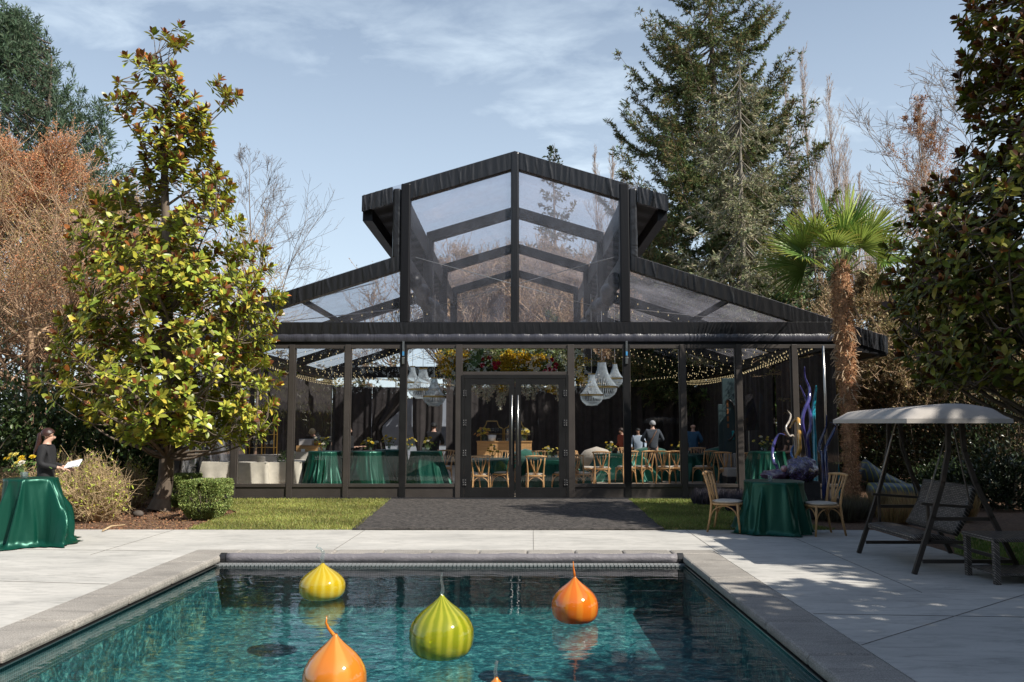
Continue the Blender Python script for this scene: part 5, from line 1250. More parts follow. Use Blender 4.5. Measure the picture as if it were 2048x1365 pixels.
# dispenser, crate, white box
Yq=22.8; zq=.91
c=empty('wooden_crate',(X(622,Yq),Yq,zq),0,'long low wooden crate holding the drink dispenser','crate'); g=MB()
for k in range(3): g.box(-.34,.34,-.16,-.145,.005+k*.05,.048+k*.05); g.box(-.34,.34,.145,.16,.005+k*.05,.048+k*.05)
g.box(-.34,-.325,-.144,.144,.005,.15); g.box(.325,.34,-.144,.144,.005,.15); g.box(-.34,.34,-.16,.16,.151,.165); g.build('slats',M['counter_wood'],c)
simple('storage_box',lambda g:g.box(-.17,.17,-.13,.13,0,.17),'grey white lidded box on the wooden crate below the blonde person','box',mat('grey_white_box',(.55,.52,.5),.6,.08),False,.012,None,(X(614,Yq),Yq-.02,zq+.168))
d=empty('drink_dispenser',(X(636,Yq),Yq,zq+.168),0,'glass drink dispenser filled with orange juice','dispenser')
g=MB(); g.lathe([(.001,0),(.085,0),(.1,.03),(.1,.2),(.07,.26),(.03,.28),(.012,.31),(.018,.33),(.001,.34)],20); g.build('jar',M['clearglass'],d,smooth=True)
g=MB(); g.lathe([(.001,.01),(.08,.01),(.092,.035),(.092,.12),(.001,.12)],20); g.build('juice',mat('orange_juice',(.75,.3,.03),.3,.1),d,smooth=True)
simple('sign_card',lambda g:g.box(-.05,.05,-.003,.003,0,.07),'small blank white card leaning against the wooden crate','card',M['paper'],False,0,None,(X(606,22.5),22.56,.92))
# cutlery jar, greenery trailing
shrub((X(570,20.5),20.45),.42,.3,.5,'trailing green plant hanging over the buffet edge at the window post',np.random.default_rng(9),500,(.12,.2,.05),.05,'trailing_plant','leaf',False,zmin=.05,cat='plant')
for o in bpy.data.objects:
    if o.name.startswith('trailing_plant'): o.location=(X(572,20.5),20.5,.55)
# gold glass rack
Yk=23.4; r=empty('glass_rack',(X(527,Yk),Yk,.82),0,'open gold framed shelf rack full of stemmed glasses on the buffet','rack')
g=MB(r); x0,x1=X(497,Yk),X(552,Yk); zt_=Z(845,Yk)
for x in (x0,x1,(x0+x1)/2+.05): 
    for y in (Yk-.15,Yk+.15): g.box(x-.012,x+.012,y-.012,y+.012,.82,Z(842,Yk)+.25*(x==x1))
for z in (1.0,1.35,1.6): g.box(x0,x1,Yk-.15,Yk+.15,z,z+.012)
g.build('frame',M['gold'],r)
g=MB(r)
def stem(g,x,y,z,s=1.0): g.lathe([(.028*s,0),(.004*s,.006),(.004*s,.07*s),(.03*s,.10*s),(.034*s,.14*s),(.026*s,.19*s)],8,(x,y,z))
glp=bpy.data.meshes.new('g')
def stemglass(parent,x,y,z,s=1.0):
    global _gm
    if _gm is None:
        q=MB(); stem(q,0,0,0,1); o=q.build('wine_glass',M['clearglass'],parent,smooth=True); _gm=o.data
    else:
        o=bpy.data.objects.new('wine_glass',_gm); COL.objects.link(o); o.parent=parent
    o.location=Vector((x,y,z))-Vector(parent.location); o.scale=(s,s,s)
_gm=None
for z in (1.012,1.362):
    for k in range(9): stemglass(r,x0+.06+k*(x1-x0-.12)/8,Yk-.05+.09*(k%2),z,1.0)
# bar: wood counter and two gold shelves
Yb=31.5; r=empty('bar_counter',(X(1008,Yb),Yb,0),0,'honey wood bar counter in front of the gold shelves','bar'); g=MB(r)
x0,x1=X(955,Yb),X(1063,Yb)
nb=22
for k in range(nb): 
    a=x0+(x1-x0)*k/nb; g.box(a+.003,a+(x1-x0)/nb-.003,Yb-.3,Yb-.28,.0,.98)
g.box(x0,x1,Yb-.279,Yb+.3,.0,.97); g.build('panel',M['counter_wood'],r)
g=MB(r); g.box(x0-.02,x1+.02,Yb-.33,Yb+.32,.981,1.02); g.build('countertop',M['counter_wood'],r)
Ys=33.0
def backbar(pa,pb_,label):
    xa,xb=X(pa,Ys),X(pb_,Ys); r=empty('bar_shelf',((xa+xb)/2,Ys,0),0,label,'shelf','gold back bar shelves'); w_=(xb-xa); zt=Z(843,Ys); zm=Z(858,Ys); g=MB(r)
    for x,s in ((xa,1),(xb,-1)):
        pts=[(x,Ys,0),(x,Ys,zm),(x+s*w_*.04,Ys,zm+.02),(x+s*w_*.16,Ys,zm+.06),(x+s*w_*.24,Ys,zt-.1),(x+s*w_*.26,Ys,zt)]
        g.tube(pts,.022,6)
    g.tube([(xa+w_*.26,Ys,zt),(xb-w_*.26,Ys,zt)],.024,6)
    g.build('frame',M['brass'],r)
    for z in (Z(868,Ys),Z(888,Ys)):
        g=MB(r); g.box(xa,xb,Ys-.15,Ys+.15,z-.015,z); g.build('shelf_board',M['brass'],r)
        for k in range(8): stemglass(r,xa+.1+k*(w_-.2)/7,Ys-.05+.08*(k%2),z,1.15)
    return r
backbar(962,1006,'gold framed bar shelf with glasses, left of the pair'); backbar(1009,1054,'gold framed bar shelf with glasses, right of the pair')
flowers((X(968,31.3),31.3,1.03),'peach and yellow flowers on the left end of the bar counter',71,16,.4,.3,((.8,.45,.15),(.75,.6,.1)),True,.07)
flowers((X(1050,31.3),31.3,1.03),'yellow and cream flowers on the right end of the bar counter',72,20,.45,.3,((.8,.65,.15),(.8,.75,.5)),True,.07)
simple('ice_bucket',lambda g:g.lathe([(.001,0),(.13,0),(.16,.22),(.15,.22),(.12,.02),(.001,.02)],20),'white ice bucket on the bar counter','bucket',M['white'],loc=(X(984,31.3),31.3,1.025))
# emerald velvet armchair, grey seats, panel
def armchair(px_,Y,label,m_,w_=.8,rz=0):
    r=empty('armchair',(X(px_,Y),Y,0),rz,label,'armchair'); g=MB(); g.box(-w_/2+.1,w_/2-.1,-.3,.3,.14,.42); g.build('seat',m_,r,bevel=.04)
    g=MB(); g.tube([(-w_/2+.05,-.3,.3),(-w_/2+.04,.2,.42),(-w_/4,.38,.62),(0,.42,.68),(w_/4,.38,.62),(w_/2-.04,.2,.42),(w_/2-.05,-.3,.3)],[.16,.18,.2,.21,.2,.18,.16],10,flat=1.3); g.build('backrest',m_,r,smooth=True)
    for x in (-.28,.28):
        for y in (-.25,.25):
            g=MB(); g.tube([(x,y,.15),(x,y,0)],.02,6); g.build('leg',M['dark'],r)
    return r
M['velvet']=mat('emerald_velvet',(.008,.1,.065),.8,.3,8,.1,60,sheen=.6)
armchair(1050,25.0,'emerald velvet tub chair behind the right door handle',M['velvet'],.9,PI)
armchair(1295,28,'emerald velvet low seat in front of the man in the grey blazer',M['velvet'],1.4,PI)
armchair(1430,27.5,'emerald velvet low seat right of the man in blue',M['velvet'],1.1,PI)
armchair(1190,27.2,'cream upholstered seat behind the cane chairs right of the doors',M['cushion'],.9,PI)
r=empty('lounge_seat',(X(1465,22.8),22.8,0),0,'grey block seat with two upright grey cushions beside the shaded post','seat'); g=MB(); g.box(-.24,.24,-.25,.25,.0,.26); g.build('base',M['dark'],r,bevel=.01); g=MB(); g.box(-.25,.25,-.26,.26,.262,.5); g.build('seat',M['grey_fabric'],r,bevel=.03)
for k in (-1,1):
    g=MB(); g.prism([(-.105,.505),(.105,.505),(.115,.82),(.09,.87),(-.08,.87),(-.10,.82)],.05,.2); o=g.build('cushion',M['grey_fabric'],r,bevel=.02); o.location=(k*.118,0,0)
M['teal_panel']=mat('dark_teal_panel',(.02,.045,.05),.6,.2,3)
Yp=23.6; r=empty('display_panel',(X(1458,Yp),Yp,0),0,'tall dark teal stepped display panel with a large black ring','panel')
g=MB(r); g.box(X(1446,Yp),X(1478,Yp),Yp,Yp+.06,0,Z(757,Yp)); g.box(X(1437,Yp),X(1446,Yp)-.002,Yp,Yp+.06,0,Z(809,Yp)); g.build('board',M['teal_panel'],r,bevel=.01)
g=MB(r); zc=Z(840,Yp); xc_=X(1456,Yp)
g.tube([(xc_+.23*math.cos(t),Yp-.03,zc+.55*math.sin(t)) for t in [k*PI/16-PI/2 for k in range(17)]],.028,8); g.build('ring',M['dark'],r,smooth=True)
g=MB(r)
for q,(a_,b_) in enumerate(((800,815),(818,829),(832,843),(848,856))): g.box(xc_-.025,xc_+.025,Yp-.012,Yp-.002,Z(b_,Yp),Z(a_,Yp))
g.build('motif',mat('rust_motif',(.25,.1,.03),.6,.3),r)
g=MB(r); g.box(X(1463,Yp),X(1468,Yp),Yp-.02,Yp-.002,Z(880,Yp),Z(862,Yp)); g.build('turquoise_glass',mat('turquoise_glass',(.02,.3,.34),.2,.1),r,bevel=.01)
Ye=22.2; r=empty('easel_screen',(X(1505,Ye),Ye,0),0,'black screen on a slim stand right of the shaded post','screen')
g=MB(r); g.add([(X(1492,Ye),Ye,Z(789,Ye)),(X(1507,Ye),Ye,Z(786,Ye)),(X(1519,Ye),Ye,Z(860,Ye)),(X(1493,Ye),Ye,Z(862,Ye)),(X(1492,Ye),Ye+.05,Z(789,Ye)),(X(1507,Ye),Ye+.05,Z(786,Ye)),(X(1519,Ye),Ye+.05,Z(860,Ye)),(X(1493,Ye),Ye+.05,Z(862,Ye))],[(0,3,2,1),(4,5,6,7),(0,1,5,4),(1,2,6,5),(2,3,7,6),(3,0,4,7)]); g.build('display',mat('dark_glossy_screen',(.03,.028,.03),.15,.2),r)
g=MB(r); g.tube([(X(1499,Ye),Ye+.06,Z(800,Ye)),(X(1498,Ye),Ye+.06,0)],.015,6); g.build('stand',M['steel'],r)
# ---- chandeliers
def chandelier(px_,Y,yt,yr_,yb,wpx,label,seed):
    x=X(px_,Y); zt=Z(yt,Y); zr=Z(yr_,Y); zb=Z(yb,Y); R=wpx/2/1700*Y; r=empty('chandelier',(x,Y,zr),0,label,'chandelier','crystal basket chandeliers'); g=MB(r); n=40
    for k in range(n):
        t=2*PI*k/n; c,s=math.cos(t),math.sin(t); H_=zt-zr; pts=[]
        for j in range(7):
            v=j/6; rad=R*(.26+.74*v**2.1); pts.append((x+c*rad,Y+s*rad,zt-H_*v))
        g.tube(pts,.0075,4,cap=False)
    g.build('bead_strands',M['crystal'],r)
    g=MB(r)
    for k in range(n):
        t=2*PI*k/n; c,s=math.cos(t),math.sin(t); pts=[]
        for j in range(6):
            v=j/5*PI/2; pts.append((x+c*R*math.cos(v)*.98,Y+s*R*math.cos(v)*.98,zr-.03-(zr-zb-.03)*math.sin(v)))
        g.tube(pts,.0085,4,cap=False)
    for q in (.35,.65): g.lathe([(R*math.cos(q*PI/2)*1.0,zr-.03-(zr-zb)*math.sin(q*PI/2)*.95),(R*math.cos(q*PI/2)*.97,zr-.045-(zr-zb)*math.sin(q*PI/2)*.95)],28,(x,Y,0))
    g.build('bead_bowl',M['crystal'],r)
    g=MB(r); g.lathe([(R*1.0,zr-.02),(R*1.03,zr-.02),(R*1.03,zr+.012),(R*1.0,zr+.012)],40,(x,Y,0),cap=False); g.build('ring',M['brass'],r)
    g=MB(r); g.lathe([(R*.24,zt-.01),(R*.3,zt-.01),(R*.33,zt+.02),(R*.24,zt+.02)],24,(x,Y,0)); g.build('crown_ring',M['brass'],r)
    g=MB(r); g.tube([(x,Y,zt),(x,Y,LTOP-.5)],.006,5); g.build('chain',M['steel'],r)
chandelier(1205,22.6,724,774,799,60,'largest crystal chandelier, middle of the three right of the doors',1)
chandelier(1184,22.0,749,790,812,46,'crystal chandelier hanging lowest and leftmost, right of the doors',2)
chandelier(1231,23.2,728,757,775,32,'smallest crystal chandelier, highest and rightmost, right of the doors',3)
chandelier(845,22.6,738,779,798,58,'largest crystal chandelier, middle of the three left of the doors',4)
chandelier(868,22.0,757,793,813,44,'crystal chandelier hanging lowest, nearest the doors on the left side',5)
chandelier(824,23.2,734,765,783,34,'crystal chandelier partly behind the left strapped post',6)
# ---- floral garland over the doors
def cluster(name,parent,pts,cols,L,W,k,rng,matn='leaf',spread=.05):
    P_=np.repeat(np.array(pts),k,axis=0); n=len(P_); P_=P_+rng.normal(size=(n,3))*spread; c=tints(cols[0],n,.3); sel=rng.integers(0,len(cols),n)
    for i,cc in enumerate(cols): c[sel==i]=tints(cc,(sel==i).sum(),.25)
    V,F,C=leafset(P_,rnd_dirs(n,rng),rnd_dirs(n,rng),rng.uniform(.6,1.3,n)*L,W,c); return qmesh(name,V,F,M[matn],parent,C)
Yg=20.0; rng=np.random.default_rng(900)
gar=empty('floral_garland',(XC,Yg,Z(722,Yg)),0,'hanging flower cloud of yellow, red and cream blooms above the doors','flowers')
def gp(px_,py,dy=.0): v=P(px_,py,Yg+dy)-gar.location; return [v.x,v.y,v.z]
pts=[gp(rng.uniform(888,1160),rng.uniform(702,750),rng.uniform(-.25,.6)) for _ in range(420)]+[gp(rng.uniform(925,1135),rng.uniform(745,768),rng.uniform(-.2,.5)) for _ in range(140)]
cluster('foliage',gar,pts,[(.08,.12,.04),(.15,.19,.06),(.28,.3,.14)],.09,.045,16,rng,spread=.07)
pts=[gp(rng.normal(c,w_),rng.uniform(a_,b_),rng.uniform(-.35,-.1)) for c,w_,a_,b_,m_ in ((895,9,705,748,60),(925,10,703,722,30),(1010,9,712,740,60),(1035,16,703,740,90),(1060,12,712,740,50),(1083,8,712,722,14),(1155,9,715,765,22),(1163,4,750,763,10)) for _ in range(m_)]
cluster('yellow_blooms',gar,pts,[(.75,.5,.02),(.8,.6,.06),(.65,.4,.02)],.045,.03,16,rng,spread=.035)
pts=[gp(px_,py,-.38) for px_,py in ((964,718),(979,716),(988,728),(997,727),(965,731),(991,736),(1104,720),(1098,734),(1112,730),(1101,741),(1090,743),(1110,738))]
V_=[];rr_=[]
P_=[];D_=[];U_=[]
for p in pts:
    for q in range(4):
        for j in range(7):
            t=j*PI*2/7+q*.4; ti=.25+q*.4; ax=np.array([0,-1,.25]); ax=ax/np.linalg.norm(ax); s1=np.array([1,0,0.]); s2=np.cross(ax,s1); d=ax*math.cos(ti)+(s1*math.cos(t)+s2*math.sin(t))*math.sin(ti); P_.append(p); D_.append(d); U_.append(ax*math.sin(ti)-(s1*math.cos(t)+s2*math.sin(t))*math.cos(ti))
V,F,C=leafset(np.array(P_),np.array(D_),np.array(U_),.06,.045,tints((.68,.04,.09),len(P_),.3)); qmesh('red_blooms',V,F,M['leaf'],gar,C)
pts=[gp(rng.uniform(1120,1162),rng.uniform(708,745),rng.uniform(-.3,.1)) for _ in range(70)]+[gp(rng.uniform(948,985),rng.uniform(704,712),-.3) for _ in range(25)]
cluster('cream_blooms',gar,pts,[(.6,.6,.42),(.5,.52,.3)],.04,.03,14,rng)
pts=[]
for px_,w_,yb in ((945,3,783),(952,3,790),(960,3,796),(968,3,800),(976,3,805),(983,3,795),(988,3,778),(996,3,812),(1001,3,821),(1008,3,808),(1014,3,790),(1048,3,792),(1056,3,800),(1066,3,802),(1074,3,785),(1116,3,803),(1112,3,785),(1085,3,780),(1038,3,780)):
    for k in range(int((yb-752)/1.4)): pts.append(gp(px_+rng.normal()*w_*(1-k/60),752+k*1.4,-.15))
cluster('wisteria',gar,pts,[(.8,.74,.6),(.68,.6,.46),(.85,.82,.74)],.03,.022,9,rng,spread=.018)
pts=[gp(rng.normal(1102,5),rng.uniform(768,785),-.2) for _ in range(20)]+[gp(rng.normal(1001,3),rng.uniform(768,780),-.2) for _ in range(8)]
cluster('yellow_blooms',gar,pts,[(.75,.5,.02)],.04,.03,12,rng,spread=.03)
P_=[];D_=[]
for j in range(22):
    t=-.3+j/21*2.6; P_.append(gp(962,722,-.42)); D_.append([-math.cos(t-.5),-.1,math.sin(t-.5)])
V,F,C=leafset(np.array(P_),np.array(D_),np.tile([0,-1,.1],(22,1)),.40,.03,tints((.14,.25,.1),22,.3),(KITE_V,KITE_F)); qmesh('palm_fan',V,F,M['leaf'],gar,C)
# ---------------------------------------------------------------- pool things
# cover reel at the far end
r=empty('pool_cover_reel',((PX0+PX1)/2,PY1-.16,0),0,'rolled grey pool cover lying across the far end of the pool','pool cover'); g=MB(r)
n=60; pts=[(PX0+.1+(PX1-PX0-.2)*k/n,PY1-.15,-.025+.004*math.sin(k*.7)) for k in range(n+1)]
g.tube(pts,[.058+.004*math.sin(k*1.7) for k in range(n+1)],14); 
M['cover']=satin('grey_cover_vinyl',(.17,.16,.175),.5,(2,3,3),.6,7,bd=.02); g.build('roll',M['cover'],r,smooth=True)
for x in (PX0+.06,PX1-.06):
    g=MB(r); g.tube([(x-.035,PY1-.15,-.03),(x+.035,PY1-.15,-.03)],.07,14); g.box(x-.02,x+.02,PY1-.16,PY1-.02,-.1,-.06); g.build('end_bracket',M['dark'],r)
# white slatted overflow grate below it
r=empty('overflow_grate',((PX0+PX1)/2,PY1-.3,0),0,'white slatted grate strip under the rolled pool cover','grate'); g=MB(r)
ya,yb=PY1-.33,PY1-.02
for x in np.arange(PX0+.01,PX1-.02,.05): g.box(x,x+.036,ya,yb,-.100,-.082)
for y in (ya,ya+.10,ya+.2,yb-.03): g.box(PX0+.008,PX1-.008,y,y+.022,-.0815,-.076)
g.build('slats',mat('grey_plastic_grate',(.24,.25,.255),.5,.05),r)
# blown glass onions
def glassmat(name,c1,c2,stripes,transp,rough=.08,transl=.35,width=(.42,.62)):
    m,nt,out=newmat(name); tc_=nt.nodes.new('ShaderNodeTexCoord'); sp=nt.nodes.new('ShaderNodeSeparateXYZ'); nt.links.new(tc_.outputs['Object'],sp.inputs[0])
    at=nt.nodes.new('ShaderNodeMath'); at.operation='ARCTAN2'; nt.links.new(sp.outputs[1],at.inputs[0]); nt.links.new(sp.outputs[0],at.inputs[1])
    nz=noise(nt,3,3,.5); ma=nt.nodes.new('ShaderNodeMath'); ma.operation='MULTIPLY_ADD'; ma.inputs[1].default_value=.35; nt.links.new(nz.outputs['Fac'],ma.inputs[0]); nt.links.new(at.outputs[0],ma.inputs[2])
    mu=nt.nodes.new('ShaderNodeMath'); mu.operation='MULTIPLY'; mu.inputs[1].default_value=stripes; nt.links.new(ma.outputs[0],mu.inputs[0]); si=nt.nodes.new('ShaderNodeMath'); si.operation='SINE'; nt.links.new(mu.outputs[0],si.inputs[0])
    mr=nt.nodes.new('ShaderNodeMapRange'); mr.inputs[1].default_value=-1; nt.links.new(si.outputs[0],mr.inputs[0]); rp=ramp(nt,mr.outputs[0],[(width[0],c1),(width[1]+.2,c2)])
    b=bsdf(nt,rough=rough,spec=.6,coat=1.0,coatr=.03); nt.links.new(rp.outputs[0],b.inputs['Base Color'])
    tl=nt.nodes.new('ShaderNodeBsdfTranslucent'); nt.links.new(rp.outputs[0],tl.inputs[0]); m1=nt.nodes.new('ShaderNodeMixShader'); m1.inputs[0].default_value=transl; nt.links.new(b.outputs[0],m1.inputs[1]); nt.links.new(tl.outputs[0],m1.inputs[2])
    tr=nt.nodes.new('ShaderNodeBsdfTransparent'); nt.links.new(rp.outputs[0],tr.inputs[0]); m2=nt.nodes.new('ShaderNodeMixShader'); m2.inputs[0].default_value=transp; nt.links.new(m1.outputs[0],m2.inputs[1]); nt.links.new(tr.outputs[0],m2.inputs[2])
    lw=nt.nodes.new('ShaderNodeLayerWeight'); lw.inputs[0].default_value=.25; gl=nt.nodes.new('ShaderNodeBsdfGlossy'); gl.inputs[1].default_value=.03; m3=nt.nodes.new('ShaderNodeMixShader'); nt.links.new(lw.outputs['Fresnel'],m3.inputs[0]); nt.links.new(m2.outputs[0],m3.inputs[1]); nt.links.new(gl.outputs[0],m3.inputs[2])
    nt.links.new(m3.outputs[0],out.inputs[0]); return m
def onion(px_,py,wpx,hpx,stempts,label,mt,stemm,k=1.0):
    c=G(px_,py,WZ); d=math.hypot(c.x,c.y); R=wpx/2/1700*c.y; Hh=hpx/1700*c.y; r=empty('glass_float',(c.x,c.y,WZ),0,label,'glass float','blown glass onion floats on the pool'); g=MB()
    prof=[(.001,-.04),(.5,-.04),(.76,-.01),(.9,.07),(.975,.17),(1.0,.30),(.985,.42),(.92,.52),(.80,.62),(.64,.71),(.46,.79),(.29,.86),(.17,.92),(.09,.965),(.055,1.0)]
    g.lathe([(a*R,b_*Hh) for a,b_ in prof],48,wave=lambda t,v:1+.006*math.sin(12*t)); g.build('bulb',mt,r,smooth=True)
    g=MB(); g.tube([(sx*R,0,sz*Hh) for sx,sz,_ in stempts],[q*R for _,_,q in stempts],8); g.build('stem',stemm,r,smooth=True); return r
yl=glassmat('yellow_striped_glass',(.86,.60,.02),(.95,.76,.10),16,.2,width=(.3,.8))
gr=glassmat('green_yellow_striped_glass',(.50,.56,.03),(.88,.84,.08),17,.35,transl=.4,width=(.25,.75))
og=glassmat('orange_glass',(.86,.27,.03),(.92,.38,.07),5,.0,transl=.3)
rd=glassmat('rust_orange_glass',(.88,.21,.015),(.93,.30,.03),9,.0,transl=.35)
clr=M['clearglass']
onion(644,1195,90,66,[(0,.96,.07),(-.03,1.15,.09),(.02,1.3,.08),(-.12,1.42,.05),(-.3,1.45,.04),(-.22,1.55,.02)],'yellow striped glass float nearest the rolled pool cover',yl,clr)
onion(883,1308,126,112,[(0,.96,.06),(.02,1.12,.05),(-.03,1.26,.035),(0,1.38,.02)],'large green and yellow striped glass float in the middle of the pool',gr,clr)
onion(1150,1240,92,82,[(0,.96,.06),(-.02,1.1,.05),(-.05,1.2,.035),(-.06,1.36,.015)],'rust orange glass float on the right side of the pool',rd,rd)
onion(668,1404,124,128,[(0,.95,.07),(-.12,1.02,.06),(-.22,1.08,.05),(-.30,1.16,.035),(-.28,1.26,.015)],'bright orange glass float cut by the bottom edge of the picture',og,og)
onion(992,1472,110,110,[(0,.95,.07),(-.03,1.1,.06),(0,1.2,.05),(.03,1.27,.05)],'glass float of which only the pale tip shows at the bottom edge',og,clr)
# ---------------------------------------------------------------- glass garden sculptures
YG=17.1
def gl(name,c,rough=.12): return mat(name,c,rough,.3,6,spec=.8,coat=1.0)
vio=gl('violet_glass',(.05,.045,.19)); dv=gl('deep_blue_glass',(.02,.035,.12)); tq=gl('turquoise_reed_glass',(.01,.22,.30)); bl=gl('cobalt_blue_glass',(.01,.12,.38)); gd=gl('amber_glass',(.5,.28,.07)); cl2=gl('pale_clear_glass',(.38,.34,.30)); plum=gl('plum_glass',(.07,.03,.09),.3); slv=M['steel']
def q8(pts): return [P(1440+a/5.056,720+b_/5.056,YG+.12*math.sin(i)) for i,(a,b_) in enumerate(pts)]
def reed(pts,rad,m_,label,tip=None,name='glass_reed',Yo=0,cols=None):
    pp=q8(pts); pp[-1]=Vector((pp[-1].x,pp[-1].y,pp[-1].z)); end=Vector((pp[-1].x,pp[-1].y,-.02))
    if pts[-1][1]<1400: pp.append(end)
    # smooth
    n=len(pp); out=[]
    for i in range(n-1):
        p0,p1,p2,p3=pp[max(i-1,0)],pp[i],pp[i+1],pp[min(i+2,n-1)]
        for k in range(5):
            t=k/5; out.append(.5*((2*p1)+(p2-p0)*t+(2*p0-5*p1+4*p2-p3)*t*t+(3*p1-p0-3*p2+p3)*t**3))
    out.append(pp[-1]); r0=rad/1700*YG; m=len(out)
    rr=[r0*min(1,.25+2.2*i/m) for i in range(m)]
    base=Vector((out[-1].x,out[-1].y,0)); g=MB(); g.o=base; g.tube(out,rr,10); o=g.build(name,m_,smooth=True); o.location=base; return tag(o,label,'glass reed','tall blown glass reeds by the palm')
reed([(655,760),(600,752),(555,820),(530,930),(545,1040),(580,1115)],3.2,vio,'short violet glass cane bent over to the right, leftmost of the glass reeds')
reed([(683,510),(690,525),(715,560),(700,620),(665,690),(700,770),(755,830)],2.0,cl2,'thin clear squiggly glass reed left of the amber hook')
reed([(765,840),(728,900),(722,960),(745,1050)],2.4,bl,'short bright blue glass reed in front of the amber hook')
reed([(708,690),(735,635),(780,598),(797,640),(800,760),(805,900),(775,1030)],4.6,gd,'amber and clear glass hook bent over at its top')
reed([(855,70),(860,180),(903,290),(898,400),(850,520),(832,640),(865,800),(890,1000)],3.8,vio,'tallest violet glass reed with a rusty tip, crossing another')
reed([(808,262),(845,345),(885,450),(918,590),(912,700),(885,790),(905,1000)],3.6,vio,'violet glass reed crossing the tallest one')
reed([(970,262),(968,330),(945,500),(945,640),(960,900),(972,1270)],4.8,tq,'straight turquoise glass spear beside the violet reeds')
reed([(1078,560),(1072,680),(1015,840),(1005,920),(1035,1000)],3.6,dv,'dark blue glass reed curving left, beside the grey pole')
reed([(1115,632),(1165,665),(1150,730),(1080,870),(1068,960),(1080,1150)],3.8,dv,'dark blue glass reed hooked to the right, beside the palm trunk')
reed([(1200,1060),(1205,1180)],2.2,tq,'short turquoise glass stub in front of the palm trunk')
g=MB(); a_,b_=P(1646,692,YG+1),P(1655,985,YG+1); g.tube([a_,P(1650,790,YG+1),b_],.026,8); o=g.build('pole',M['steel'],smooth=True); tag(o,'slim grey metal pole rising behind the glass reeds','pole')
def crystal(px_,py,Y,rx,rz_,m_,label,seed):
    rng=np.random.default_rng(seed); c=P(px_,py,Y); g=MB(); n=18; vs=[];fs=[]
    for i in range(n+1):
        for k in range(n*2):
            a=PI*i/n; t=PI*k/n; d=Vector((math.sin(a)*math.cos(t),math.sin(a)*math.sin(t),math.cos(a))); q=1+.10*math.sin(5*d.x*3+seed)*math.sin(7*d.z+2*d.y*4)+.08*math.sin(11*d.x+9*d.y+seed)+.05*math.sin(23*d.z+17*d.x)
            vs.append((d.x*rx*q,d.y*rx*.8*q,d.z*rz_*q))
    for i in range(n):
        for k in range(2*n): fs.append((i*2*n+k,(i+1)*2*n+k,(i+1)*2*n+(k+1)%(2*n),i*2*n+(k+1)%(2*n)))
    g.add(vs,fs); o=g.build('glass_boulder',m_,smooth=True); o.location=c; tag(o,label,'glass sculpture'); return o
m,nt,out=newmat('streaky_violet_glass'); b=bsdf(nt,rough=.12,spec=.8,coat=1.0); nz=noise(nt,11,6,.7,dist=2.5); rp=ramp(nt,nz.outputs['Fac'],[(.40,(.012,.008,.03)),(.52,(.06,.03,.10)),(.60,(.08,.09,.24)),(.70,(.4,.32,.42))]); nt.links.new(rp.outputs[0],b.inputs['Base Color']); bb=bump(nt,nz.outputs['Fac'],.6,.03); nt.links.new(bb.outputs[0],b.inputs['Normal']); nt.links.new(b.outputs[0],out.inputs[0]); M['streaky']=m
crystal(1603,940,15.3,.28,.22,M['streaky'],'large streaky violet glass boulder behind the draped table',3)
crystal(1552,951,15.5,.26,.10,plum,'flat dark plum glass boulder left of the violet one',5)
crystal(1568,938,15.2,.055,.055,gl('pink_glass',(.4,.2,.22)),'small pink glass knob on top of the plum boulder',6)
g=MB(); g.box(X(1575,15.4),X(1630,15.4),15.2,15.7,-.02,Z(962,15.4)); g.box(X(1530,15.6),X(1574,15.6),15.3,15.8,-.02,Z(958,15.6)); o=g.build('plinth',mat('dark_stone',(.03,.028,.03),.9,.3),bevel=.03); tag(o,'dark low stone plinth carrying the glass boulders','plinth')
# striped grey tapering tubes lying on the grass clumps
m,nt,out=newmat('grey_blue_tube_with_yellow_bands'); b=bsdf(nt,rough=.35); tc_=nt.nodes.new('ShaderNodeTexCoord'); sp=nt.nodes.new('ShaderNodeSeparateXYZ'); nt.links.new(tc_.outputs['Object'],sp.inputs[0])
w_=nt.nodes.new('ShaderNodeMath'); w_.operation='MULTIPLY_ADD'; w_.inputs[1].default_value=.35; nt.links.new(sp.outputs[2],w_.inputs[0]); nt.links.new(sp.outputs[0],w_.inputs[2])
md=nt.nodes.new('ShaderNodeMath'); md.operation='PINGPONG'; md.inputs[1].default_value=.055; nt.links.new(w_.outputs[0],md.inputs[0]); rp=ramp(nt,md.outputs[0],[(.0,(.35,.33,.05)),(.008,(.35,.33,.05)),(.012,(.09,.125,.15))]); nt.links.new(rp.outputs[0],b.inputs['Base Color'])
nz=noise(nt,9,4,.6,dist=1); bb=bump(nt,nz.outputs['Fac'],.5,.03); nt.links.new(bb.outputs[0],b.inputs['Normal']); nt.links.new(b.outputs[0],out.inputs[0]); M['tube']=m
for i,(pts,rr,lab) in enumerate((([(1722,938),(1745,950),(1775,962),(1805,972),(1832,980)],[.22,.18,.13,.09,.05],'thick grey blue tapering tube with yellow bands behind the swing'),([(1738,979),(1770,981),(1800,983),(1840,984),(1870,984)],[.13,.15,.16,.15,.12],'grey blue banded tube lying level below the thicker one'))):
    Yt=17.4-i*.5; base=P(pts[2][0],pts[2][1],Yt); g=MB(); g.o=base; g.tube([P(a,b_,Yt) for a,b_ in pts],rr,16); o=g.build('banded_tube',M['tube'],smooth=True); o.location=base; tag(o,lab,'tube sculpture')
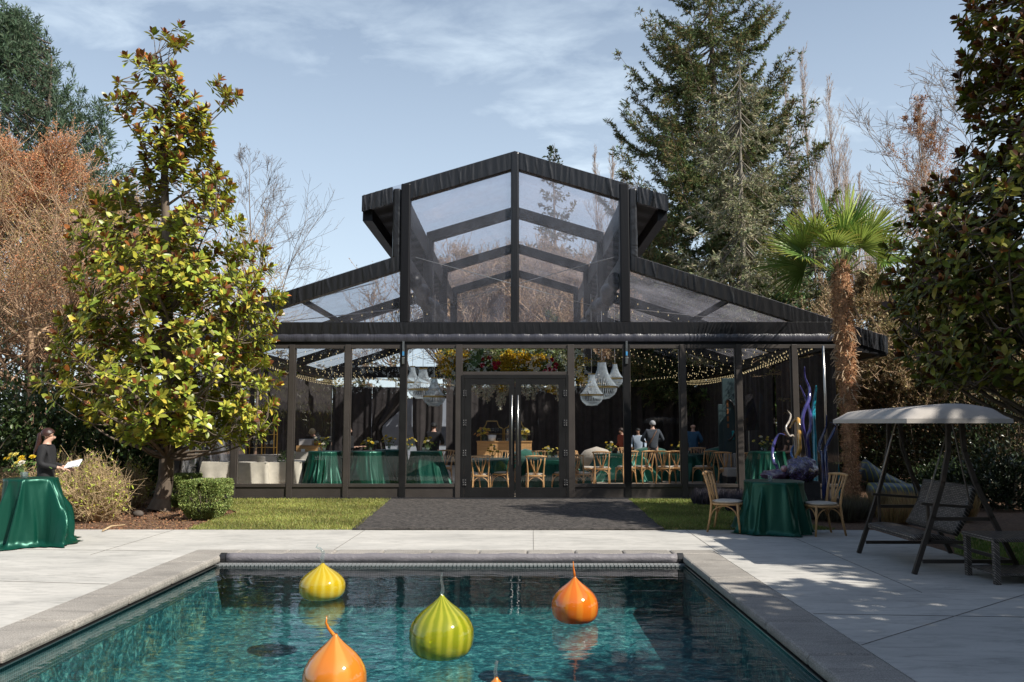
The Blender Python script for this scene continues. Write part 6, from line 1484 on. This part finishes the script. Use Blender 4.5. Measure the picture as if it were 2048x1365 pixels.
# ---------------------------------------------------------------- garden swing
M['wicker']=None
m,nt,out=newmat('dark_wicker'); b=bsdf(nt,rough=.5); br=nt.nodes.new('ShaderNodeTexBrick'); br.inputs['Scale'].default_value=1; br.inputs['Brick Width'].default_value=.06; br.inputs['Row Height'].default_value=.026; br.inputs['Mortar Size'].default_value=.005
br.inputs['Color1'].default_value=(.22,.19,.17,1); br.inputs['Color2'].default_value=(.09,.078,.07,1); br.inputs['Mortar'].default_value=(.008,.007,.006,1)
tcn=nt.nodes.new('ShaderNodeTexCoord'); sx=nt.nodes.new('ShaderNodeSeparateXYZ'); ad=nt.nodes.new('ShaderNodeMath'); cbn=nt.nodes.new('ShaderNodeCombineXYZ'); nt.links.new(tcn.outputs['Object'],sx.inputs[0]); nt.links.new(sx.outputs[0],ad.inputs[0]); nt.links.new(sx.outputs[2],ad.inputs[1]); nt.links.new(ad.outputs[0],cbn.inputs[1]); nt.links.new(sx.outputs[1],cbn.inputs[0]); nt.links.new(cbn.outputs[0],br.inputs['Vector'])
nt.links.new(br.outputs['Color'],b.inputs['Base Color']); bb=bump(nt,br.outputs['Fac'],-.8,.01); nt.links.new(bb.outputs[0],b.inputs['Normal']); nt.links.new(b.outputs[0],out.inputs[0]); M['wicker']=m
M['canopy']=mat('taupe_canopy_fabric',(.40,.37,.34),.8,.08,5,.1,80)
SX,SY=4.97,10.4; sw=empty('garden_swing',(SX,SY,0),0,'dark wicker garden swing with beige canopy on the right deck','garden swing')
ztop=Z(838,9.65)
for y,nm in ((9.62,'near'),(11.15,'far')):
    # curved front and back legs
    for (xf,xa_,s) in ((4.40,4.86,-1),(5.58,5.0,1)):
        g=MB(sw); pts=[(xa_,y,ztop+.02),(xa_+s*.02,y,1.35),(xa_+(xf-xa_)*.22,y,1.0),(xa_+(xf-xa_)*.5,y,.62),(xf,y,.0)]
        for p,q in zip(pts[:-1],pts[1:]): g.bar(Vector(p)+(Vector(p)-Vector(q)).normalized()*.012,q,.05,.04,(0,1,0))
        g.build('leg',M['brown_metal'],sw)
    g=MB(sw); g.bar((4.50,y,.14),(5.50,y,.14),.03,.04); g.build('cross_bar',M['brown_metal'],sw)
    g=MB(sw); g.bar((4.66,y+.035*(1 if y<10 else -1),.60),(5.30,y+.035*(1 if y<10 else -1),.60),.03,.04); g.build('cross_bar',M['brown_metal'],sw)
g=MB(sw); g.bar((4.93,9.55,ztop+.02),(4.93,11.25,ztop+.02),.06,.06); g.build('top_beam',M['brown_metal'],sw)
g=MB(sw); g.bar((5.56,9.65,.12),(5.56,11.12,.12),.03,.04); g.build('cross_bar',M['brown_metal'],sw)
# canopy: two fabric halves over a frame
x0,x1=X(1797,9.4)+.06,X(2020,9.4); y0,y1=9.33,11.5
def can(u,v):
    x=x0+(x1-x0)*u; y=y0+(y1-y0)*v; e=min(1,min(u,1-u)/.12)**.6*min(1,min(v,1-v)/.06)**.6
    c_=math.sin(PI*u)**.7*.115*(1-.35*v)
    return (x,y,ztop+.0+.055*e+c_*e)
g=MB(sw); g.grid(can,40,60); n=41; o=g.build('canopy',M['canopy'],sw,smooth=True); 
g=MB(sw)
rim=[can(k/40,0) for k in range(41)]+[can(1,k/60) for k in range(1,61)]+[can(1-k/40,1) for k in range(1,41)]+[can(0,1-k/60) for k in range(1,61)]
vs=[(x,y,z) for x,y,z in rim]+[(x,y,z-.05) for x,y,z in rim]; m_=len(rim); g.add(vs,[(k,(k+1)%m_,(k+1)%m_+m_,k+m_) for k in range(m_)]); g.build('canopy_valance',M['canopy'],sw)
g=MB(sw); g.lathe([(.001,-.02),(.03,-.02),(.032,.01),(.02,.015),(.001,.015)],16); o=g.build('knob',M['dark'],sw,smooth=True)
o.data.transform(Matrix.Rotation(PI/2,4,'X')); o.location=Vector((4.94,9.315,ztop+.05)) - Vector(sw.location)*0 - Vector((0,0,0)); o.location=Vector((4.94,9.315,ztop+.045))-Vector(sw.location)
o.data.transform(Matrix.Translation(Vector(sw.location)))
# seat and back
g=MB(sw); 
def seatf(u,v):
    x=4.47+.52*u; y=9.78+1.22*v; return (x,y,.40+.035*math.sin(PI*u)-.05*u+.0)
g.grid(seatf,10,16); st=g.build('seat',M['wicker'],sw,smooth=True); q=st.modifiers.new('s','SOLIDIFY'); q.thickness=.055
g=MB(sw); g.grid(lambda u,v:(4.94+.25*u+.03*math.sin(PI*u),9.80+1.18*v,.42+.54*u),10,16); bk=g.build('backrest',M['wicker'],sw,smooth=True); q=bk.modifiers.new('s','SOLIDIFY'); q.thickness=.06
for y in (9.74,11.04):
    g=MB(sw); g.bar((4.56,y,.76),(5.14,y,.72),.045,.03); g.bar((4.64,y,.34),(4.64,y,.745),.03,.03,(0,1,0)); g.bar((4.60,y,.345),(5.02,y,.33),.03,.035); g.build('armrest',M['brown_metal'],sw)
    for xa_,z in ((4.62,.77),(5.12,.74)):
        g=MB(sw); g.bar((4.93,y+(-.05 if y<10 else .05),ztop),(xa_,y,z),.014,.014); g.build('hanger_rod',M['steel'] if xa_<5 else M['brown_metal'],sw)
# side table
TB=empty('side_table',(5.32,9.3,0),0,'dark square wicker side table in front of the swing','side table'); g=MB()
g.box(-.38,.38,-.32,.32,.435,.475); g.build('tabletop',M['wicker'],TB,bevel=.008)
g=MB(); g.box(-.34,.34,-.28,.28,.085,.11); g.build('lower_shelf',M['wicker'],TB,bevel=.006)
for x in (-.34,.34):
    for y in (-.28,.28): g=MB(); g.box(x-.03,x+.03,y-.03,y+.03,0,.434); g.build('leg',M['wicker'],TB,bevel=.008)
# ---------------------------------------------------------------- people
def skinned(name, pts, edges, mat_, parent, sub=2, root=0):
    """pts: list of (xyz, radius or (rx,ry))"""
    me=bpy.data.meshes.new(name); me.from_pydata([tuple(p[0]) for p in pts],edges,[]); me.update()
    o=link(name,me,mat_,parent); md=o.modifiers.new('skin','SKIN'); md.use_smooth_shade=True
    sv=me.skin_vertices[0].data
    for i,(p,r) in enumerate(pts):
        sv[i].radius=(r,r) if not isinstance(r,tuple) else r; sv[i].use_root=(i==root)
    if sub: s=o.modifiers.new('sub','SUBSURF'); s.levels=sub; s.render_levels=sub
    return o
def V3(*a): return Vector(a)
def hand(pts,edges,iw,wrist,d,up,side,curl=.5):
    """palm, four fingers and a thumb growing from wrist index iw"""
    d=d.normalized(); up=(up-d*up.dot(d)).normalized(); s=d.cross(up)*side
    palm=wrist+d*.05; pts.append((palm,(.034,.017))); ip=len(pts)-1; edges.append((iw,ip))
    for k,(off,L) in enumerate(((-.027,.068),(-.009,.078),(.010,.073),(.027,.056))):
        b0=palm+d*.035+s*off; pts.append((b0,.0095)); i0=len(pts)-1; edges.append((ip,i0)); p=b0; dd=d.copy()
        for j,(f,r) in enumerate(((.42,.0088),(.32,.008),(.26,.0068))):
            dd=(dd-up*curl*(.5+.25*j)).normalized(); p=p+dd*L*f; pts.append((p,r)); edges.append((len(pts)-2 if j else i0,len(pts)-1))
    t0=wrist+d*.022-s*.034; pts.append((t0,.011)); i0=len(pts)-1; edges.append((iw,i0)); t1=t0+d*.03-s*.02-up*.012; pts.append((t1,.010)); edges.append((i0,i0+1)); t2=t1+d*.03-s*.002-up*.01; pts.append((t2,.008)); edges.append((i0+1,i0+2))
def person(loc,rz,h,label,lelb=(-.26,.02,1.12),lwr=(-.26,-.18,1.0),relb=(.26,.02,1.12),rwr=(.26,-.18,1.0),lean=0.0,headyaw=0,headpitch=0,skin='skin',top=None,bottom=None,hair=None,hairstyle='short',sleeve='long',extra=None,legs=((-.1,0),(.1,0)),gaze=None):
    """local frame: faces -Y, x to its own left in picture; everything for h=1.7 then scaled"""
    k=h/1.7; r=empty('person',loc,rz,label,'person','people'); 
    def L(p):      # lean the upper body forward about the hips
        p=Vector(p)
        if p.z<=.95: return p
        q=p-Vector((0,0,.95)); c,s=math.cos(lean),math.sin(lean); return Vector((q.x,q.y*c-q.z*s,.95+q.y*s+q.z*c))
    pts=[];E=[]
    def a(p,rad,parent=None):
        pts.append((L(p)*k,rad*k if not isinstance(rad,tuple) else (rad[0]*k,rad[1]*k))); 
        if parent is not None: E.append((parent,len(pts)-1))
        return len(pts)-1
    pel=a((0,.0,.95),(.145,.10)); wa=a((0,0,1.1),(.125,.09),pel); chs=a((0,0,1.3),(.15,.10),wa); nb=a((0,.01,1.44),(.075,.065),chs); nk=a((0,.0,1.50),.048,nb)
    hy=Matrix.Rotation(headyaw,4,'Z')@Matrix.Rotation(headpitch,4,'X'); hc=Vector((0,0,1.53))
    def hd(p): return hc+(hy@Vector(p))
    jw=a(hd((0,-.02,.025)),(.055,.065),nk); sk=a(hd((0,.0,.085)),(.072,.088),jw); tp_=a(hd((0,.01,.14)),(.055,.065),sk)
    ns=a(hd((0,-.112,.045)),(.010,.012),jw); 
    for s in (-1,1):
        e_=a(hd((s*.078,.01,.06)),(.010,.018),sk)
    for s,el,wr in ((-1,lelb,lwr),(1,relb,rwr)):
        sh=a((s*.17,.01,1.40),.058,chs); eb=a(el,.042,sh); w_=a(wr,.029,eb); pw=pts[w_][0]; pe=pts[eb][0]; d=(pw-pe)
        hand(pts,E,w_,pw,d,Vector((0,.2,1)) if abs(d.normalized().z)<.8 else Vector((0,1,0)),s,.35)
    for s,(fx,fy) in ((-1,legs[0]),(1,legs[1])):
        hp=a((s*.09,0,.88),.09,pel); kn=a(((fx+s*.09)/2,fy*.5-.02,.5),.062,hp); an=a((fx,fy,.09),.042,kn); ft=a((fx,fy-.13,.035),(.04,.028),an)
    body=skinned('body',pts,E,M[skin],r)
    # clothes
    if top:
        p2=[];E2=[]
        def b(p,rad,parent=None):
            p2.append((L(p)*k,rad*k if not isinstance(rad,tuple) else (rad[0]*k,rad[1]*k)))
            if parent is not None: E2.append((parent,len(p2)-1))
            return len(p2)-1
        c0=b((0,0,1.3),(.19,.145)); c1=b((0,0,1.1),(.168,.135),c0); c2=b((0,0,.93),(.168,.128),c1); c3=b((0,.0,.84),(.172,.13),c2); cn=b((0,.01,1.425),(.10,.085),c0); 
        for s,el,wr in ((-1,lelb,lwr),(1,relb,rwr)):
            sh=b((s*.175,.01,1.395),.073,c0); el=Vector(el); wr=Vector(wr); s0=Vector((s*.175,.01,1.395))
            if sleeve=='long': e1=b(el,.057,sh); b(el.lerp(wr,.93),.044,e1)
            else: b(s0.lerp(el,.62),.062,sh)
        skinned('jacket' if sleeve=='long' else 'shirt',p2,E2,top,r)
    if bottom:
        p3=[];E3=[]
        def c_(p,rad,parent=None):
            p3.append((Vector(p)*k,rad*k if not isinstance(rad,tuple) else (rad[0]*k,rad[1]*k)))
            if parent is not None: E3.append((parent,len(p3)-1))
            return len(p3)-1
        w0=c_((0,0,.97),(.152,.112)); w1=c_((0,0,.9),(.158,.118),w0)
        for s,(fx,fy) in ((-1,legs[0]),(1,legs[1])):
            hp=c_((s*.09,0,.84),.102,w1); kn=c_(((fx+s*.09)/2,fy*.5-.02,.5),.078,hp); c_((fx,fy,.11),.06,kn)
        skinned('trousers',p3,E3,bottom,r)
        for (fx,fy) in legs:
            g=MB(); g.ball((0,0,0),.05*k,8,1,2.4,.8); o=g.build('shoe',M['dark'],r,smooth=True); o.location=Vector((fx,fy-.06,.042))*k
    def HP(p): return L(hd(p))*k
    if hair is not None:
        if hairstyle!='bald':
            g=MB(); n=12; vs=[];fs=[]
            for i in range(n+1):
                for j in range(20):
                    th=PI*.62*i/n; t=2*PI*j/20; x=math.sin(th)*math.cos(t); y=math.sin(th)*math.sin(t); z=math.cos(th)
                    front=max(0,-y); lim=1.0-.55*front*(i/n)
                    q=1+.03*math.sin(9*t+3*i)+(.05*math.sin(17*t+i*2) if hairstyle=='curly' else 0)
                    zz=z if front<.25 or i<n*.62 else math.cos(PI*.62*.62)+(z-math.cos(PI*.62*.62))*(1-min(1,(front-.25)*2))
                    vs.append(HP((x*.092*q,.012+y*.108*q if front<.25 or i<n*.62 else .012+y*.098,.085+zz*.098*q)))
            for i in range(n):
                for j in range(20): fs.append((i*20+j,(i+1)*20+j,(i+1)*20+(j+1)%20,i*20+(j+1)%20))
            g.add(vs,fs); o=g.build('hair',hair,r,smooth=True)
        if hairstyle=='ponytail':
            g=MB(); pp=[HP((0,.085,.10)),HP((0,.118,.06)),HP((0,.115,-.02)),HP((.0,.12,-.12)),HP((0,.135,-.24)),HP((0,.13,-.36))]; g.tube(pp,[.03*k,.045*k,.04*k,.036*k,.03*k,.01*k],10); g.build('ponytail',hair,r,smooth=True)
    for s in (-1,1):
        g=MB(); g.ball((0,0,0),.009*k,6); o=g.build('eye',M['dark'],r,smooth=True); o.location=HP((s*.028,-.082,.072))
    g=MB(); g.ball((0,0,0),.012*k,6,1.8,.5,.35); o=g.build('mouth',mat('lips',(.4,.15,.13),.5,.1),r,smooth=True); o.location=HP((0,-.083,.012))
    if extra: extra(r,L,k)
    return r
blk=mat('black_suit_cloth',(.012,.012,.014),.8,.2,12); gry=mat('dark_grey_blazer_cloth',(.06,.07,.085),.9,.2,30); blu=mat('blue_denim_shirt',(.03,.10,.19),.85,.2,20); lbl=mat('pale_blue_shirt',(.45,.53,.62),.8,.1,20); red=mat('rust_red_shirt',(.3,.06,.03),.8,.2,20)
hdk=mat('dark_brown_hair',(.03,.018,.012),.5,.3,30,.4,60); hbl=mat('blonde_hair',(.5,.38,.22),.5,.25,30,.4,60); hgr=mat('grey_hair',(.4,.4,.4),.6,.2,30,.4,60); hrd=mat('auburn_hair',(.04,.016,.012),.38,.3,30,.4,60); hbk=mat('black_hair',(.01,.01,.01),.6,.3,30)
# woman in black holding papers, left, turned to the right
Yw=12.75; hw=Z(858,Yw)
def papers(r,L,k):
    g=MB()
    for q in range(3): g.add([(-.02+.02*q,-.42,.0+.006*q),(.20+.01*q,-.40,.01+.006*q),(.19,-.62,.05+.012*q),(-.03,-.64,.045+.012*q)],[(0,1,2,3)])
    o=g.build('papers',M['paper'],None); o.location=(0,0,0)
    return o
wm=person((X(97,Yw),Yw,0),math.radians(100),hw,'woman in black jacket with long auburn ponytail reading papers at the draped table',
 lelb=(-.21,.03,1.14),lwr=(-.13,-.24,1.08),relb=(.21,.02,1.14),rwr=(.12,-.24,1.08),headyaw=math.radians(12),headpitch=math.radians(8),top=blk,bottom=blk,hair=hrd,hairstyle='ponytail',skin='skin')
g=MB(); s=hw/1.7
for q in range(3): g.add([(-.10,-.29-.01*q,1.07+.004*q),(.11+.01*q,-.28,1.15+.004*q),(.12,-.50,1.19+.010*q),(-.09,-.51,1.10+.012*q)],[(0,1,2,3)])
o=g.build('papers',M['paper']); o.location=wm.location; o.rotation_euler=wm.rotation_euler; o.scale=(s,)*3; tag(o,'white papers held in the hands of the woman in black','papers')
q=o.modifiers.new('s','SOLIDIFY'); q.thickness=.001
# people inside
Y=23.9; person((X(629,Y),Y+.1,0),math.radians(0),1.62,'blonde person bending over the grey box on the wooden crate',lean=.55,headpitch=.5,top=blk,bottom=blk,hair=hbl,hairstyle='curly',lelb=(-.25,-.05,1.18),lwr=(-.15,-.3,1.2),relb=(.25,-.05,1.18),rwr=(.15,-.3,1.2))
Y=21.4; person((X(697,Y),Y,0),math.radians(75),Z(853,Y),'man with dark hair and beard in black walking beside the third window post',top=blk,bottom=blk,hair=hdk,relb=(.2,-.03,1.1),rwr=(.15,-.3,1.15),lelb=(-.2,-.03,1.1),lwr=(-.15,-.3,1.15),legs=((-.1,-.16),(.1,.16)))
Y=24.2; person((X(868,Y),Y,0),math.radians(170),Z(846,Y),'person in black seen from behind in the window left of the doors',top=blk,bottom=blk,hair=hbk,hairstyle='curly',lelb=(-.27,-.02,1.14),lwr=(-.16,-.25,1.1),relb=(.27,-.02,1.14),rwr=(.16,-.25,1.1))
Y=28.5; person((X(1246,Y),Y,0),math.radians(-60),1.52,'person in a rust red top half hidden by the right strapped post',top=red,bottom=blk,hair=hdk,lean=.15,skin='skin2')
Y=28.2; person((X(1276,Y),Y,0),math.radians(-10),1.50,'curly haired person in a pale blue shirt left of the grey blazer',top=lbl,bottom=blk,hair=hbk,hairstyle='curly',lean=.1,skin='skin2')
Y=26.4
def strap(r,L,k):
    g=MB(); g.tube([L((-.12,.0,1.46))*k,L((-.10,.105,1.40))*k,L((.02,.145,1.2))*k,L((.14,.14,1.0))*k,L((.19,.06,.9))*k],[.018,.02,.02,.02,.02],6,flat=.4); g.build('bag_strap',mat('brown_leather',(.12,.06,.035),.6,.2),r,smooth=True)
person((X(1305,Y),Y,0),math.radians(182),Z(842,Y),'grey haired man in a dark grey blazer with a shoulder strap, seen from behind',top=gry,bottom=blk,hair=hgr,lelb=(-.33,-.06,1.12),lwr=(-.2,-.28,1.12),relb=(.33,-.06,1.12),rwr=(.2,-.28,1.08),extra=strap)
Y=27.2; person((X(1386,Y),Y,0),math.radians(150),Z(848,Y),'bald man in a blue shirt right of the middle right window post',top=blu,bottom=blk,hair=None,lelb=(-.30,.02,1.15),lwr=(-.15,-.2,1.1),relb=(.30,.02,1.15),rwr=(.15,-.2,1.1))
Y=21.1; person((X(1592,Y),Y,0),math.radians(-88),1.60,'dark haired man in a black short sleeved shirt leaning on the tall table',top=blk,bottom=blk,hair=hdk,lean=.38,headpitch=.3,sleeve='short',lelb=(-.20,-.20,1.12),lwr=(-.12,-.46,1.18),relb=(.22,-.20,1.12),rwr=(.12,-.46,1.18))
bpy.data.objects
